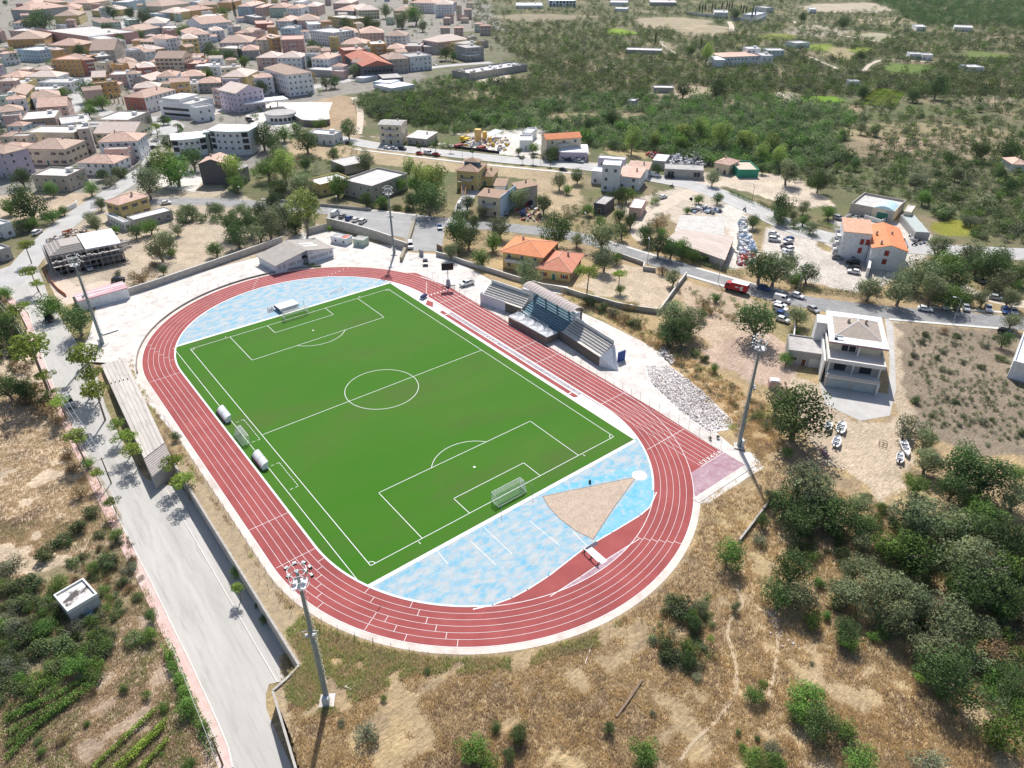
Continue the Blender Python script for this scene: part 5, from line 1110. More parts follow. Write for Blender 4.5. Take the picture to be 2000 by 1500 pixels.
mast((-49.3, 68.3), 26, 'floodlight mast at the left yard corner in front of the scaffolded house', face_=-2.2)
# ---- scoreboard
t = thing('scoreboard', 'dark square scoreboard on a pole with loudspeaker base beside the first bend', 'scoreboard', (47.6, 40.4, 0), -.5)
part('board', MB().box(-1.9, -.15, 5.6, 1.9, .15, 8), mat('board_black', (.015, .015, .02), rough=.4), t); part('pole', MB().tube((0, .1, 2.4), (0, .1, 5.6), .12), STEEL, t); part('pedestal', MB().tube((0, 0, 0), (0, 0, 2.4), .9, .5, 8), mat('mauve_grey_pedestal', (.4, .39, .45)), t)
b = MB()
for s_ in (-1, 1):
    for k in range(3): b.box(s_*.6-(1.6 if s_ < 0 else 0), -.4-k*.7, .15+k*.35, s_*.6+(1.6 if s_ > 0 else 0), -.25-k*.7, .35+k*.35)
part('barrier', b, mat('barrier_dark', (.1, .1, .14), (.5, .5, .5), 2), t)
# ---- goals
NET = mat('white_net_cord', (.62, .64, .64))
def goal(lab, loc, rz, w=7.32, h=2.44, dt=1.2, db=2.2, posts=True, grp=None):
    t = thing('football_goal', lab, 'goal', loc, rz, grp); r = .06
    part('goal_frame', MB().tube((-w/2, 0, 0), (-w/2, 0, h), r).tube((w/2, 0, 0), (w/2, 0, h), r).tube((-w/2, 0, h), (w/2, 0, h), r), WPAINT, t)
    b = MB(); s = .24; rr_ = .02
    nx_ = int(w/s)
    for i in range(nx_+1): x = -w/2+w*i/nx_; b.path([(x, 0, h), (x, dt, h), (x, db, .03)], rr_, n=3)
    for k in range(9): t_ = k/8; y, z = (dt+(db-dt)*t_, h*(1-t_)+.03*t_); b.tube((-w/2, y, z), (w/2, y, z), rr_, n=3)
    for k in range(4): b.tube((-w/2, dt*k/4, h), (w/2, dt*k/4, h), rr_, n=3)
    for x in (-w/2, w/2):
        for k in range(9): z = h*k/9; b.tube((x, 0, z), (x, db-(db-dt)*z/h, z), rr_, n=3)
        for k in range(1, 6): y = db*k/6; zt = h if y <= dt else h*(db-y)/(db-dt); b.tube((x, y, 0), (x, y, zt), rr_, n=3)
    part('net', b, NET, t); b = MB()
    for x in (-w/2, w/2): b.path([(x, 0, h), (x, dt, h), (x, db, .05), (x, 0, .05)], .03, n=5)
    b.tube((-w/2, db, .05), (w/2, db, .05), .04, n=5); part('net_support', b, WPAINT, t)
    if posts:
        for x in (-w/2-.3, w/2+.3): part('net_post', MB().tube((x*1.02, 3.6, 0), (x*1.02, 3.6, 2.6), .05).tube((x*1.02, 3.6, 2.6), (x/1.08, dt, h), .015, n=4), GSTEEL, t)
    return t
goal('football goal at the near end with its net over the goal line', (0, -HL, .06), pi)
goal('football goal at the far end in front of the landing mat', (0, HL, .06), 0)
goal('portable goal turned round on the touchline between the two dugouts', (-34.4, 1.2, .06), pi/2, 5., 2.1, .9, 1.8, False)
# dugouts
CLR = mat('milky_plexiglass', (.78, .82, .8), (.84, .86, .85), 1.5, rough=.25)
for y, lab in ((12.4, 'curved milky dugout shelter nearer the far corner of the touchline'), (-9.6, 'curved milky dugout shelter with reddish lettering nearer the mast corner')):
    t = thing('dugout', lab, 'dugout', (-35.7, y, .06), 0, 'two dugouts on the left touchline', .82); n = 10; V = []; L = 3.4
    for i in range(n+1): a = pi*.5*i/n; V += [(-.35+1.8-1.8*math.cos(a) if 0 else 1.5-1.9*math.cos(a*1.05), -L, .5+1.55*math.sin(a)), (1.5-1.9*math.cos(a*1.05), L, .5+1.55*math.sin(a))]
    V = [(-.4, -L, 0), (-.4, L, 0)]+V
    part('shell', MB().add(V, [(2*i, 2*i+2, 2*i+3, 2*i+1) for i in range(n+1)]), CLR, t); b = MB()
    for s in (-L, 0, L): b.path([V[2*i][:1]+(s,)+V[2*i][2:] for i in range(n+2)], .04, n=5)
    b.tube((1.5, -L, 2.05), (1.5, L, 2.05), .04, n=5); part('frame_rib', b, mat('dark_teal_rib', (.12, .2, .22)), t)
    part('bench', MB().box(-.1, -L+.2, .35, .35, L-.2, .45).box(-.15, -L+.2, .5, -.08, L-.2, .95), mat('dugout_bench', (.5, .48, .4)), t); part('side_panel', MB().add([(-.4, -L, 0), (1.3, -L, 0), (1.5, -L, 2.05), (.4, -L, 1.7), (-.35, -L, .9)], [(0, 1, 2, 3, 4)]), CLR, t)
    part('base_board', MB().box(-.7, -L, 0, -.4, L, .6), mat('black_board', (.02, .02, .025)), t)
    bb = MB()
    if y < 0:
        for k in range(6): bb.box(-.46, -2+k*.62, .8, -.42, -1.7+k*.62, 1.1)
        part('lettering', bb, mat('faded_red', (.6, .25, .28)), t)
# landing mat with canopy behind the far goal
t = thing('landing_mat', 'white jump landing mat with blue end standing behind the far goal', 'mat', (.1, 57.4, .03), .05)
part('mat_cover', MB().box(-3.1, -1.5, .55, 3.1, 2.4, 1.35), WPAINT, t); part('mat_side', MB().box(-3.16, -1.5, .5, -3.1, 2.4, 1.4), mat('navy_mat_side', (.04, .05, .2)), t)
part('trolley', MB().box(-3, -1.5, .45, 3, -1.4, .6).box(-3, -1.4, 0, -2.9, -1.3, .5).box(2.9, -1.4, 0, 3, -1.3, .5).box(-3, 2.2, 0, -2.9, 2.3, .5).box(2.9, 2.2, 0, 3, 2.3, .5).box(-2.6, -1.56, .62, 2.4, -1.5, .95, 1), [STEEL, mat('lavender_strip', (.5, .5, .66))], t)
t = thing('metal_crate', 'small rusty metal crate left of the white landing mat', 'crate', at(529, 607, 0)[:], .2); b = MB()
for x in (-.7, .7):
    for y in (-.5, .5): b.tube((x, y, 0), (x, y, 1), .05, n=5)
for z in (.05, .5, 1): b.path([(-.7, -.5, z), (.7, -.5, z), (.7, .5, z), (-.7, .5, z), (-.7, -.5, z)], .04, n=5)
for i in range(5): b.tube((-.7+.28*i, -.5, 0), (-.5+.28*i, -.5, 1), .03, n=4)
part('frame', b, TIMB, t)
t = thing('bench_frame', 'overturned metal bench frame on the blue apron behind the far penalty area', 'frame', at(657, 570, 0)[:], .25); part('frame', MB().path([(-2.6, -.5, .4), (-2.2, .3, .1), (2.4, .5, .5), (2.6, -.4, .1), (-.4, -.9, .1), (-.9, -.2, .5)], .05, n=5), STEEL, t)
# steeplechase barrier and water jump
t = thing('steeplechase_barrier', 'white steeplechase barrier with black posts at the water jump', 'barrier', (1.2, -74.1, .05), pi/2-.06)
part('beam', MB().box(-2.1, -.08, .78, 2.1, .08, .95), WPAINT, t)
for x in (-1.9, 0, 1.9): part('foot', MB().box(x-.05, -.6, 0, x+.05, .6, .08).box(x-.06, -.06, 0, x+.06, .06, .8), mat('black_iron', (.02, .02, .02)), t)
o = MB().box(0, 0, .03, 1.3, 4.2, .07); o = part('landing_plate', o, WPAINT, None, (1.9, -76.3, 0), -.03); struct(o)
struct(part('water_pit', MB().box(1.7, -72.3, .045, 5.0, -71.5, .06), mat('pit_dark_grey', (.1, .09, .12)), None))  # water pit as a thin slab in one dark grey
bl = tag(part('bollard', MB().tube((0, 0, 0), (0, 0, .7), .3, .22, 10).tube((0, 0, .7), (0, 0, .8), .22, .1, 10), mat('dark_green_bin', (.05, .1, .07)), None, at(1152, 943, 0)[:]), 'small dark green bin standing alone on the blue apron', 'bin')
# long jump board rack
t = thing('hurdle_trolley', 'white trolley with blue-striped hurdles beside the small red pad', 'trolley', at(826, 582, 0)[:], .35)
part('tray', MB().box(-1.2, -.7, .3, 1.2, .7, .45).tube((-1.1, .6, .4), (-1.1, .6, 2.3), .04), WPAINT, t); b = MB()
for i in range(6): b.box(-1.1+i*.4, -1, .5, -.9+i*.4, .2, 1.1)
part('hurdle', b, mat('navy_stripe', (.06, .07, .2)), t)
# fences with posts
def postfence(P, step, h, lab, name='post_fence', col=None, mesh=False, rail=True, z=0, r=.035, grp=None):
    P = dens(flat0(P), 1.); c = P[0]; t = thing(name, lab, 'fence', (c.x, c.y, z), 0, grp); me = MB().tube((0, 0, 0), (0, 0, h), r, n=5).mesh('post', [col or TIMB]); acc = 1e9; n = 0; last = P[0]; pts = []
    for p, q in zip([P[0]]+P, P):
        acc += (q-p).length
        if acc >= step and n < 98: link('post', me, t, (q.x-c.x, q.y-c.y, h1(q.x, q.y)-z)); acc = 0; n += 1; pts.append(q)
    if rail:
        b = MB()
        for zz in ((h*.95, h*.5, .1) if mesh else (h*.9,)):
            b.path([(q.x-c.x, q.y-c.y, zz) for q in pts], .012, n=3)
        part('wire', b, STEEL, t)
    return t
def arcw(r, a0, a1, cy, n=40): return [Vector((XC+r*math.cos(R(a0+(a1-a0)*i/n)), cy+r*math.sin(R(a0+(a1-a0)*i/n)), 0)) for i in range(n+1)]
postfence([Vector((47.0, 52, 0)), Vector((47.6, 40, 0)), Vector((47.6, 28, 0)), Vector((46.6, -10, 0)), Vector((46.9, -45, 0)), Vector((47, -68, 0))], 2.6, 2.1, 'post and wire fence along the home straight in front of the grandstand', mesh=True)
postfence(arcw(48.6, 182, 205, -YC)+arcw(49.3, 232, 285, -YC), 3., 1.9, 'row of thin rusty fence posts in the grass round the near bend', rail=False)
postfence([Vector((-46.6, 20, 0)), Vector((-46.5, -40, 0))]+arcw(47.2, 182, 215, -YC), 3., 1.4, 'thin wire fence along the outer edge of the back straight', mesh=True)
postfence(px([(245, 610), (300, 590), (360, 573), (420, 560), (480, 548), (540, 540)], 0), 3., 1., 'row of short pale fence posts across the concrete yard', rail=False, col=M_KERB, r=.05)
postfence(px([(830, 545), (850, 560), (866, 570)], 0), 1.5, 1.8, 'short fence piece left of the scoreboard', mesh=True)
kb = MB(); A = arcw(46.9, 62, 172, YC, 70)
for a, b_ in zip(A, A[1:]): d_ = (b_-a).normalized(); nn = Vector((-d_.y, d_.x, 0))*.12; kb.prism([(v.x, v.y) for v in (a-nn, b_-nn, b_+nn, a+nn)], 0, .5)
tag(part('low_wall', kb, mat('brown_grey_curb', (.24, .2, .18), (.32, .28, .26), 1)), 'low dark wall curving round the far bend of the track', 'wall')
# yard walls
wallrun([(146, 592), (200, 587), (250, 577), (310, 558), (400, 527), (500, 492), (552, 474)], 2.2, .35, 'long grey block wall behind the concrete yard on the far left', BRICK, cap=M_KERB)
wallrun([(600, 459), (640, 449)], 2.6, .35, 'short block wall behind the clubhouse joining the parking wall', BRICK)
wallrun([(640, 443), (690, 455), (740, 470), (766, 479)], 3.6, .4, 'tall grey concrete parking wall above the yard containers', BRICK, cap=M_KERB)
wallrun([(769, 480), (796, 489)], 2.8, .4, 'lower end of the concrete parking wall beside the floodlight mast', BRICK, cap=M_KERB)
wallrun([(784, 511), (790, 495), (797, 478), (806, 450), (809, 438)], 1.6, 1.0, 'overgrown stone wall running from the gate up to the road', mat('overgrown_stone', (.36, .31, .24), (.26, .24, .16), 1.2, c3=(.42, .38, .32), sc3=3, bump=.1))
wallrun([(852, 500), (880, 507), (910, 518), (960, 533), (1000, 546), (1025, 553), (1060, 563), (1080, 566), (1105, 571), (1135, 581), (1170, 590), (1205, 600), (1250, 608), (1287, 613)], 1.6, .3, 'pale garden wall stepping down behind the grandstand', BRICK, cap=M_KERB)
wallrun([(1287, 613), (1300, 595), (1312, 578), (1325, 560), (1340, 540)], 1.6, .3, 'pale plot wall climbing from the garden wall to the road', BRICK, cap=M_KERB)
wallrun([(1205, 500), (1258, 519), (1256, 528), (1280, 531)], 1.4, .3, 'low wall round the roadside corner of the dry plot', BRICK, cap=M_KERB)
wallrun([(1500, 985), (1470, 1025), (1443, 1060)], .9, .35, 'short leaning concrete wall in the dry grass by the start area', BRICK)
wallrun([(1253, 1330), (1228, 1368), (1203, 1402)], .4, .35, 'low ruined wall lying in the dry grass in the foreground', TIMB)
wallrun([(520, 392), (560, 396), (620, 402), (700, 410), (725, 412)], 1.2, .3, 'dark roadside wall above the lower road', BRICK)
wallrun([(80, 428), (108, 425), (150, 404), (152, 399)], 1.8, .25, 'pale garden wall with green gate along the left street', WHT)
wallrun([(190, 360), (225, 352), (265, 330), (277, 318)], 1.6, .25, 'grey wall along the climbing street above the round tree', BRICK)
wallrun([(888, 289), (930, 294), (975, 300)], 1.2, .4, 'low black wall along the builders yard frontage', DARK)
# gate
t = thing('gate', 'open metal gate leaves at the stadium entrance', 'gate', at(800, 508, 0)[:], .05)
for x0, x1 in ((0, 5),): 
    b = MB()
    for i in range(9): b.tube((x0+(x1-x0)*i/8, 0, 0), (x0+(x1-x0)*i/8, 0, 2), .03, n=4)
    b.path([(x0, 0, 2), (x1, 0, 2)], .04).path([(x0, 0, .1), (x1, 0, .1)], .04); part('gate_leaf', b, STEEL, t)
part('gate_post', MB().box(5.2, -.3, 0, 5.8, 1.6, 2.2), mat('grey_pier', (.34, .34, .36)), t); part('gate_leaf', MB().box(13.2, -1.5, 0, 13.3, 2, 2), TIMB, t)
# containers by the parking wall
for c, k, lab, m_ in (([645, 461, 664, 465, 668, 458], 'W', 'small cream cabin with dark hatch under the parking wall', None), ([664, 465, 676, 467, 681, 459], 'W', 'small cabin with a red front half under the parking wall', mat('red_roof_small', (.6, .2, .15))), ([689, 467, 709, 470, 714, 462], 'N', 'painted pale container with dark roof beneath the parking wall', None)):
    bld(c, 2.5, k, 'f', label=lab, name='cabin', cat='cabin', rm=m_ or FLATG, win='A', door='x', chimney=False, par=.1, ww=.8, wh=.7)
# tiny hut lower left
hb_ = at(105, 1178); ctr, rz, w_, d_ = frame_of([103, 1158, 130, 1190, 190, 1158], .6)
hut = thing('hut', 'tiny white flat-roofed hut with stained roof among prickly pears', 'hut', (ctr.x, ctr.y, h1(ctr.x, ctr.y)), rz)
roofpart(hut, 'f', w_, d_, 3.1, mat('mouldy_roof', (.66, .63, .6), (.1, .09, .09), .35, lo=.52, hi=.6), wm=WHT, par=.35); walls(hut, w_, d_, 3.1, mat('grubby_white', (.6, .57, .54), (.5, .47, .45), .6))
put(hut, doormesh(1., 2, 's'), 'door', w_, d_, 'B', 0, .02); part('blue_tub', MB().box(w_/2+.1, -.5, 0, w_/2+1.2, .7, .7), mat('blue_tub', (.2, .4, .55)), hut)
# ---- street lamps and poles
def lamp(p, h, rz, lab, arm=1.6, grp='street lamps along the lower road', col=STEEL):
    q = at(*p); t = thing('street_lamp', lab, 'street lamp', q[:], rz, grp)
    part('pole', MB().tube((0, 0, 0), (0, 0, h), .11, .07).path([(0, 0, h), (.3*arm, 0, h+.5), (arm, 0, h+.65)], .06), col, t); part('lamp_head', MB().box(arm-.2, -.18, h+.55, arm+.7, .18, h+.7), mat('lamp_head', (.62, .64, .66)), t)
lamp((1264, 515), 8, .9, 'curved street lamp beside the dark hedge in front of the factory roof')
lamp((1402, 552), 8, 1.0, 'street lamp on the kerb left of the red truck')
lamp((1557, 571), 8, .6, 'street lamp beside the white car behind the white van')
lamp((1860, 633), 7.6, 1.9, 'tilted street lamp among the cars parked on the right road')
lamp((1711, 585), 7.5, -2.5, 'street lamp between oaks right behind the large white house')
lamp((663, 427), 8, 1.2, 'street lamp among the cars parked above the yard wall')
lamp((905, 385), 6, 2.2, 'street lamp by the drive of the lantern villa')
lamp((306, 400), 7, 1.5, 'street lamp beside the white car right of the yellow house')
lamp((476, 402), 7, 1.5, 'street lamp on the lower road below the grey rendered house')
lamp((1144, 462), 8, 1.2, 'street lamp on the lower road beside the tall dark oak')
lamp((1144, 307) if 0 else (786, 288), 8, -1.4, 'street lamp in front of the three-storey roadside house')
lamp((903, 312), 8, 1.5, 'thin street lamp on the upper road above the lantern villa')
lamp((1056, 318), 8, 1.5, 'thin street lamp on the upper road below the white warehouse')
lamp((1352, 340), 8, 1.5, 'street lamp before the long open grey shed')
lamp((1468, 395), 7, 1.5, 'dark leaning pole by the motorbike bend', col=TIMB)
lamp((1626, 443), 7, 1.5, 'street lamp over the silver off-roader above the hedge')
lamp((492, 226), 8, 1.5, 'street lamp at the fuel terrace entrance')
lamp((462, 240), 7, 1.5, 'street lamp between the curved apartments and the boulevard')
# utility poles and wires along the left pavement
pl_ = [(-64.8, -67.8), (-62, 8), (-66.5, 86)]; prev = None; k = 0
for i, (x, y) in enumerate(pl_):
    z = h1(x, y); t = thing('utility_pole', ['timber utility pole with stay wires at the bottom of the pavement', 'middle utility pole on the left pavement opposite the concrete strip', 'farthest utility pole on the left pavement, nearest the junction'][i], 'utility pole', (x, y, z), 0, 'utility poles on the left pavement')
    part('pole', MB().tube((0, 0, 0), (0, 0, 7), .15, .1), TIMB, t); part('crossarm', MB().box(-.7, -.05, 6.6, .7, .05, 6.72), TIMB, t)
    if i == 0: part('stay_wire', MB().tube((0, 0, 6.5), (-4, -5, 0), .02, n=4).tube((0, 0, 6.5), (-2.5, -6, 0), .02, n=4), STEEL, t)
b = MB(); pts = [Vector((-66.5, -100, 4.3))]+[Vector((x, y, h1(x, y)+6.75)) for x, y in pl_]+[Vector((-70, 120, 6.5))]
for dx in (-.45, .45):
    for a, c in zip(pts, pts[1:]):
        for j in range(6):
            p = a.lerp(c, j/6); q = a.lerp(c, (j+1)/6); sg = lambda u: -.35*4*u*(1-u); b.tube(p+Vector((dx, 0, sg(j/6))), q+Vector((dx, 0, sg((j+1)/6))), .03, n=3)
tag(part('overhead_wires', b, mat('pale_cable', (.6, .6, .6))), 'pair of pale overhead cables sagging between the utility poles', 'cable')
# ================================================================= VEHICLES
RUB = mat('tyre_rubber', (.02, .02, .02)); RIM = mat('wheel_rim', (.4, .4, .42), metal=.5, rough=.4); CG = mat('car_glass', (.02, .025, .035), rough=.08)
CC = {'w': ((.8, .8, .8), 'white'), 's': ((.42, .44, .46), 'silver'), 'd': ((.05, .05, .06), 'dark grey'), 'k': ((.015, .015, .018), 'black'), 'b': ((.04, .09, .25), 'blue'), 'r': ((.5, .04, .03), 'red'), 'g': ((.25, .26, .27), 'grey'), 'c': ((.2, .42, .6), 'light blue')}
def cprof(kind):
    if kind == 'van': return [(-2.4, .35), (-2.42, 1.0), (-2.38, 2.1), (.9, 2.15), (1.75, 1.25), (2.4, 1.05), (2.45, .35)], 1.9, (.95, 1.7, 1.28, 2.05)
    if kind == 'suv': return [(-2.2, .4), (-2.25, 1.0), (-1.95, 1.7), (.35, 1.75), (1.05, 1.12), (2.15, .98), (2.25, .4)], 1.85, None
    if kind == 'pickup': return [(-2.5, .45), (-2.5, 1.0), (-.5, 1.02), (-.4, 1.72), (.7, 1.72), (1.35, 1.12), (2.4, 1.0), (2.5, .45)], 1.8, None
    return [(-2.0, .32), (-2.05, .9), (-1.75, 1.05), (-1.35, 1.45), (.15, 1.48), (.95, .98), (1.95, .82), (2.05, .35)], 1.75, None
CM = {}
def carparts(kind, col):
    k = (kind, col)
    if k in CM: return CM[k]
    P, W, _ = cprof(kind); n = len(P); b = MB(); zs = [z for _, z in P]; zm = .95 if kind == 'car' else 1.08
    def wd(z): return W/2-(.16*max(0, (z-zm)/.6) if z > zm else 0)
    vs = [(x, -wd(z), z) for x, z in P]+[(x, wd(z), z) for x, z in P]
    b.add(vs, [(i, (i+1) % n, n+(i+1) % n, n+i)[::-1] for i in range(n)]+[tuple(range(n))[::-1], tuple(range(2*n-1, n-1, -1))[::-1]])
    b.box(P[-1][0]-.02, -W/2+.1, .35, P[-1][0]+.06, W/2-.1, .55).box(P[0][0]-.06, -W/2+.1, .35, P[0][0]+.02, W/2-.1, .6)
    b.f = [f for f in b.f]
    cm = mat('paint_'+CC[col][1].replace(' ', '_'), CC[col][0], rough=.28); body = b.mesh('body', [cm])
    import bmesh
    bm = bmesh.new(); bm.from_mesh(body); bmesh.ops.recalc_face_normals(bm, faces=bm.faces); bm.to_mesh(body); bm.free()
    g = MB(); top = max(zs); xs = [x for x, z in P if z > top-.08]; xa, xb = min(xs), max(xs)
    i = max(i for i, p in enumerate(P) if p[1] > top-.08); f0, f1 = P[i], P[i+1]
    def lerp(p, q, t): return (p[0]+(q[0]-p[0])*t, p[1]+(q[1]-p[1])*t)
    a, c = lerp(f0, f1, .12), lerp(f0, f1, .88); g.add([(a[0]+.03, -wd(a[1])+.08, a[1]+.02), (c[0]+.03, -wd(c[1])+.08, c[1]+.02), (c[0]+.03, wd(c[1])-.08, c[1]+.02), (a[0]+.03, wd(a[1])-.08, a[1]+.02)], [(0, 1, 2, 3)])
    i = min(i for i, p in enumerate(P) if p[1] > top-.08); r0, r1 = P[i], P[i-1]
    if kind != 'van': a, c = lerp(r0, r1, .12), lerp(r0, r1, .8); g.add([(a[0]-.03, -wd(a[1])+.1, a[1]+.02), (c[0]-.03, -wd(c[1])+.1, c[1]+.02), (c[0]-.03, wd(c[1])-.1, c[1]+.02), (a[0]-.03, wd(a[1])-.1, a[1]+.02)], [(3, 2, 1, 0)])
    x0 = xa if kind != 'van' else .2
    for s in (-1, 1):
        zt, zb = top-.1, zm+.08; yo = .012
        if kind == 'van': q = [(.1, zt), (.85, zt), (1.35, zb+.25), (.1, zb+.25)]
        else: q = [(x0+.05, zt), (xb-.02, zt), (lerp(f0, f1, .78)[0]-.05, zb), (lerp(r0, r1, .6)[0]+.1, zb)]
        g.add([(x, s*(wd(z)+yo), z) for x, z in q], [(0, 1, 2, 3)])
    gl = g.mesh('window', [CG]); wh_ = MB().tube((0, -.11, 0), (0, .11, 0), .33, n=14).tube((0, -.12, 0), (0, .12, 0), .19, n=10, mi=1).mesh('wheel', [RUB, RIM])
    hl = MB().box(-.04, -.18, -.07, .06, .18, .07).mesh('headlight', [mat('headlight', (.8, .82, .85), rough=.1)]); tlm = MB().box(-.05, -.12, -.1, .04, .12, .1).mesh('tail_light', [mat('tail_light', (.5, .02, .02), rough=.2)])
    CM[k] = (body, gl, wh_, hl, tlm, P, W); return CM[k]
def car(p, q, kind, col, lab, grp=None, sc=1.):
    a, b_ = at(*p), at(p[0]+q[0], p[1]+q[1]); rz = math.atan2(b_.y-a.y, b_.x-a.x); body, gl, wh_, hl, tlm, P, W = carparts(kind, col)
    z = a.z+.1
    t = thing('parked_'+{'car': 'car', 'van': 'van', 'suv': 'off_roader', 'pickup': 'pickup'}[kind], lab, {'car': 'car', 'van': 'van', 'suv': 'car', 'pickup': 'pickup'}[kind], (a.x, a.y, z), rz, grp, sc)
    link('body', body, t); link('window', gl, t)
    for x in (P[0][0]+.75, P[-1][0]-.8):
        for s in (-1, 1): link('wheel', wh_, t, (x, s*(W/2-.08), .33))
    for s in (-1, 1): link('headlight', hl, t, (P[-1][0]-.01, s*(W/2-.3), .72)); link('tail_light', tlm, t, (P[0][0], s*(W/2-.25), .85))
    if kind == 'pickup': part('load_bed', MB().box(-2.4, -.75, 1.03, -.6, .75, 1.06).path([(-.5, -.8, 1.7), (-2.45, -.8, 1.7), (-2.45, -.8, 1.0)], .04).path([(-.5, .8, 1.7), (-2.45, .8, 1.7), (-2.45, .8, 1.0)], .04), mat('bed_dark', (.08, .08, .09)), t)
    if not lab: AUTO.append((t, '%s %s' % (CC[col][1], {'car': 'hatchback', 'van': 'van', 'suv': 'off-roader', 'pickup': 'pickup'}[kind])))
    return t
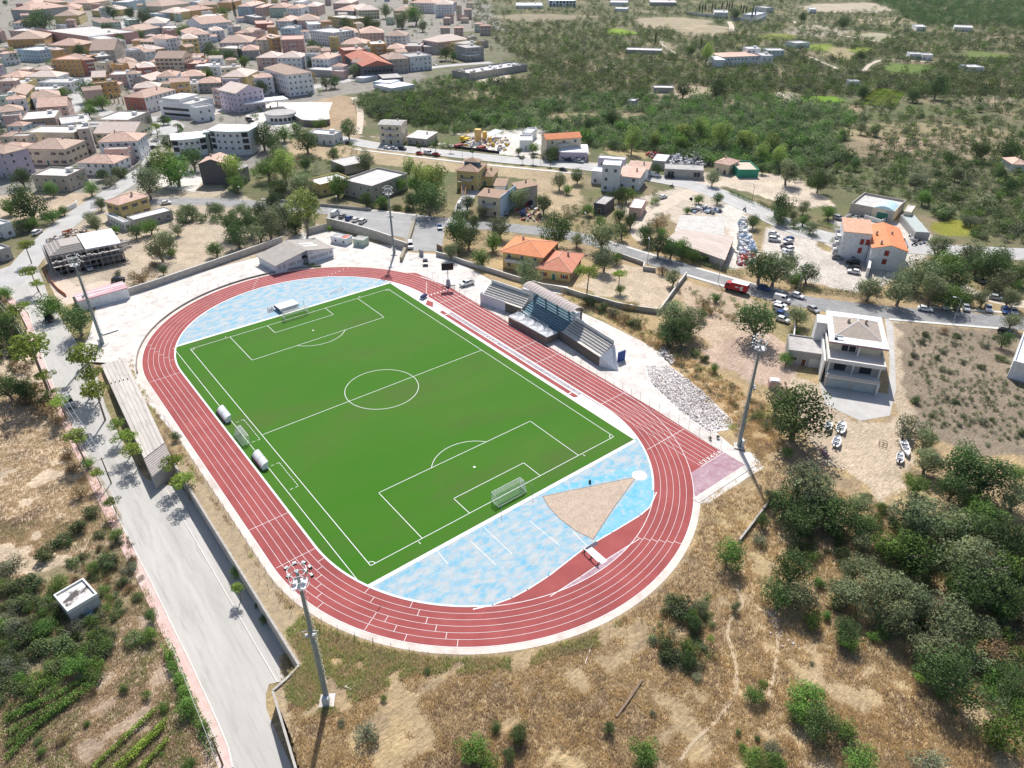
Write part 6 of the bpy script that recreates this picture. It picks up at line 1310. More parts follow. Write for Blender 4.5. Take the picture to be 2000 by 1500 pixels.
CARS = [
 ((74, 457), (12, -7), 'suv', 'w', 'white boxy van parked beside the garden wall on the left street'), ((96, 626), (8, 22), 'suv', 'k', 'black car half hidden under the roadside tree on the left road'),
 ((325, 399), (16, -2), 'car', 'w', 'white car on the lower road right of the yellow house'), ((137, 790), (10, 22), 'suv', 's', 'silver car parked on the left road under a small tree'),
 ((175, 527), (8, 8), 'car', 's', 'silver car inside the garage of the scaffolded house'), ((232, 549), (14, -2), 'car', 'k', 'black car behind the striped site hut'),
 ((655, 421), (10, -7), 'van', 'w', 'white van, leftmost of the row above the yard wall'), ((669, 425), (10, -7), 'car', 'g', 'grey car, second of the row above the yard wall'), ((682, 429), (10, -7), 'car', 'b', 'blue car, third of the row above the yard wall'), ((695, 432), (10, -7), 'car', 'w', 'white car, fourth of the row above the yard wall'), ((709, 435), (10, -7), 'suv', 'w', 'white off-roader, rightmost of the row above the yard wall'),
 ((802, 483), (2, 20), 'van', 'w', 'white van parked at the gate wall'), ((831, 516), (1, 20), 'car', 'd', 'dark car driving in through the stadium gate'), ((912, 557), (-18, 5), 'pickup', 'w', 'white pickup parked behind the scoreboard fence'), ((859, 447), (3, 14), 'car', 'b', 'blue car half hidden by the round trees near the gate'), ((898, 403), (5, -14), 'van', 'w', 'white van on the drive beside the lantern villa'),
 ((682, 282), (14, 2), 'car', 'k', 'black car on the upper road left of the roadside house'), ((756, 291), (14, 2), 'car', 'w', 'white car in front of the roadside house, left of three'), ((770, 292), (14, 2), 'car', 's', 'silver car in front of the roadside house, middle of three'), ((786, 293), (14, 2), 'suv', 'k', 'black off-roader in front of the roadside house, right of three'),
 ((820, 302), (14, 2), 'car', 'r', 'red car left of the white van on the upper road'), ((837, 302), (14, 2), 'van', 'w', 'white van between two red cars on the upper road'), ((853, 304), (14, 2), 'car', 'r', 'red car right of the white van on the upper road'),
 ((1110, 315), (14, 2), 'car', 'd', 'dark car before the white warehouse, left of two'), ((1132, 318), (14, 2), 'suv', 's', 'silver car before the white warehouse, right of two'), ((1100, 334), (14, 2), 'car', 'k', 'black car on the upper road above the dry verge'), ((1279, 345), (15, 2), 'van', 'w', 'white van parked right of the stepped roadside cluster'), ((1309, 348), (15, 1), 'car', 'k', 'black car before the long open grey shed'),
 ((1037, 399), (3, -12), 'suv', 'k', 'black off-roader among scrap right of the stepped white house'), ((1022, 419), (5, -14), 'van', 'b', 'blue van beside the scrap pile near the lower road'), ((990, 418), (4, -13), 'car', 's', 'silver car in the shade under the pale blue wall'), ((1295, 387), (14, -4), 'car', 'w', 'white car alone on the dirt track above the factory'),
 ((1492, 566), (18, 5), 'car', 'b', 'blue car driving behind the red truck'), ((1557, 581), (18, 6), 'car', 'w', 'white car at the kerb behind the white van'), ((1526, 589), (18, 5), 'van', 'w', 'white van at the road edge beside the big oak'), ((1522, 599), (18, 5), 'car', 'w', 'white car just below the white van by the big oak'), ((1523, 607), (18, 5), 'suv', 'w', 'white car third below the van by the big oak'), ((1526, 617), (18, 5), 'car', 'b', 'blue car fourth below the van by the big oak'), ((1528, 628), (18, 6), 'car', 'w', 'white car last below the van by the big oak'), ((1588, 608), (10, 6), 'car', 's', 'silver car between the garden oak and the large white house'),
 ((1806, 607), (18, 3), 'car', 'w', 'white car by the right road beside the oak shade'), ((1846, 601), (4, 16), 'suv', 'w', 'white car nose-in on the right road, first of the parked group'), ((1866, 603), (6, 16), 'car', 'd', 'dark car nose-in on the right road, second of the group'), ((1885, 605), (6, 14), 'car', 's', 'silver car nose-in on the right road, third of the group'), ((1929, 606), (5, 14), 'car', 'w', 'white car nose-in on the right road, standing alone'), ((1962, 610), (6, 14), 'car', 'b', 'dark blue car near the right edge of the road'), ((1978, 612), (6, 14), 'car', 's', 'silver car at the right edge behind the tree'),
 ((1912, 551), (14, 8), 'car', 'd', 'dark car on the dirt lane among the right-hand trees'), ((1945, 585), (15, 3), 'car', 's', 'silver car on the dirt lane at the right'), ((1963, 652), (14, 4), 'car', 'k', 'black car by the plot corner under the right edge tree'),
 ((1511, 460), (16, 3), 'car', 'w', 'white wrecked car at the head of the dirt car park'), ((1512, 471), (18, 2), 'suv', 'w', 'white off-roader alone in the dirt car park'), ((1540, 470), (-14, 3), 'car', 'b', 'blue car topmost of the car park stack'), ((1538, 476), (-14, 3), 'car', 'w', 'white car second from the top of the car park stack'), ((1535, 484), (-15, 3), 'suv', 'k', 'black car in the middle of the car park stack'), ((1538, 491), (-15, 3), 'suv', 'w', 'white off-roader fourth in the car park stack'), ((1538, 497), (-15, 3), 'car', 's', 'silver car fifth in the car park stack'), ((1533, 508), (-15, 4), 'car', 'w', 'pale car lowest in the car park stack beside the oak'),
 ((1636, 506), (16, 2), 'car', 'g', 'grey car at the corner of the L-shaped apartments'), ((1664, 508), (18, 3), 'suv', 's', 'silver car in the apartment shade, topmost of the column'), ((1665, 517), (-18, -3), 'suv', 'k', 'black car in the apartment shade below the silver one'), ((1668, 526), (-17, -3), 'car', 'd', 'dark car in the sun below the black one at the apartments'), ((1667, 534), (-17, -3), 'car', 'w', 'white car lowest of the column at the apartments'), ((1637, 429), (16, 4), 'suv', 's', 'silver off-roader above the clipped hedge by the workshop'),
 ((482, 210), (12, -3), 'suv', 'w', 'white car before the lilac gabled house'), ((486, 234), (10, -2), 'car', 'k', 'black car at the station entrance, upper of two'), ((490, 239), (10, -2), 'car', 'd', 'dark car at the station entrance, lower of two'), ((148, 182), (6, 8), 'car', 'w', 'white car on the steep town street by the dark tree'), ((242, 111), (7, 3), 'car', 'k', 'black car parked high on the town avenue'), ((236, 93), (6, 3), 'car', 'w', 'white car parked high on the town avenue beside the trees'),
 ((300, 291), (12, -3), 'suv', 'd', 'dark car on the street below the roundabout, upper of two'), ((302, 303), (12, -4), 'car', 'w', 'white car on the street below the roundabout, lower of two'), ((282, 228), (12, 0), 'van', 'w', 'white van in the shade under the red-fronted corner building'), ((262, 228), (10, 0), 'car', 's', 'silver car in the shade under the red-fronted corner building'),
 ((532, 186), (12, 0), 'car', 's', 'silver car below the white house with orange roof, left of three'), ((550, 186), (12, 0), 'car', 'k', 'black car below the white house with orange roof, middle of three'), ((568, 185), (12, 0), 'van', 'g', 'grey van below the white house with orange roof, right of three'),
 ((696, 152), (12, -2), 'car', 'k', 'black car in front of the pale hall by the shop'), ((792, 134), (14, -2), 'van', 'w', 'white van on the main street right of the shop'), ((822, 130), (12, -2), 'car', 's', 'silver car on the main street right of the white van'), ((862, 122), (12, -2), 'car', 'd', 'dark car near the fuel canopy at the end of town'), ((875, 121), (12, -2), 'car', 'w', 'white car near the fuel canopy at the end of town'),
]
for c in CARS: car(*c)
for i, (x, y, c) in enumerate([(277, 243, 'w'), (284, 246, 'b'), (291, 249, 's'), (278, 250, 'd'), (285, 254, 'w'), (293, 256, 'b'), (288, 261, 's'), (297, 262, 'w')]): car((x, y), (9, 4), 'car', c, '', 'cars packed on the roundabout car park')
for i, (x, y, c) in enumerate([(252, 32, 'w'), (256, 24, 's'), (262, 17, 'd'), (246, 60, 'w'), (230, 118, 'w'), (222, 104, 's'), (255, 82, 'k'), (262, 80, 'w'), (205, 88, 's'), (650, 166, 's'), (720, 146, 'w'), (740, 146, 'k'), (850, 128, 'w'), (760, 154, 'w')]): car((x, y), (9, 2), 'car', c, '', 'small cars along the town streets')
# motorbikes
for p, q, lab in (((1312, 366), (12, 2), 'person'), ((1454, 412), (12, 5), 'b'), ((1785, 480), (10, 0), 'c')):
    a, b_ = at(*p), at(p[0]+q[0], p[1]+q[1]); t = thing('motorbike', {'person': 'motorbike riding past the long open grey shed', 'b': 'motorbike riding round the bend above the factory yard', 'c': 'dark motorbike parked right of the L-shaped apartments'}[lab], 'motorbike', (a.x, a.y, .1), math.atan2(b_.y-a.y, b_.x-a.x))
    for x in (-.7, .7): part('wheel', MB().tube((x, -.06, .32), (x, .06, .32), .32, n=12), RUB, t)
    part('frame', MB().box(-.5, -.14, .4, .4, .14, .85).tube((.7, 0, .32), (.45, 0, 1.05), .05).tube((.45, -.35, 1.05), (.45, .35, 1.05), .03), mat('bike_dark', (.04, .04, .05)), t); part('saddle', MB().box(-.75, -.13, .85, .05, .13, .98), RUB, t)
def person(loc, rz, lab, seated=False, shirt=(.05, .05, .07), trou=(.04, .05, .09)):
    t = thing('person', lab, 'person', loc, rz); me = bpy.data.meshes.new('body'); hp = .9 if not seated else .98
    k = {'pel': (0, 0, hp), 'ch': (.05, 0, hp+.42), 'nk': (.07, 0, hp+.58), 'hd': (.1, 0, hp+.72), 'hl': (0, .1, hp-.02), 'hr': (0, -.1, hp-.02)}
    if seated: k.update(kl=(.4, .22, hp-.1), kr=(.4, -.22, hp-.1), fl=(.3, .22, hp-.52), fr=(.3, -.22, hp-.52), el=(.28, .3, hp+.22), er=(.28, -.3, hp+.22), wl=(.5, .3, hp+.15), wr=(.5, -.3, hp+.15))
    else: k.update(kl=(.06, .12, .48), kr=(-.02, -.12, .48), fl=(.1, .12, .06), fr=(-.1, -.12, .06), el=(0, .3, hp+.2), er=(.04, -.3, hp+.2), wl=(.1, .32, hp-.04), wr=(.12, -.32, hp-.04))
    k.update(sl=(.05, .2, hp+.5), sr=(.05, -.2, hp+.5)); names = list(k); E = [('pel', 'ch'), ('ch', 'nk'), ('nk', 'hd'), ('pel', 'hl'), ('pel', 'hr'), ('hl', 'kl'), ('kl', 'fl'), ('hr', 'kr'), ('kr', 'fr'), ('ch', 'sl'), ('ch', 'sr'), ('sl', 'el'), ('el', 'wl'), ('sr', 'er'), ('er', 'wr')]
    me.from_pydata([k[n] for n in names], [(names.index(a), names.index(b)) for a, b in E], []); me.materials.append(mat('clothes_%02d' % int(shirt[0]*100), shirt, trou, 2)); o = link('body', me, t); sk = o.modifiers.new('skin', 'SKIN')
    rr_ = {'pel': .15, 'ch': .17, 'nk': .06, 'hd': .11, 'hl': .1, 'hr': .1, 'kl': .07, 'kr': .07, 'fl': .05, 'fr': .05, 'sl': .07, 'sr': .07, 'el': .05, 'er': .05, 'wl': .035, 'wr': .035}
    for n, v in zip(names, me.skin_vertices[0].data): v.radius = (rr_[n],)*2; v.use_root = n == 'pel'
    o.modifiers.new('sub', 'SUBSURF').levels = 1
    hd = part('hair', MB().add([(.1+.125*math.cos(a)*math.cos(e), .125*math.sin(a)*math.cos(e), hp+.76+.13*math.sin(e)) for e in (0, .7, 1.4) for a in [pi*2*i/8 for i in range(8)]], [(j*8+i, j*8+(i+1) % 8, (j+1)*8+(i+1) % 8, (j+1)*8+i) for j in range(2) for i in range(8)]+[tuple(range(16, 24))]), mat('dark_hair', (.02, .015, .01)), t)
for p, q, lab in (((1312, 366), (12, 2), 'person in dark clothes riding the motorbike past the grey shed'), ((1454, 412), (12, 5), 'person in dark clothes riding the motorbike round the bend')):
    a, b_ = at(*p), at(p[0]+q[0], p[1]+q[1]); person((a.x, a.y, .05), math.atan2(b_.y-a.y, b_.x-a.x), lab, True)
a = at(1467, 572); person((a.x, a.y, 0.07), 2., 'person in pale clothes standing behind the red truck', False, (.5, .48, .45), (.3, .3, .32))
# red truck
a, b_ = at(1437, 569), at(1417, 564); t = thing('box_truck', 'red box truck with white roof parked at the road edge', 'truck', (a.x, a.y, .08), math.atan2(b_.y-a.y, b_.x-a.x))
RED = mat('truck_red', (.5, .02, .03), rough=.35)
part('cargo_box', MB().box(-3.6, -1.15, .8, 1.6, 1.15, 3.1), RED, t); part('roof', MB().box(-3.62, -1.17, 3.1, 1.62, 1.17, 3.16), METW, t)
part('cab', MB().add([(1.7, -1.1, .5), (3.6, -1.1, .5), (3.6, -1.1, 1.5), (3.2, -1.05, 2.6), (1.7, -1.05, 2.7), (1.7, 1.1, .5), (3.6, 1.1, .5), (3.6, 1.1, 1.5), (3.2, 1.05, 2.6), (1.7, 1.05, 2.7)], [(0, 1, 2, 3, 4), (9, 8, 7, 6, 5), (1, 6, 7, 2), (2, 7, 8, 3), (3, 8, 9, 4), (4, 9, 5, 0), (5, 6, 1, 0)]), RED, t)
part('windscreen', MB().add([(3.6, -.95, 1.6), (3.6, .95, 1.6), (3.28, .92, 2.5), (3.28, -.92, 2.5)], [(0, 1, 2, 3)]).add([(2, -1.09, 1.6), (3.4, -1.09, 1.6), (3.1, -1.07, 2.4), (2, -1.07, 2.4)], [(0, 1, 2, 3)]).add([(2, 1.09, 1.6), (3.4, 1.09, 1.6), (3.1, 1.07, 2.4), (2, 1.07, 2.4)], [(3, 2, 1, 0)]), CG, t)
for x in (-2.4, 2.6):
    for s in (-1, 1): part('wheel', MB().tube((x, s*1.0, .45), (x, s*1.18, .45), .45, n=14), RUB, t)
part('chassis', MB().box(-3.5, -.9, .5, 3.2, .9, .8), RUB, t)
b = MB().add([(-2.6, 1.16, 1.2), (-1.6, 1.16, 1.0), (-1.3, 1.16, 1.9), (-1.9, 1.16, 2.6), (-2.5, 1.16, 2.2), (-2.1, 1.16, 1.8)], [(5, 4, 3, 2, 1, 0)]).box(-.9, 1.155, 1.7, .2, 1.16, 2.1); part('side_emblem', b, mat('emblem_white', (.75, .72, .7)), t)
# boats
def boat(p, q, lab, L=4.6, W=1.8):
    a, b_ = at(*p), at(p[0]+q[0], p[1]+q[1]); t = thing('boat', lab, 'boat', (a.x, a.y, .35), math.atan2(b_.y-a.y, b_.x-a.x)); n = 12; V = []; F_ = []
    for i in range(n+1):
        u = i/n; x = -L/2+L*u; w = W/2*(1-max(0, (u-.45)/.55)**2.2)+.02
        V += [(x, -w, .75), (x, -w*.7, .1+.3*max(0, u-.7)), (x, 0, 0+.5*max(0, u-.75)), (x, w*.7, .1+.3*max(0, u-.7)), (x, w, .75), (x, w*.8, .72), (x, w*.55, .3+.35*max(0, u-.6)), (x, -w*.55, .3+.35*max(0, u-.6)), (x, -w*.8, .72)]
    for i in range(n):
        for j in range(9): F_.append((i*9+j, i*9+(j+1) % 9, i*9+9+(j+1) % 9, i*9+9+j))
    F_ += [(0, 1, 2, 3, 4, 5, 6, 7, 8)[::-1]]
    part('hull', MB().add(V, F_), WPAINT, t)
    for x in (-1.1, .3): part('thwart', MB().box(x-.2, -W*.4, .55, x+.2, W*.4, .62), mat('navy_seat', (.03, .04, .09)), t)
    part('outboard', MB().box(-L/2-.35, -.15, .4, -L/2-.02, .15, 1.1), RUB, t); part('trailer', MB().box(-1.6, -.5, -.35, 1.4, -.4, .0).box(-1.6, .4, -.35, 1.4, .5, 0).tube((-.6, -.8, -.1), (-.6, .8, -.1), .05).tube((1.4, 0, -.2), (3.0, 0, -.2), .05), STEEL, t)
boat((1642, 838), (6, -18), 'white open boat on a trailer, upper of two below the driveway', 4.8, 2); boat((1633, 866), (5, -16), 'white motorboat with grey deck, lower of two below the driveway', 4.2, 1.7)
boat((1617, 836), (4, -14), 'white boat half hidden under the big oak by the driveway', 3.6, 1.5); boat((1766, 880), (8, 22), 'long white boat covered in black tarpaulin beside the grey olive', 6, 1.7); boat((1756, 897), (2, -14), 'small white boat at the edge of the bushes', 4, 1.5)
t = thing('jet_ski', 'covered jet ski in the shade under the big oak', 'jet ski', at(1608, 887)[:], 1.2); part('hull', MB().tube((-1.3, 0, .4), (1.3, 0, .5), .5, .15, 10).box(-.9, -.25, .6, .5, .25, .95), mat('jetski_grey', (.3, .3, .36), (.5, .15, .1), 1.2), t); part('handlebar', MB().tube((.5, -.35, 1.1), (.5, .35, 1.1), .04), RUB, t)
t = thing('cart_frame', 'rusty metal cart frame lying in the yard below the driveway', 'frame', at(1724, 869)[:], .4); b = MB()
for y in (-.8, 0, .8): b.tube((-1.3, y, .3), (1.3, y, .35), .05, n=5)
for x in (-1.3, -.4, .4, 1.3): b.tube((x, -.8, .3), (x, .8, .35), .05, n=5)
part('frame', b, TIMB, t)
# scaffolded house
def scaff():
    c = [106.5+2, 494, 177, 492, 199, 453]; z1 = 6.5
    base = Vector((-50.2, 127.5, 0)); br_ = Vector((-28.8, 126.5, 0)); x = br_-base; w = x.length; rz = math.atan2(x.y, x.x)+.02; t = thing('house_under_construction', 'unfinished concrete house wrapped in scaffolding with a white roof slab', 'building site', base[:], rz)
    RC = mat('raw_brown_concrete', (.2, .17, .16), (.27, .24, .22), .8, c3=(.15, .13, .12), sc3=2); d = 16
    for z in (0, 3.1, 6.1): part('floor_slab', MB().box(0, 1.2 if z < 6 else 3, z-.25, w, d, z), RC, t)
    b = MB()
    for i in range(7):
        for y in (1.3, 6, d-.5): b.box(w*i/6-.2, y, 0, w*i/6+.2, y+.4, 6.3)
    part('column', b, RC, t); b = MB()
    for i in range(6):
        if i in (1, 2, 4, 5): b.box(w*i/6+.2, 2.6, 0 if i > 2 else .9, w*(i+1)/6-.2, 2.8, 2.0)
        b.box(w*i/6+.2, 2.6, 3.1, w*(i+1)/6-.2, 2.8, 4.2)
        if i % 2: b.box(w*i/6+.2, 2.6, 4.2, w*(i+.5)/6-.2, 2.8, 5.9)
    b.box(.2, d-.5, 0, w, d-.3, 6); part('infill_wall', b, RC, t)
    part('roof_slab', MB().add([(w*.5, 2.2, 6.6), (w*1.02, 2.2, 6.3), (w*1.02, d+.5, 7.3), (w*.5, d+.5, 7.6), (w*.5, 2.2, 6.3), (w*1.02, 2.2, 6.0), (w*1.02, d+.5, 7.0), (w*.5, d+.5, 7.3)], [(0, 1, 2, 3), (7, 6, 5, 4), (0, 4, 5, 1), (1, 5, 6, 2), (2, 6, 7, 3), (3, 7, 4, 0)]), METW, t, label='bright white roof slab')
    b = MB()
    for i in range(8): k = i*.62; b.box(k, 3+k*.9, 6.25+i*.17, w*.48, d-k*.3, 6.4+i*.17, i % 2)
    part('formwork_roof', b, [mat('grey_board', (.3, .28, .27)), mat('pale_board', (.44, .4, .37))], t)
    b = MB()
    for i in range(13):
        for y in (-.1, 1.0): b.tube((w*i/12, y, 0), (w*i/12, y, 7.2), .05, n=4)
    for z in (1.6, 3.2, 4.8, 6.6):
        for y in (-.1, 1.0): b.tube((-.2, y, z), (w+.2, y, z), .05, n=4)
    for i in range(0, 12, 3): b.tube((w*i/12, -.1, 0), (w*(i+2)/12, -.1, 4.8), .04, n=4)
    for j in range(7):
        b.tube((-.7, 1+j*2.3, 0), (-.7, 1+j*2.3, 7.2), .05, n=4)
    for z in (1.6, 3.2, 4.8, 6.6): b.tube((-.7, 0, z), (-.7, d, z), .05, n=4)
    part('scaffolding', b, mat('scaffold_tube', (.38, .4, .42)), t); rr2 = random.Random(4); b = MB()
    for z in (3.25, 4.85): b.box(-.1, 0, z, w+.1, .9, z+.06)
    for i in range(16): x = w*.92+rr2.uniform(0, 3); y = rr2.uniform(0, 8); b.box(x, y, 4+rr2.uniform(-1, 2), x+2.4, y+.25, 4.1+rr2.uniform(-1, 2) if 0 else 4.2+i*.12)
    for i in range(14): x = rr2.uniform(0, w*.7); b.box(x, .1, 4.92, x+rr2.uniform(.5, 1.4), .8, 5.0+rr2.random()*.4)
    part('plank', b, mat('bleached_planks', (.56, .52, .5), (.44, .4, .37), 2), t)
scaff()
sheet('site_yard', px([(90, 540), (118, 600), (150, 590), (245, 555), (200, 548), (150, 560), (100, 520)], 0), .03, mat('site_sand', (.64, .52, .42), (.54, .44, .36), .5))
t = thing('safety_netting', 'orange plastic safety netting around the building site', 'netting', at(86, 528)[:]); P = px([(84, 524), (96, 545), (112, 563), (128, 575)], 0); b = MB()
for p, q in zip(P, P[1:]): b.add([p-P[0], q-P[0], q-P[0]+Vector((0, 0, 1.1)), p-P[0]+Vector((0, 0, 1.1))], [(0, 1, 2, 3)])
part('net_sheet', b, mat('orange_netting', (.75, .2, .07)), t)
t = thing('safety_netting', 'small piece of orange netting behind the building site', 'netting', at(122, 458)[:]); part('net_sheet', MB().add([(0, 0, 0), (4, 1.5, 0), (4, 1.5, 1.2), (0, 0, 1.2)], [(0, 1, 2, 3)]), mat('orange_netting', ()), t)
# heaps (stuff): rubble, scrap, building material
def heap(name, P, n, smin, smax, hmax, mats, seed, lab=None, cat=None, z0=0, flat=False):
    rr_ = random.Random(seed); W = px(P, 0); xs = [p.x for p in W]; ys = [p.y for p in W]; PP = [(p.x, p.y) for p in W]; b = MB(); k = 0
    cx, cy = sum(xs)/len(xs), sum(ys)/len(ys); R_ = max(math.hypot(p.x-cx, p.y-cy) for p in W)
    while k < n:
        x = rr_.uniform(min(xs), max(xs)); y = rr_.uniform(min(ys), max(ys))
        if not bool(inpoly(np.array([x]), np.array([y]), PP)[0]): continue
        r = math.hypot(x-cx, y-cy)/R_; z = z0+hmax*max(0, 1-r*1.1)*rr_.random()*(1 if not flat else .3); s = rr_.uniform(smin, smax); a = rr_.random()*pi; c, s_ = math.cos(a), math.sin(a); sy = s*rr_.uniform(.4, 1); sz = s*rr_.uniform(.3, .8)
        q = [(x+(u*s*c-v*sy*s_)*rr_.uniform(.6, 1), y+(u*s*s_+v*sy*c)*rr_.uniform(.6, 1)) for u, v in ((-.5, -.5), (.5, -.5), (.5, .5), (-.5, .5))]
        vs = [(*p, z) for p in q]+[(p[0]*.8+x*.2+rr_.uniform(-.1, .1)*s, p[1]*.8+y*.2, z+sz*rr_.uniform(.6, 1.1)) for p in q]
        b.add(vs, [(4, 5, 6, 7), (0, 1, 5, 4), (1, 2, 6, 5), (2, 3, 7, 6), (3, 0, 4, 7)], rr_.randrange(len(mats))); k += 1
    o = part(name, b, mats)
    if lab: tag(o, lab, cat)
    o['kind'] = 'stuff'; return o
STN = [mat('pale_rubble', (.74, .68, .65), (.62, .56, .54), 2), mat('white_rubble', (.82, .79, .77)), mat('pinkish_rubble', (.52, .44, .42)), mat('dark_rubble', (.36, .32, .31))]  # rubble tones from white to dark grey, dealt to blocks at random
sheet('rubble_bed', px([(1258, 716), (1305, 712), (1350, 745), (1390, 782), (1432, 822), (1424, 840), (1385, 846), (1335, 815), (1295, 777), (1266, 747)], 0), .05, mat('pale_rubble_dust', (.66, .6, .57), (.8, .76, .73), 1.2, c3=(.46, .4, .38), sc3=3, bump=.2))
heap('rubble_heap', [(1262, 715), (1305, 714), (1345, 745), (1385, 780), (1428, 820), (1420, 836), (1385, 842), (1340, 812), (1300, 775), (1270, 745)], 3000, .1, .5, .9, STN[:2]+[STN[1]], 1, 'long heap of pale broken rubble beside the final bend', 'rubble')
heap('rubble_heap', [(1288, 680), (1300, 684), (1320, 708), (1312, 712), (1295, 696)], 120, .3, 1, .5, STN, 2, 'small strip of pale stones at the slope foot above the rubble heap', 'rubble')
heap('stones', [(1500, 1190), (1525, 1200), (1540, 1240), (1560, 1250), (1580, 1262), (1530, 1268), (1505, 1240)], 45, .15, .5, .12, [STN[0], STN[2]], 3, 'scattered pale stones on the dry slope', 'stones', flat=True)
SCR_ = [mat('scrap_white', (.72, .72, .72)), mat('scrap_blue', (.35, .45, .6)), mat('scrap_red', (.55, .08, .08)), mat('scrap_dark', (.12, .12, .14)), mat('scrap_grey', (.5, .5, .52))]
heap('scrap_pile', [(1446, 428), (1455, 428), (1462, 470), (1478, 490), (1468, 505), (1440, 500)], 260, .8, 2.4, 1.6, [SCR_[0], SCR_[0], SCR_[1], SCR_[4]], 4, 'long pile of white and bluish scrap beside the factory yard', 'scrap')
heap('scrap_pile', [(1443, 498), (1468, 488), (1472, 510), (1450, 522), (1440, 515)], 110, .8, 2., 1.2, [SCR_[2], SCR_[0], SCR_[2], SCR_[4]], 5, 'red and white part of the scrap pile near the road', 'scrap')
heap('scrap_pile', [(1348, 407), (1385, 405), (1412, 412), (1410, 418), (1350, 416)], 70, .8, 2., .8, [SCR_[0], SCR_[1], SCR_[3], SCR_[4]], 6, 'line of mixed scrap along the rear of the factory', 'scrap')
heap('scrap_pile', [(1302, 308), (1330, 304), (1385, 306), (1392, 320), (1375, 326), (1300, 328)], 420, .8, 2.6, 2.5, [SCR_[0], SCR_[4], SCR_[4], SCR_[3], SCR_[0]], 7, 'large grey and white scrap metal heap behind the open shed', 'scrap')
heap('scrap_pile', [(1262, 303), (1290, 298), (1296, 302), (1275, 310)], 60, .8, 2., 1.2, [SCR_[2], SCR_[0], SCR_[2], mat('scrap_green', (.1, .35, .25))], 8, 'small red and green scrap pile left of the large heap', 'scrap')
heap('building_material', [(1000, 395), (1040, 392), (1062, 425), (1060, 436), (1010, 430)], 90, .5, 1.6, .6, [TIMB, SCR_[0], SCR_[4], SCR_[2]], 9, 'clutter of timber and blocks among the trees by the stepped white house', 'clutter')
heap('building_material', [(900, 285), (925, 268), (960, 272), (985, 268), (1000, 280), (985, 298), (930, 292)], 90, .8, 2.4, .8, [SCR_[0], SCR_[4], mat('yellow_pallet', (.65, .42, .08)), mat('dusky_pallet', (.3, .2, .2))], 10, 'scattered building material on the white yard by the upper road', 'building material')
heap('building_material', [(1775, 455), (1800, 465), (1812, 475), (1790, 480), (1778, 470)], 50, .5, 1.6, .5, [SCR_[0], SCR_[3], SCR_[4], TIMB], 11, 'clutter of small objects right of the bright orange roof', 'clutter')
heap('building_material', [(90, 470), (140, 452), (165, 445), (175, 455), (120, 480), (95, 500)], 130, .4, 1.5, .6, [TIMB, M_DIRTR, SCR_[4], STN[0]], 12, 'rubble and planks behind the scaffolded house', 'clutter')
heap('building_material', [(1645, 425), (1662, 412), (1690, 428), (1680, 436), (1655, 434)], 60, .4, 1.3, .4, [SCR_[0], SCR_[4], STN[0]], 13, 'pale clutter at the corner of the vaulted workshop', 'clutter')
for p, s, lab in (((934, 278), 1, 'wide striped yellow silo in the builders yard'), ((947, 275), .7, 'slim yellow silo in the builders yard'), ((957, 282), .55, 'small yellow silo in the builders yard')):
    t = thing('silo', lab, 'silo', at(*p)[:]); part('tank', MB().tube((0, 0, 2.2*s), (0, 0, 7*s), 1.9*s, n=16).tube((0, 0, .9*s), (0, 0, 2.2*s), .4*s, 1.9*s, n=16), mat('yellow_silo', (.72, .45, .08), (.75, .55, .3), 1.2, stretch=(1, 1, .1)), t)
    for a in range(4): part('leg', MB().tube((1.3*s*math.cos(a*pi/2), 1.3*s*math.sin(a*pi/2), 0), (1.5*s*math.cos(a*pi/2), 1.5*s*math.sin(a*pi/2), 3*s), .1), STEEL, t)
t = thing('crane_truck', 'yellow crane machine at the left end of the builders yard', 'crane', at(908, 276)[:], .3); part('chassis', MB().box(-3.5, -1.2, .6, 3.5, 1.2, 1.5), mat('machine_yellow', (.75, .5, .06)), t); part('boom', MB().tube((-2, 0, 1.5), (3.5, 0, 5), .35, .2).box(-3, -1, 1.5, -1.4, 1, 3), MATS['machine_yellow'], t); [part('wheel', MB().tube((x, s*1.1, .5), (x, s*1.35, .5), .5), RUB, t) for x in (-2.4, 2.4) for s in (-1, 1)]
for p, lab in (((896, 288), 'stack of dark red pallets at the left of the builders yard'), ((940, 292), 'stack of brown pallets beside the black frontage wall')):
    t = thing('pallet_stack', lab, 'pallets', at(*p)[:], .1); [part('pallet', MB().box(-2.5, -1.2, .05+i*.35, 2.5, 1.2, .3+i*.35), mat('dark_red_pallet', (.35, .1, .09)), t) for i in range(5)]
t = thing('greenhouse_shed', 'pale sloping shed roof at the back of the builders yard', 'shed', at(964, 270)[:], .35); part('roof', MB().add([(-6, -2.5, 2.6), (6, -2.5, 3.2), (6, 2.5, 3.6), (-6, 2.5, 3)], [(0, 1, 2, 3)]).add([(-6, -2.5, 2.4), (6, -2.5, 3.), (6, 2.5, 3.4), (-6, 2.5, 2.8)], [(3, 2, 1, 0)]), mat('pale_mint_roof', (.66, .76, .74)), t)
for x in (-5.5, 5.5):
    for y in (-2.2, 2.2): part('post', MB().tube((x, y, 0), (x, y, 2.7), .12), STEEL, t)
c = at(300, 1460); tag(part('pipe', MB().tube((0, 0, .1), (2.2, 3.6, .1), .08, n=6), WPAINT, None, at(1143, 1297)[:], -.5), 'thin white pipe lying in the grass below the near bend', 'pipe')
t = thing('junction_frame', 'small concrete manhole frame in the grass right of the nearest mast', 'manhole', at(685, 1340)[:], .4); part('frame', MB().box(-.6, -.6, 0, .6, -.4, .2).box(-.6, .4, 0, .6, .6, .2).box(-.6, -.4, 0, -.4, .4, .2).box(.4, -.4, 0, .6, .4, .2), M_KERB, t)
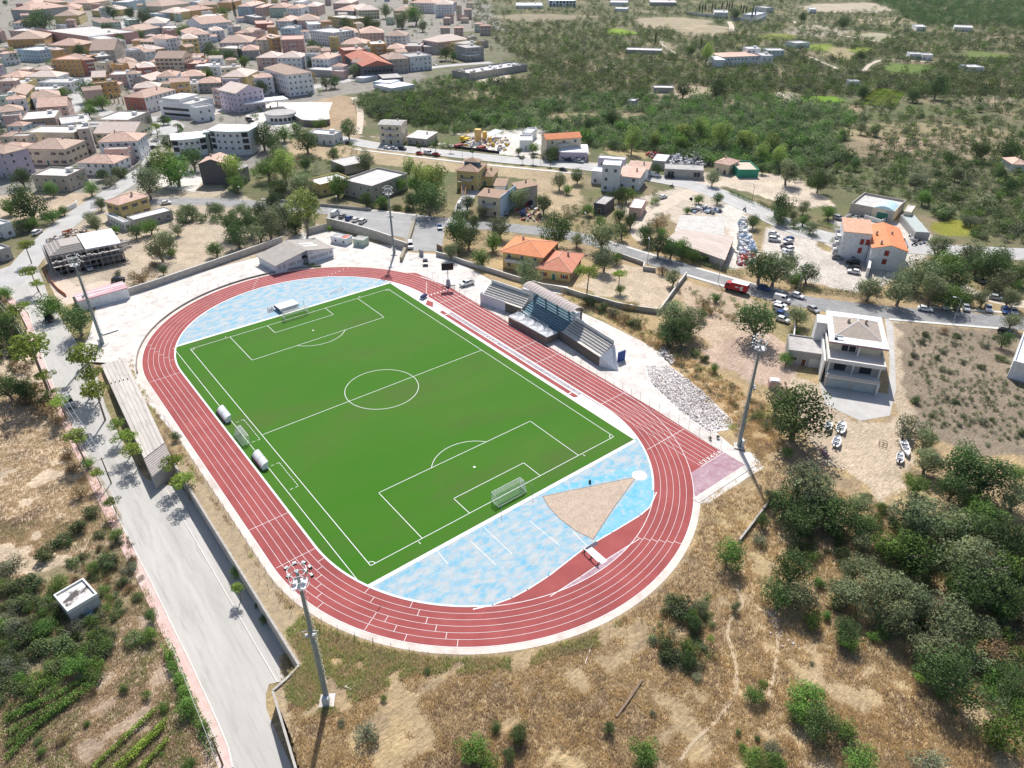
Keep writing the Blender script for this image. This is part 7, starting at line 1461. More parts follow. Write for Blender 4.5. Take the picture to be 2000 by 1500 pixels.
t = thing('white_panel', 'flat white board on low feet lying on the concrete yard', 'board', at(215, 648)[:], .1); part('panel', MB().box(-2.2, -1, .25, 2.2, 1, .35), WPAINT, t); part('foot', MB().box(-2, -.8, 0, -1.7, .8, .25).box(1.7, -.8, 0, 2, .8, .25), STEEL, t)
# ================================================================= VEGETATION
KIND = {  # crown half height, crown centre height, clumps, spread, leaf size, leaves, colour, name, category
 'o': (.86, .95, 34, .38, .085, 3400, (.21, .265, .145), 'olive_tree', 'tree', 'grey-green olive tree'),
 'k': (.94, .98, 34, .4, .085, 3400, (.09, .155, .055), 'oak_tree', 'tree', 'dark green oak'),
 'g': (.8, .8, 28, .4, .09, 2600, (.14, .25, .06), 'leafy_tree', 'tree', 'bright green leafy tree'),
 'y': (.5, 2.0, 26, .32, .11, 1500, (.24, .34, .07), 'street_tree', 'tree', 'yellow-green open-crowned tree'),
 'e': (1.5, 1.6, 36, .44, .13, 2200, (.3, .4, .12), 'eucalyptus_tree', 'tree', 'tall light green eucalyptus'),
 'c': (3.6, 3.8, 26, .5, .2, 1400, (.028, .05, .028), 'cypress_tree', 'tree', 'dark slender cypress'),
 'b': (.55, .45, 18, .4, .12, 1500, (.14, .195, .085), 'bush', 'bush', 'dull green bush'),
 's': (.62, .55, 16, .4, .1, 1500, (.2, .235, .16), 'bush', 'bush', 'silvery green bush'),
 'd': (.6, .55, 18, .4, .1, 1200, (.3, .23, .13), 'dry_bush', 'bush', 'dry brown bush'),
 'u': (.62, 1.9, 12, .42, .15, 900, (.08, .12, .05), 'clipped_tree', 'tree', 'small round clipped street tree'),
 'p': (.7, 2.2, 1, 1, .3, 0, (.08, .13, .04), 'palm_tree', 'tree', 'small palm')}
def leafmat(k, c):
    m = bpy.data.materials.new('leaves_'+KIND[k][7]+('_silvery' if k == 's' else '')); m.use_nodes = True; N = m.node_tree.nodes; L = m.node_tree.links; b = N['Principled BSDF']; b.inputs['Roughness'].default_value = .75; b.inputs['Specular IOR Level'].default_value = .15
    g = N.new('ShaderNodeNewGeometry'); n = N.new('ShaderNodeTexNoise'); n.inputs['Scale'].default_value = .9; n.inputs['Detail'].default_value = 3; L.new(g.outputs['Position'], n.inputs['Vector'])
    mx = N.new('ShaderNodeMix'); mx.data_type = 'RGBA'; mx.inputs[6].default_value = (*[v*.6 for v in c], 1); mx.inputs[7].default_value = (c[0]*1.5, c[1]*1.38, c[2]*1.25, 1)
    mr = N.new('ShaderNodeMapRange'); mr.inputs[1].default_value = .3; mr.inputs[2].default_value = .7; n3 = N.new('ShaderNodeTexNoise'); n3.inputs['Scale'].default_value = .13; n3.inputs['Detail'].default_value = 1; L.new(g.outputs['Position'], n3.inputs['Vector']); av = N.new('ShaderNodeMath'); av.operation = 'MULTIPLY_ADD'; av.inputs[1].default_value = .55; sc_ = N.new('ShaderNodeMath'); sc_.operation = 'MULTIPLY'; sc_.inputs[1].default_value = .45; L.new(n.outputs[0], sc_.inputs[0]); L.new(n3.outputs[0], av.inputs[0]); L.new(sc_.outputs[0], av.inputs[2]); mr.inputs[1].default_value = .38; mr.inputs[2].default_value = .62; L.new(av.outputs[0], mr.inputs[0]); L.new(mr.outputs[0], mx.inputs[0])
    oi = N.new('ShaderNodeObjectInfo'); hs = N.new('ShaderNodeHueSaturation'); a = N.new('ShaderNodeMapRange'); a.inputs[3].default_value = .78; a.inputs[4].default_value = 1.28; L.new(oi.outputs['Random'], a.inputs[0]); L.new(a.outputs[0], hs.inputs['Value']); L.new(mx.outputs[2], hs.inputs['Color'])
    b2 = N.new('ShaderNodeMapRange'); b2.inputs[3].default_value = .485; b2.inputs[4].default_value = .515; L.new(oi.outputs['Random'], b2.inputs[0]); L.new(b2.outputs[0], hs.inputs['Hue'])
    L.new(hs.outputs[0], b.inputs['Base Color']); tr = N.new('ShaderNodeBsdfTranslucent'); L.new(hs.outputs[0], tr.inputs[0]); ms = N.new('ShaderNodeMixShader'); ms.inputs[0].default_value = .28
    L.new(b.outputs[0], ms.inputs[1]); L.new(tr.outputs[0], ms.inputs[2]); L.new(ms.outputs[0], N['Material Output'].inputs[0]); return m
LM = {k: leafmat(k, v[6]) for k, v in KIND.items()}
BARK = mat('grey_brown_bark', (.2, .16, .12), (.28, .24, .2), 3, bump=.03)
def crown_arrays(k, seed, leaves=None, lsz=None):
    rz, zc, nc, cr, ls, nl, col = KIND[k][:7]; nl = leaves or nl; ls = lsz or ls; rg = np.random.default_rng(seed)
    u = rg.normal(size=(nc, 3)); u /= np.linalg.norm(u, axis=1)[:, None]; rad = rg.uniform(.2, .74, nc)**.75
    cc = u*rad[:, None]; cc[:, 2] *= rz
    if k in 'oykgbsd': cc[:, 2] = np.abs(cc[:, 2])*rg.choice([1, -.75], nc, p=[.6, .4])
    if k == 'c': cc[:, :2] *= (1-np.clip((cc[:, 2:3]/rz), -1, 1)*.6)*.45
    cs = cr*rg.uniform(.6, 1.15, nc); w = cs**2; ci = rg.choice(nc, nl, p=w/w.sum())
    d = rg.normal(size=(nl, 3)); d /= np.linalg.norm(d, axis=1)[:, None]; rr = cs[ci]*rg.uniform(.55, 1.0, nl)**.5
    off = d*rr[:, None]; off[:, 2] *= (.85 if k not in 'yc' else (.5 if k == 'y' else 3))
    pos = cc[ci]+off; pos[:, 2] += zc
    pos[:, 2] = np.maximum(pos[:, 2], .06)
    nrm = d+rg.normal(size=(nl, 3))*.55+np.array([0, 0, .35]); nrm /= np.linalg.norm(nrm, axis=1)[:, None]
    t1 = np.cross(nrm, rg.normal(size=(nl, 3))); t1 /= np.linalg.norm(t1, axis=1)[:, None]; t2 = np.cross(nrm, t1); s = ls*rg.uniform(.55, 1.25, nl)
    a = t1*s[:, None]; b = t2*(s*rg.uniform(.45, .8, nl))[:, None]
    return np.stack([pos-a*.5-b*.2, pos-b*.5+a*.1, pos+a*.55+b*.1, pos+b*.5], 1)
def quads_mesh(name, Q, m_, mi=None):
    n = len(Q); me = bpy.data.meshes.new(name); me.vertices.add(n*4); me.vertices.foreach_set('co', Q.reshape(-1).astype(np.float32)); me.loops.add(n*4); me.loops.foreach_set('vertex_index', np.arange(n*4, dtype=np.int32))
    me.polygons.add(n); me.polygons.foreach_set('loop_start', np.arange(n, dtype=np.int32)*4)
    for q in (m_ if isinstance(m_, list) else [m_]): me.materials.append(q)
    if mi is not None: me.polygons.foreach_set('material_index', mi.astype(np.int32))
    me.update(calc_edges=True); return me
def trunk_mesh(k, seed):
    rz, zc = KIND[k][:2]; rr_ = random.Random(seed); b = MB(); lean = Vector((rr_.uniform(-.1, .1), rr_.uniform(-.1, .1), 0)); r0 = {'e': .1, 'y': .06, 'u': .06, 'c': .1}.get(k, .1)
    fork = Vector((0, 0, max(.25, zc-rz*.75)))+lean; b.tube((0, 0, -.15), fork, r0, r0*.7, 7)
    for i in range(5):
        a = 2*pi*i/5+rr_.random(); e = fork+Vector((math.cos(a)*.45, math.sin(a)*.45, (zc-fork.z)*rr_.uniform(.7, 1.2)+.1)); b.tube(fork, e, r0*.55, r0*.25, 5); e2 = e+Vector((math.cos(a+.4)*.3, math.sin(a+.4)*.3, .2)); b.tube(e, e2, r0*.25, r0*.1, 4)
    return b.mesh('trunk', [BARK])
PROTO = {}
def proto(k, v):
    if (k, v) not in PROTO:
        if k == 'p':
            b = MB()
            for i in range(16):
                a = 2*pi*i/16; P = [Vector((math.cos(a)*r, math.sin(a)*r, 2.3+.35*math.sin(r*2.4)-(r*r)*.55)) for r in (0, .35, .7, 1.0)]; n_ = Vector((-math.sin(a), math.cos(a), 0))*.09
                for p, q in zip(P, P[1:]): b.add([p-n_, q-n_*.8, q+n_*.8, p+n_], [(0, 1, 2, 3)])
            PROTO[(k, v)] = (b.mesh('crown', [LM[k]]), MB().tube((0, 0, 0), (0, 0, 2.3), .13, .1, 8).mesh('trunk', [BARK]))
        else: PROTO[(k, v)] = (quads_mesh('crown', crown_arrays(k, 100+v*7+ord(k)), LM[k]), trunk_mesh(k, v+ord(k)))
    return PROTO[(k, v)]
TREES = '''
33 80 130 110 k 250 150 130 o 650 120 150 o 880 100 170 o 1080 150 170 o 1000 330 130 o 1180 250 110 o 620 430 100 k 1420 340 170 o 1200 560 130 o 1330 600 150 o 1450 800 200 k 1250 700 110 g 1190 790 50 y 350 330 75 g 460 300 45 g 640 510 80 g 1700 430 90 o 1760 600 130 d 1900 750 100 k 1950 870 120 k 1850 250 120 g 1600 120 180 k 1750 80 160 k 1950 200 120 k 1490 60 110 g 300 950 130 g 260 1050 110 g 420 1150 130 k 620 1200 90 g 730 1420 130 g 1250 1430 120 s 1820 1200 160 g 1990 1050 90 g 50 1350 80 s 60 1470 90 g 1350 920 40 g 1455 1060 25 b 350 680 25 s
23 90 100 130 o 240 230 200 k 1120 340 120 s 1240 430 80 o 1260 600 110 o 1550 620 170 k 1720 700 170 k 1450 800 110 k 1180 780 90 g 1110 720 50 g 1950 700 80 g 1950 900 100 o 300 800 170 o 430 930 130 o 150 900 140 k 250 1050 140 k 500 1000 150 k 30 880 60 o 720 950 100 o 730 1100 120 k 560 1180 50 g 750 1230 80 o 890 950 50 g 770 880 40 b 1180 1070 170 o 1150 1200 120 k 1480 1110 150 o 1600 1150 160 k 1700 1000 130 g 1600 920 90 g 1100 1300 150 g 950 1290 110 g 1230 1400 110 k 1400 1340 80 g 1600 1420 200 o 1900 1250 160 k 1850 1420 150 g 700 1450 110 o 200 1450 150 k 1780 1050 80 k 150 540 45 g 250 640 60 s 1400 100 30 s 1470 130 35 b 1500 310 30 s 1280 240 25 b 1600 280 30 s 1680 290 35 s 1745 270 25 b 1980 380 35 b 1720 470 25 s 1150 130 40 b
13 1240 1110 35 b 1200 1160 35 s 1380 1080 40 d 1480 1120 30 b 1150 1270 35 s 1120 1330 30 s 1380 1240 35 s 1320 1290 30 b 1520 1320 30 s 1360 1380 30 s 1430 1400 30 s 1670 1360 35 b 1700 1190 40 s 1820 1290 45 b 1880 1320 30 s 1450 1180 25 s 1900 1400 35 b 110 90 100 k 90 190 60 k 285 110 60 o 200 170 40 o 280 220 55 g 480 160 60 g 340 270 55 o 530 390 40 o 210 240 35 o 60 600 140 o 170 560 90 o 320 620 90 k 230 680 70 g 800 740 110 o 1040 760 130 o 1200 620 150 o 1300 740 140 o 1380 560 130 g 1340 430 100 o 1470 650 140 k 1610 470 110 o 1650 560 90 k 1780 580 130 k 1850 680 110 o 1830 530 90 k 1430 820 120 g 1550 830 60 g 1680 830 70 o 1900 820 90 o 1960 640 80 k 1370 150 90 b 1590 220 80 s 1640 210 60 s 1220 40 70 g 1920 1000 80 o 1850 1150 70 k 230 960 90 o 410 1070 70 g 240 1090 25 g 140 1310 60 g
12 60 50 90 o 250 90 75 k 350 300 130 k 720 330 140 o 720 520 100 o 820 520 50 g 510 370 60 o 590 140 50 g 840 180 60 k 900 30 60 g 840 20 60 k 690 230 50 g 930 220 60 k 860 310 60 k 1040 300 70 k 1060 380 50 k 1140 240 80 d 1170 310 50 g 1150 420 80 k 1240 440 80 k 1330 450 80 g 1420 500 60 g 1510 510 50 g 1460 50 45 g 1610 40 50 k 1370 140 35 g 1180 610 60 d 1260 670 65 o 590 640 90 y 840 650 55 y 850 760 45 g 940 880 60 d 120 640 110 o 1270 940 130 o 1390 1000 130 o 1230 1080 110 k 1330 1100 100 k 1480 950 60 g 1950 590 130 k 1890 220 60 k 1600 830 40 g 1580 1370 45 g 1920 990 165 k 600 850 60 b 700 900 55 b 800 940 60 s 880 980 60 d 960 1020 60 b 1500 860 60 d 1560 920 60 d 1440 1250 50 b 1500 1300 40 b
11 1560 290 110 k 1660 340 100 k 1600 200 80 k 1700 230 60 k 1900 270 90 o 1850 390 80 g 1520 460 70 o 1570 440 50 o 1760 520 75 g 1340 30 140 k 860 50 60 k 980 70 60 g 1650 80 60 k 1760 150 50 o 370 130 110 e 200 170 100 o 100 250 110 o 40 150 80 o 20 310 90 o 300 240 80 k 130 80 70 k 570 280 25 g 900 110 35 b 1000 115 40 b 1100 115 40 b 1190 125 40 b 1220 50 70 k
10 200 90 150 k 60 110 80 g 400 180 65 g 490 140 50 g 230 230 75 g 150 270 50 o 780 90 50 k 700 190 60 o 740 250 65 o 900 290 35 g 1160 260 80 g 1050 300 60 k 1250 430 110 o 1300 370 90 o 1330 460 50 g 1490 150 60 o 1680 440 75 g 1700 120 60 o 1900 150 70 o 1820 250 100 k 1950 250 90 k 1850 330 100 k 1380 290 50 o 1100 650 110 d 1270 610 38 k 1200 570 40 d 910 630 35 s 190 410 55 y 240 620 60 y 280 700 45 y 40 780 60 g 380 890 120 g 600 990 130 k 150 920 60 y 80 950 70 y 60 1080 120 k 20 940 60 k 240 1230 140 y 640 1240 120 y 700 1410 90 y 350 1430 60 y
20 740 70 90 y 430 40 30 y 460 130 60 y 580 400 85 y 900 300 60 y 960 390 75 y 1030 490 70 y 680 620 60 g 750 690 50 y 870 910 50 y 1350 610 80 y 1430 730 80 y 1370 400 45 k 1840 1470 60 g 910 1180 60 g 530 540 60 d 560 640 60 d 650 730 50 d 620 840 80 d 350 200 100 d 440 270 60 d 60 20 110 k 200 40 90 k 80 1400 110 s 700 1010 70 b 600 1120 80 b 480 1220 80 b 780 1170 50 b 830 1380 90 b 1000 1430 70 s 720 1440 60 g 350 1330 80 b 560 1390 50 b
30 100 80 100 b 250 60 90 b 450 60 80 g 150 200 90 b 350 200 60 b 350 400 80 g 550 420 95 s 690 340 60 s 100 400 80 s 200 480 90 b 60 600 60 b 330 560 100 b 500 560 100 b 650 560 80 b 600 700 100 g 450 720 100 b 40 720 80 s 150 790 50 g 1060 170 50 b 950 50 50 b 1180 310 55 k 1160 450 75 g 1050 480 85 b 1320 620 40 g 1350 700 50 g 1400 800 50 g 1430 900 60 g 1450 1030 85 g 1590 1180 55 g 970 880 40 g 680 1150 30 g 710 910 50 d 480 1270 50 d 290 1280 40 b 330 1370 40 g 1140 930 40 g 1270 1020 50 g 1260 1390 20 g 1470 1470 70 g 1850 80 70 y
31 870 1230 100 s 1330 740 35 b 1000 950 28 g 1870 1180 45 k 1700 1330 140 g 1980 1400 60 k 660 1150 40 s 60 340 45 g 10 230 30 g 1800 1460 100 g
32 50 1220 90 k 760 1190 50 k 1050 1400 140 g 1440 790 45 s 1370 550 80 g 1380 650 70 k 1480 240 75 o 1400 310 65 g 1430 370 70 k 1200 530 90 b 1250 620 100 b 1300 240 120 b 1560 490 35 y 1750 240 45 o 1900 930 75 g 1960 850 50 y 1100 1080 35 s 1770 1220 28 k 1800 1340 40 g 1915 1270 25 k 1900 1450 110 g
22 1940 1200 70 s 1700 1330 110 g 1550 420 16 k 1610 410 16 k 1960 1060 60 k
0 330 170 90 k 230 180 60 k 870 90 50 k 1010 100 50 k 1130 130 60 k 930 290 45 k 1090 270 40 g 950 325 40 g 840 540 50 g 680 700 80 k 700 800 60 g 790 800 60 g 690 865 60 g 500 720 50 g 840 230 50 k 1740 90 50 g 1830 80 20 c 1870 420 22 c 1650 400 70 k 1700 440 60 g 1790 440 50 k 1900 480 50 g 1620 580 60 g 1470 700 35 k 1140 940 40 k 1210 980 45 y 1270 930 40 k 1310 940 35 g 1380 970 35 p 1310 1120 60 k 1360 1320 150 g 1290 1260 90 e 1180 1310 70 k 1150 1430 120 o 1500 1230 90 k 1810 1310 80 e 1850 1430 90 g 170 1380 75 k 590 1390 70 g 400 1480 60 g 860 1410 70 s 940 1350 70 b 800 1350 50 k 710 1480 60 g 60 920 50 k 130 970 40 k 100 440 50 k 1440 240 60 g 620 390 50 k 40 20 20 k
1 420 600 60 d 540 640 50 k 610 630 50 k 330 690 60 d 770 545 50 o 1055 510 35 k 1235 490 35 k 1480 410 50 k 1540 440 35 k 440 350 60 k 480 380 50 k 390 460 50 k 440 500 40 k 700 190 50 k 870 160 60 k 920 190 60 k 1010 80 55 o 1140 150 60 o 1300 200 40 k 1240 120 80 g 380 110 30 k 30 690 60 k 50 1050 110 k 130 1130 80 k 210 1030 80 g 390 1080 105 k 320 1000 50 g 180 1200 90 o 500 960 60 g 720 1010 70 k 90 1320 100 g 220 1300 80 e 350 1430 110 o 170 1450 80 k 850 1260 85 o 600 1200 50 k 380 1280 50 k 1190 1310 50 e 1260 1420 110 g 1380 1380 100 e 1310 1350 80 e 630 1450 100 g 1120 1440 60 g 1745 980 35 k 1400 1125 35 u 1280 1130 30 u 1520 1140 25 u 1690 1182 20 u 650 1320 40 k
2 940 1080 60 e 1120 1090 40 e 1350 1010 60 e 1480 1000 50 e 1640 1040 70 e 1510 1130 70 g 1840 1070 60 e 1740 1150 50 g 1970 1170 50 e 1320 1130 60 g 600 960 50 k 780 920 60 k 50 1180 30 k 170 1150 50 g 80 1225 25 u 165 1215 30 u 300 1235 30 u 310 1190 60 k 510 1370 60 k 370 1420 60 o 430 1480 40 g 1130 1320 45 k 1570 1390 60 o 1960 1310 45 k 1340 700 60 k 1610 690 75 k 1530 400 50 e 1400 390 50 g 1565 50 10 c 1590 52 9 c 1490 60 10 c 1510 60 10 c 1465 62 9 c 1640 55 9 c 1680 45 10 c 1700 35 10 c 1720 40 10 c 1810 70 10 c 1832 78 10 c 1878 108 11 c 1900 108 10 c 1790 60 8 c 1745 100 45 k 1125 290 14 c 1480 330 12 c
3 270 130 35 k 595 165 50 k 720 430 40 k 750 710 60 k 1145 740 50 k 735 1000 45 o 840 1010 45 k 1330 680 80 k 1670 1170 80 k 1880 1160 90 k 1200 1390 80 s 160 1340 100 o 90 1200 60 e 30 1110 60 e 680 1280 45 k 1420 1220 50 k 400 1420 80 k 450 1280 40 s 1820 1350 60 k 1480 1350 60 o 1900 1440 60 k
'''
TPOS = []
tr_ = random.Random(11)
for ln in TREES.strip().split('\n'):
    q = ln.split(); t = int(q[0]); q = q[1:]
    for i in range(0, len(q), 4):
        x, y = T(t, float(q[i]), float(q[i+1])); k = q[i+3]; rp = float(q[i+2])/4; K = KIND[k]
        p = at(x, y, 0)
        for _ in range(3):
            dpt = (p-Vector((CX, CY, CZ))).dot(_f); r = rp*dpt/F*(1.45 if k == 'y' and t in (10, 20, 31) else 1.25 if k == 'e' else 1.3 if t in (22, 23, 33) and rp > 16 else 1.15); p = at(x, y, min(r*K[1], 12)+h1(p.x, p.y))
        z = h1(p.x, p.y); o = thing(K[7], '', K[8], (p.x, p.y, z), tr_.random()*6.28, None); sz = r*tr_.uniform(.94, 1.06); o.scale = (sz, sz*tr_.uniform(.85, 1.1), sz*tr_.uniform(.85, 1.1))
        c, tk = proto(k, tr_.randrange(3 if k in 'oykgb' else 2)); link('crown', c, o); link('trunk' if K[8] == 'tree' else 'stem', tk, o)
        o['group'] = {'olive_tree': 'olive trees on the dry plots', 'oak_tree': 'dark oaks', 'leafy_tree': 'bright green trees and shrubs', 'street_tree': 'open-crowned trees along the left road', 'eucalyptus_tree': 'eucalyptus trees', 'cypress_tree': 'cypresses', 'bush': 'bushes on the dry ground', 'dry_bush': 'dry brown bushes', 'clipped_tree': 'clipped trees on the upper road', 'palm_tree': 'palms'}[K[7]]
        AUTO.append((o, K[9])); TPOS.append((p.x, p.y, r))
# hedges
def hedge(P, w, h, lab, k='k'):
    W = dens(px(P, 0), .35); c = W[0]; rg = np.random.default_rng(len(P)+int(h*10)); Q = []
    for p in W:
        n = 26; pos = np.stack([p.x-c.x+rg.uniform(-w/2, w/2, n), p.y-c.y+rg.uniform(-w/2, w/2, n), rg.uniform(.05, 1, n)**.6*h], 1); a = rg.normal(size=(n, 3)); a /= np.linalg.norm(a, axis=1)[:, None]; b = np.cross(a, rg.normal(size=(n, 3))); b /= np.linalg.norm(b, axis=1)[:, None]; s = .28
        Q.append(np.stack([pos-a*s*.5, pos-b*s*.4, pos+a*s*.5, pos+b*s*.4], 1))
    o = link('hedge', quads_mesh('hedge', np.concatenate(Q), LM[k]), None, (c.x, c.y, h1(c.x, c.y))); return tag(o, lab, 'hedge')
hedge([(1597, 438), (1620, 445), (1645, 452)], 2.2, 1.6, 'clipped green hedge below the silver off-roader at the workshop', 'g')
hedge([(1480, 398), (1510, 412), (1540, 424), (1560, 435)], 2.5, 1.4, 'low dark hedge on the inner side of the curving upper road')
hedge([(1425, 378), (1445, 386), (1470, 397)], 2., 1.2, 'dark hedge above the motorbike bend')
hedge([(1500, 430), (1540, 445), (1580, 458), (1592, 465)], 3., 1.6, 'rough hedge between the upper road and the dirt car park', 'b')
hedge([(1258, 478), (1290, 490), (1330, 505), (1370, 518), (1420, 530), (1450, 540)], 3., 1.5, 'overgrown roadside hedge in front of the factory', 'b')
hedge([(1555, 568), (1590, 570), (1640, 573), (1690, 582)], 3., 1.4, 'shaggy green hedge behind the white car and the van', 'b')
hedge([(713, 403), (760, 408), (800, 412)], 2., 1.2, 'bright green hedge above the pavement of the lower road', 'g')
hedge([(312, 268), (340, 268), (356, 255), (350, 247)], 2., 1.2, 'clipped hedge curving round the small car park in the town', 'k')
hedge([T(30, 1270, 460), T(30, 1330, 620), T(30, 1400, 800), T(30, 1460, 960), T(30, 1540, 1100), T(30, 1600, 1220), T(30, 1640, 1300)], 1.8, 1.6, 'long green hedge along the edge of the pink pavement', 'g')
# vine rows
for i, P in enumerate([((745, 705), (430, 900), (0, 1140)), ((650, 700), (300, 900), (0, 1040)), ((700, 770), (400, 960), (0, 1230)), ((480, 900), (240, 1080), (0, 1330)), ((300, 880), (130, 960), (0, 1010))]):
    hedge([T(30, *p) for p in P], .9, 1.1, ['topmost vine row of the left vineyard, nearest the thicket', 'second vine row of the left vineyard', 'third vine row of the left vineyard', 'lowest vine row of the left vineyard', 'short vine row at the upper left of the vineyard'][i], 'g')['group'] = 'vine rows at the lower left'
for i, P in enumerate([((1170, 960), (1000, 1110), (690, 1400)), ((1250, 1040), (1100, 1190), (860, 1400)), ((1230, 1100), (1050, 1270), (830, 1490)), ((1260, 1200), (1100, 1370), (1000, 1490))]):
    hedge([T(30, *p) for p in P], .6, 1., ['leftmost vine row of the small vineyard beside the pavement', 'second vine row of the small vineyard beside the pavement', 'third vine row of the small vineyard beside the pavement', 'rightmost vine row of the small vineyard beside the pavement'][i], 'y')['group'] = 'vine rows at the lower left'
fr_ = []
for i in range(13):
    u = i/12; a = [T(3, 860+200*u, 690+35*u), T(3, 690+290*u, 810+40*u)]
    fr_.append(hedge(a, 1.1, .9, ['row %d' % i][0], 'y')); tag(fr_[-1], '%s of the straight vine rows in the far striped vineyard' % ['leftmost', 'second', 'third', 'fourth', 'fifth', 'sixth', 'middle', 'eighth', 'ninth', 'tenth', 'eleventh', 'twelfth', 'rightmost'][i], 'vine row', 'rows of the far striped vineyard')
for i, (P, lab) in enumerate([([(900, 470), (1300, 468), (1890, 482)], 'uppermost long hedgerow on the far right terraces'), ([(1200, 545), (1560, 560), (1900, 565)], 'second long hedgerow on the far right terraces'), ([(100, 1135), (350, 1150), (620, 1200)], 'dark hedgerow above the sandy lot behind the eucalyptus'), ([(850, 935), (1150, 940), (1500, 970)], 'hedgerow below the striped vineyard on the brown terraces'), ([(700, 1190), (1050, 1240), (1450, 1262)], 'middle hedgerow of the brown terraces'), ([(1150, 1295), (1600, 1300), (2000, 1335)], 'lowest hedgerow of the brown terraces'), ([(0, 300), (160, 320), (330, 335)], 'short hedgerow right of the winery annex'), ([(380, 340), (600, 370), (860, 400)], 'hedgerow slanting down above the pale far track'), ([(560, 215), (760, 235), (950, 255)], 'hedgerow under the avenue of the far fields'), ([(150, 940), (330, 930), (560, 945)], 'hedgerow between grey olives left of the far vineyard')]):
    hedge([T(3, *p) for p in P], 3.4, 3.2, lab, 'k')['group'] = 'hedgerows on the far terraces'
# ---- scrub too dense to count
BX = []
for o in C.objects:
    if o.parent is None and 'wd' in o.keys(): w_, d_, _h = o['wd']; BX.append((o.location.x, o.location.y, .5*math.hypot(w_, d_)+.5)); del o['wd']
BX = np.array(BX); TP = np.array(TPOS)
ROADL = [([(176, 402), (232, 395), (330, 393), (420, 394), (500, 400), (625, 409), (750, 421), (860, 434), (1025, 447), (1140, 464), (1220, 490), (1337, 527), (1450, 560), (1560, 590), (1740, 612), (1962, 628), (2150, 650)], 9), (main+[(1700, 478), (1850, 490), (2060, 500)], 10), ([(120, 225), (262, 240), (440, 218), (590, 175), (750, 146), (960, 122)], 11), ([(1290, 480), (1250, 470), (1240, 445), (1262, 425), (1300, 405), (1330, 385)], 4), ([(1180, 130), (1205, 131)], 4), ([(1292, 80), (1318, 104)], 5), ([(1424, 42), (1428, 62)], 7), ([(1545, 40), (1660, 72), (1730, 84)], 6), ([(1580, 110), (1646, 138)], 5), ([(1685, 142), (1720, 116), (1850, 122)], 5), ([(1850, 545), (1960, 590), (2040, 600)], 6)]
RP = np.array([(p.x, p.y, w_) for P, w_ in ROADL for p in dens(px(P, 0), 4)])
def free(x, y, r, town=False):
    ok = np.ones(len(x), bool)
    for A, k in ((BX, 1.), (RP, .62)):
        for i in range(0, len(x), 2000):
            dd = np.hypot(x[i:i+2000, None]-A[None, :, 0], y[i:i+2000, None]-A[None, :, 1]); ok[i:i+2000] &= (dd > A[None, :, 2]*k+r[i:i+2000, None]*.6).all(1)
    return ok
def scrub(name, poly, n, rlo, rhi, kinds, lab, cat, seed, clear=True, leaves=90, cl=1.0, lift=0.):
    rg = np.random.default_rng(seed); X = []; Y = []; P2 = poly; xs = [p[0] for p in P2]; ys = [p[1] for p in P2]
    qx = rg.uniform(min(xs), max(xs), n*4); qy = rg.uniform(min(ys), max(ys), n*4); k = inpoly(qx, qy, P2); qx, qy = qx[k][:n], qy[k][:n]
    w = np.array([at(a, b, 0)[:2] for a, b in zip(qx, qy)]); x, y = w[:, 0], w[:, 1]; r = rg.uniform(rlo, rhi, len(x))*(1+.5*(rg.random(len(x)) > .9))
    nv = vnoise(x, y, 22, 5)*.6+vnoise(x, y, 60, 6)*.4; ok = free(x, y, r) & ((nv > cl) if cl < 1 else True)
    if clear:
        for po, c, am in ZONES:
            if (len(po) == 10 and rg.random() < .45) or c in (SAND, PALE):
                ok &= ~inpoly(x, y, [at(*p, 0) for p in po])
    x, y, r = x[ok], y[ok], r[ok]; ks = rg.integers(0, len(kinds), len(x)); Qs = []; Ms = []
    uk = sorted(set(kinds)); protos = {k: [crown_arrays(k, 50+i+ord(k), int(leaves*1.5), .2 if leaves < 150 else .15) for i in range(4)] for k in uk}
    for po in [z_[0] for z_ in ZONES[-9:]]:
        ok = ~inpoly(x, y, [at(*p, 0) for p in po]); x, y, r, ks = x[ok], y[ok], r[ok], ks[ok]
    for i in range(len(x)):
        k = kinds[ks[i]]; A = protos[k][rg.integers(0, 4)]; a = rg.random()*6.28; c, s = math.cos(a), math.sin(a); sc = r[i]
        B = A.copy(); B[..., 0] = (A[..., 0]*c-A[..., 1]*s)*sc+x[i]; B[..., 1] = (A[..., 0]*s+A[..., 1]*c)*sc*rg.uniform(.85, 1.1)+y[i]; B[..., 2] = (A[..., 2]-(.35 if k in 'ok' else 0))*sc*rg.uniform(.8, 1.15)+h1(x[i], y[i])+lift; Qs.append(B); Ms.append(np.full(len(A), uk.index(k)))
    o = link(name, quads_mesh(name, np.concatenate(Qs), [LM[k] for k in uk], np.concatenate(Ms))); tag(o, lab, cat); o['kind'] = 'stuff'; return len(x)
FARP = [(1010, -20), (2100, -20), (2100, 480), (1900, 480), (1700, 420), (1520, 350), (1400, 330), (1280, 300), (1160, 290), (1020, 250), (860, 245), (740, 240), (690, 200), (850, 180), (960, 170), (1020, 120), (930, 60), (900, 10)]
scrub('far_scrub', [(880, -20), (2100, -20), (2100, 190), (1100, 190), (860, 245), (740, 240), (690, 200), (850, 180), (960, 170), (1020, 120), (930, 60)], 13500, 1.9, 4.2, 'kkoobsgog', 'dense mixed scrub and woodland covering the far valley floor', 'scrub', 1, leaves=70)
scrub('far_scrub', [(1100, 190), (1640, 190), (1700, 300), (1520, 350), (1400, 330), (1280, 300), (1160, 290), (1020, 250), (870, 245)], 2700, 1.9, 3.9, 'kkoobog', 'mixed oaks and olives filling the near part of the valley', 'scrub', 21, leaves=110)
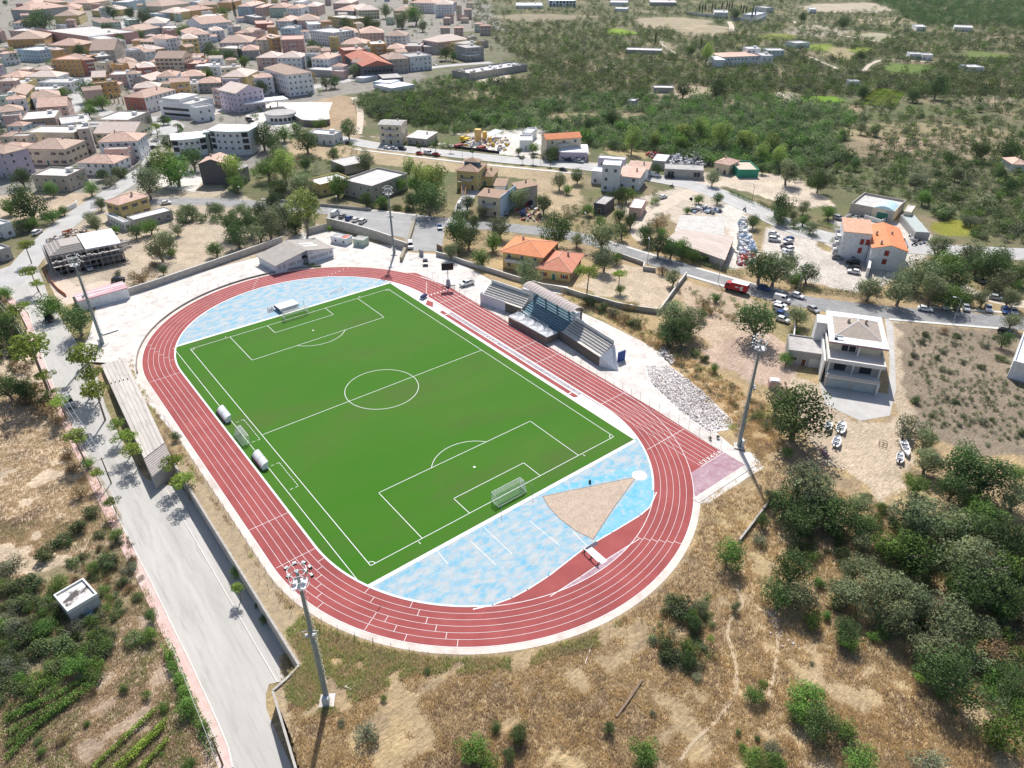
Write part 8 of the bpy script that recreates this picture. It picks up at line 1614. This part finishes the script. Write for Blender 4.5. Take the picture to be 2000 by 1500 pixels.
scrub('far_scrub', [(1640, 190), (2100, 190), (2100, 480), (1900, 470), (1800, 400), (1520, 350), (1700, 300)], 1300, 1.3, 3.1, 'kobsobg', 'scattered scrub on the brown terraces at the right', 'scrub', 2, leaves=130, clear=False)
scrub('far_scrub', [(1650, -20), (2100, -20), (2100, 55), (1800, 50)], 2600, 3, 5.5, 'kkkko', 'dark continuous wood on the far slope at the upper right', 'wood', 3, clear=False, leaves=70)
scrub('bushes', [(700, 190), (1010, 120), (1020, 260), (880, 262), (740, 235), (700, 215)], 900, 1.5, 3.2, 'kkobg', 'thick scrub below the walled depot', 'scrub', 4, leaves=110)
scrub('bushes', [(560, 262), (700, 270), (740, 330), (660, 330), (600, 350), (520, 370), (480, 330), (500, 270)], 130, 1.2, 2.6, 'kogbd', 'scrub between the fuel terrace and the lower road', 'scrub', 5, leaves=160, cl=.42)
scrub('bushes', [(260, 420), (430, 405), (560, 410), (620, 440), (600, 455), (520, 470), (470, 490), (380, 460), (300, 440)], 150, 1.2, 2.6, 'kkobo', 'thicket of oaks and olives behind the clubhouse', 'scrub', 6, leaves=260, cl=.4)
scrub('bushes', [(1095, 570), (1240, 610), (1300, 650), (1380, 720), (1500, 800), (1510, 850), (1440, 810), (1330, 720), (1230, 650), (1130, 595)], 230, .5, 1.3, 'bdsdb', 'low brown and green brush on the slope behind the grandstand', 'brush', 7, leaves=160)
scrub('bushes', [(1330, 560), (1480, 590), (1500, 640), (1440, 640), (1360, 600)], 70, .5, 1.3, 'dbdg', 'brown brush below the lower road', 'brush', 8, leaves=160)
scrub('bushes', [(1200, 380), (1280, 380), (1300, 410), (1270, 470), (1180, 460), (1080, 440), (1100, 400)], 150, .9, 2.2, 'kgobd', 'overgrown garden scrub between the roads above the orange villa', 'scrub', 9, leaves=180)
scrub('bushes', [(1500, 980), (1620, 1000), (1800, 1010), (2050, 1060), (2050, 1330), (1960, 1330), (1860, 1230), (1700, 1130), (1560, 1100)], 230, .9, 2., 'kogbo', 'thicket between the big trees on the right slope', 'scrub', 10, leaves=380)
scrub('bushes', [(1560, 1130), (1740, 1160), (1900, 1250), (2000, 1330), (2060, 1420), (1950, 1400), (1860, 1330), (1700, 1250)], 60, .8, 1.8, 'kogb', 'thicket along the lower edge of the olive row', 'scrub', 11, leaves=380)
scrub('bushes', [(-40, 1125), (200, 1125), (240, 1150), (190, 1300), (60, 1340), (-40, 1380)], 330, .6, 1.4, 'bsbgb', 'thicket of prickly pears and shrubs round the tiny hut', 'thicket', 12, leaves=300)
scrub('bushes', [(150, 1060), (235, 1010), (280, 1120), (200, 1150), (130, 1110)], 60, .5, 1.2, 'bdb', 'dark shrubs above the tiny hut beside the pavement', 'thicket', 13, leaves=260)
scrub('bushes', [(1280, 1170), (1390, 1160), (1400, 1300), (1330, 1330), (1270, 1280)], 60, .5, 1.2, 'bdbs', 'dull green brush in the dry grass right of the track', 'brush', 14, leaves=260)
scrub('bushes', [(1770, 640), (1980, 660), (2040, 700), (2040, 880), (1800, 830)], 650, .25, .8, 'sbsb', 'small tufts dotted over the brown plot', 'brush', 15, leaves=110)
scrub('bushes', [(1700, 510), (1800, 480), (2060, 500), (2060, 600), (1900, 590), (1850, 550), (1760, 590), (1680, 580)], 130, 1., 2.4, 'kokog', 'shade trees and undergrowth right of the apartments', 'scrub', 16, leaves=260)
scrub('bushes', [(-30, 560), (20, 600), (60, 700), (110, 790), (60, 800), (-30, 740)], 90, .8, 1.8, 'kbkd', 'dark thicket left of the road at the left edge', 'thicket', 17, leaves=300)
scrub('town_greenery', [(-50, -10), (980, -10), (1000, 100), (820, 130), (640, 180), (500, 240), (330, 240), (300, 330), (200, 340), (-50, 330)], 1000, 1., 2.8, 'kkgob', 'gardens and small trees scattered between the town houses', 'greenery', 18, clear=False, leaves=120)
scrub('bushes', [(800, 270), (880, 285), (870, 300), (790, 290)], 30, 1, 2.5, 'gb', 'green scrub right of the roadside garage', 'scrub', 19, leaves=200)
scrub('bushes', [(1160, 240), (1500, 240), (1530, 340), (1440, 305), (1290, 295), (1180, 285)], 330, 1.3, 2.4, 'kkog', 'dark wood behind the scrap yard', 'wood', 20, leaves=150)
PATHPTS = [(p.x, p.y) for P_ in FOOTP for p in dens(smoothline([Vector((q.x, q.y, 0)) for q in px(P_)], 2), 1.)]
# ---- grass tufts
def tufts(name, poly, n, hlo, hhi, cols, lab, seed, mats_):
    rg = np.random.default_rng(seed); xs = [p[0] for p in poly]; ys = [p[1] for p in poly]; qx = rg.uniform(min(xs), max(xs), n*3); qy = rg.uniform(min(ys), max(ys), n*3); k = inpoly(qx, qy, poly); qx, qy = qx[k][:n], qy[k][:n]
    d = np.stack([_f.x+RR.x*((qx-1000)/F)-UU.x*((qy-750)/F), _f.y+RR.y*((qx-1000)/F)-UU.y*((qy-750)/F), _f.z+RR.z*((qx-1000)/F)-UU.z*((qy-750)/F)], 1)
    zz = np.zeros(len(qx))
    for _ in range(6): t = (zz-CZ)/d[:, 2]; X = CX+d[:, 0]*t; Y = CY+d[:, 1]*t; zz = hz(X, Y)
    nv = vnoise(X, Y, 6, 9)*.5+vnoise(X, Y, 2.5, 10)*.5; ok = (nv > .36) & (X*0+1 > 0)
    rk = np.hypot(X-XC, np.where(Y > YC, Y-YC, np.where(Y < -YC, Y+YC, 0))); ok &= (rk > 47.6)
    for pp in PATHPTS: ok &= (np.hypot(X-pp[0], Y-pp[1]) > .45)
    X, Y, zz, nv = X[ok], Y[ok], zz[ok], nv[ok]; m = len(X); B = 7; X = np.repeat(X, B)+rg.normal(size=m*B)*.22; Y = np.repeat(Y, B)+rg.normal(size=m*B)*.22; zz = np.repeat(zz, B); nn = np.repeat(nv, B)
    h = rg.uniform(hlo, hhi, m*B); a = np.repeat(rg.normal(.7, .5, m), B)+rg.normal(size=m*B)*.5; ln = rg.uniform(.2, .9, m*B)*h; dx, dy = np.cos(a)*ln, np.sin(a)*ln; wa = rg.random(m*B)*6.28; w = rg.uniform(.04, .09, m*B); wx, wy = np.cos(wa)*w, np.sin(wa)*w
    Q = np.stack([np.stack([X-wx, Y-wy, zz-.03], 1), np.stack([X+wx, Y+wy, zz-.03], 1), np.stack([X+dx+wx*.3, Y+dy+wy*.3, zz+h], 1), np.stack([X+dx-wx*.3, Y+dy-wy*.3, zz+h], 1)], 1)
    mi = np.clip(((nn-.36)*2.2+rg.normal(size=len(nn))*.16)*len(mats_), 0, len(mats_)-1).astype(int)
    o = link(name, quads_mesh(name, Q, mats_, mi)); tag(o, lab, 'grass'); o['kind'] = 'stuff'
def straw(n, c):
    m = bpy.data.materials.new(n); m.use_nodes = True; N = m.node_tree.nodes; L = m.node_tree.links; b = N['Principled BSDF']; b.inputs['Base Color'].default_value = (*c, 1); b.inputs['Roughness'].default_value = .8
    t = N.new('ShaderNodeBsdfTranslucent'); t.inputs[0].default_value = (*c, 1); ms = N.new('ShaderNodeMixShader'); ms.inputs[0].default_value = .5; L.new(b.outputs[0], ms.inputs[1]); L.new(t.outputs[0], ms.inputs[2]); L.new(ms.outputs[0], N['Material Output'].inputs[0]); return m
GM = [straw('straw_pale', (.72, .58, .38)), straw('straw_gold', (.76, .57, .29)), straw('straw_brown', (.46, .35, .25)), straw('straw_green', (.48, .52, .2))]
low_right = [(545, 1290), (600, 1220), (700, 1255), (850, 1290), (1000, 1290), (1150, 1240), (1290, 1150), (1360, 1060), (1372, 975), (1465, 925), (1475, 880), (1420, 800), (1480, 760), (1540, 880), (1650, 960), (1800, 1000), (2050, 1050), (2050, 1540), (590, 1540)]
tufts('dry_grass', low_right, 42000, .12, .5, None, 'tall dry golden grass covering the foreground slope', 1, [GM[0], GM[1], GM[2], GM[0]])
tufts('dry_grass', [(560, 1230), (600, 1200), (700, 1245), (850, 1285), (1000, 1285), (1150, 1235), (1260, 1160), (1180, 1260), (1000, 1310), (800, 1320), (640, 1400), (560, 1370)], 6000, .2, .6, None, 'yellow-green weeds along the outer rim of the near bend', 2, [GM[3], GM[0], GM[3]])
tufts('dry_grass', [(-20, 1020), (230, 1010), (300, 1180), (410, 1440), (400, 1540), (-20, 1540)], 14000, .12, .45, None, 'dry weeds on the soil of the lower left plots', 3, [GM[0], GM[2], GM[3], GM[2]])
tufts('dry_grass', [(-20, 720), (110, 770), (180, 900), (240, 1015), (100, 1080), (-20, 1110)], 9000, .1, .35, None, 'short bleached stubble of the pale field at the left', 4, [GM[0], GM[0], GM[2]])
tufts('dry_grass', [(1060, 560), (1200, 600), (1350, 700), (1500, 790), (1540, 880), (1480, 900), (1400, 810), (1290, 690), (1180, 620)], 8000, .15, .55, None, 'tall orange-brown grass on the bank behind the grandstand', 5, [GM[1], GM[2], GM[0], GM[3]])
tufts('dry_grass', [(230, 700), (262, 705), (600, 1180), (560, 1190), (345, 880)], 7000, .15, .5, None, 'dry grass on the bank between track and retaining wall', 6, [GM[0], GM[2], GM[0], GM[3]])

# ---- haze over the valley
hb = MB().box(-7150, -7200, -6, 7100, 7050, 112); hm = bpy.data.materials.new('haze'); hm.use_nodes = True; N = hm.node_tree.nodes; N.remove(N['Principled BSDF'])
pv = N.new('ShaderNodeVolumePrincipled'); pv.inputs['Density'].default_value = .00003; pv.inputs['Color'].default_value = (.75, .85, 1, 1); pv.inputs['Anisotropy'].default_value = 0.; hm.node_tree.links.new(pv.outputs[0], N['Material Output'].inputs['Volume'])
ho = part('haze', hb, hm); ho['kind'] = 'stuff'
# ================================================================= LABELS OF THE REPEATS
LMK = [('the ochre four-storey block', 130, 130), ('the round-windowed pink building', 140, 72), ('the curved white apartments', 420, 262), ('the round fuel station', 550, 226), ('the black-fronted shop', 715, 120), ('the walled depot', 900, 132), ('the three-storey roadside house', 770, 258), ('the yellow silos', 942, 276),
 ('the white warehouse', 1122, 300), ('the stepped roadside cluster', 1212, 340), ('the green-walled yard', 1465, 325), ('the L-shaped apartments', 1705, 480), ('the low factory', 1370, 460), ('the barrel-roofed workshop', 1732, 408), ('the three-level white house', 1670, 670), ('the orange-roofed villa', 1065, 500),
 ('the grandstand', 1065, 640), ('the clubhouse', 585, 495), ('the scaffolded house', 170, 500), ('the junction yellow house', 245, 395), ('the dark blank gable', 440, 335), ('the wide grey hall', 728, 355), ('the lantern villa', 930, 348), ('the raised concrete strip', 265, 815), ('the tiny hut', 145, 1165),
 ('the nearest floodlight mast', 612, 1240), ('the near track bend', 960, 1262), ('the purple start area', 1405, 930), ('the winery building', 1440, 110), ('the cemetery gatehouse', 1410, 28), ('the rubble heap', 1340, 780), ('the footpath fork', 1437, 1152), ('the brown plot', 1880, 750), ('the striped vineyard', 1725, 192),
 ('the red truck', 1438, 562), ('the bottom right corner', 1990, 1490), ('the bottom left corner', 10, 1490), ('the lower footpath bend', 1400, 1410), ('the right picture edge', 1995, 950), ('the black motorbike bend', 1454, 410), ('the large white top hall', 1100, 4), ('the left picture edge', 5, 640), ('the left pavement bend', 200, 960), ('the town centre avenue', 230, 90), ('the office building', 350, 205), ('the dirt car park', 1560, 480), ('the boats', 1636, 850), ('the road\'s bottom end', 480, 1480), ('the ruined low wall', 1228, 1368), ('the white pipe', 1143, 1297), ('the clubhouse thicket', 500, 430), ('the red-fronted corner building', 265, 195), ('the top left corner', 10, 5), ('the orange-roofed white tenement', 555, 150), ('the lilac gabled house', 460, 185)]
from collections import defaultdict
ORD = ['', 'second ', 'third ', 'fourth ', 'fifth ', 'sixth ', 'seventh ', 'eighth ', 'ninth ', 'tenth ', 'eleventh ', 'twelfth ']+['%dth ' % i for i in range(13, 60)]
bpy.context.view_layer.update(); grp = defaultdict(list)
for o, desc in AUTO:
    x, y, k = proj(o.location); best = min(LMK, key=lambda l: math.hypot((l[1]-x), (l[2]-y)*1.4)); dx, dy = x-best[1], y-best[2]
    s = ('right of' if dx > 0 else 'left of') if abs(dx) > abs(dy)*1.3 else ('below' if dy > 0 else 'above')
    grp[(desc, best[0], s)].append((math.hypot(dx, dy), o))
for (desc, l, s), L in grp.items():
    L.sort(key=lambda a: a[0])
    for i, (d, o) in enumerate(L):
        o['label'] = ('%s %s %s' % (desc, s, l)) if len(L) == 1 else ('%snearest of the %s group %s %s' % (ORD[min(i, 50)], desc, s, l) if 0 else '%s, %snearest one %s %s' % (desc, ORD[i], s, l))
for o in C.objects:
    if 'wd' in o.keys(): del o['wd']
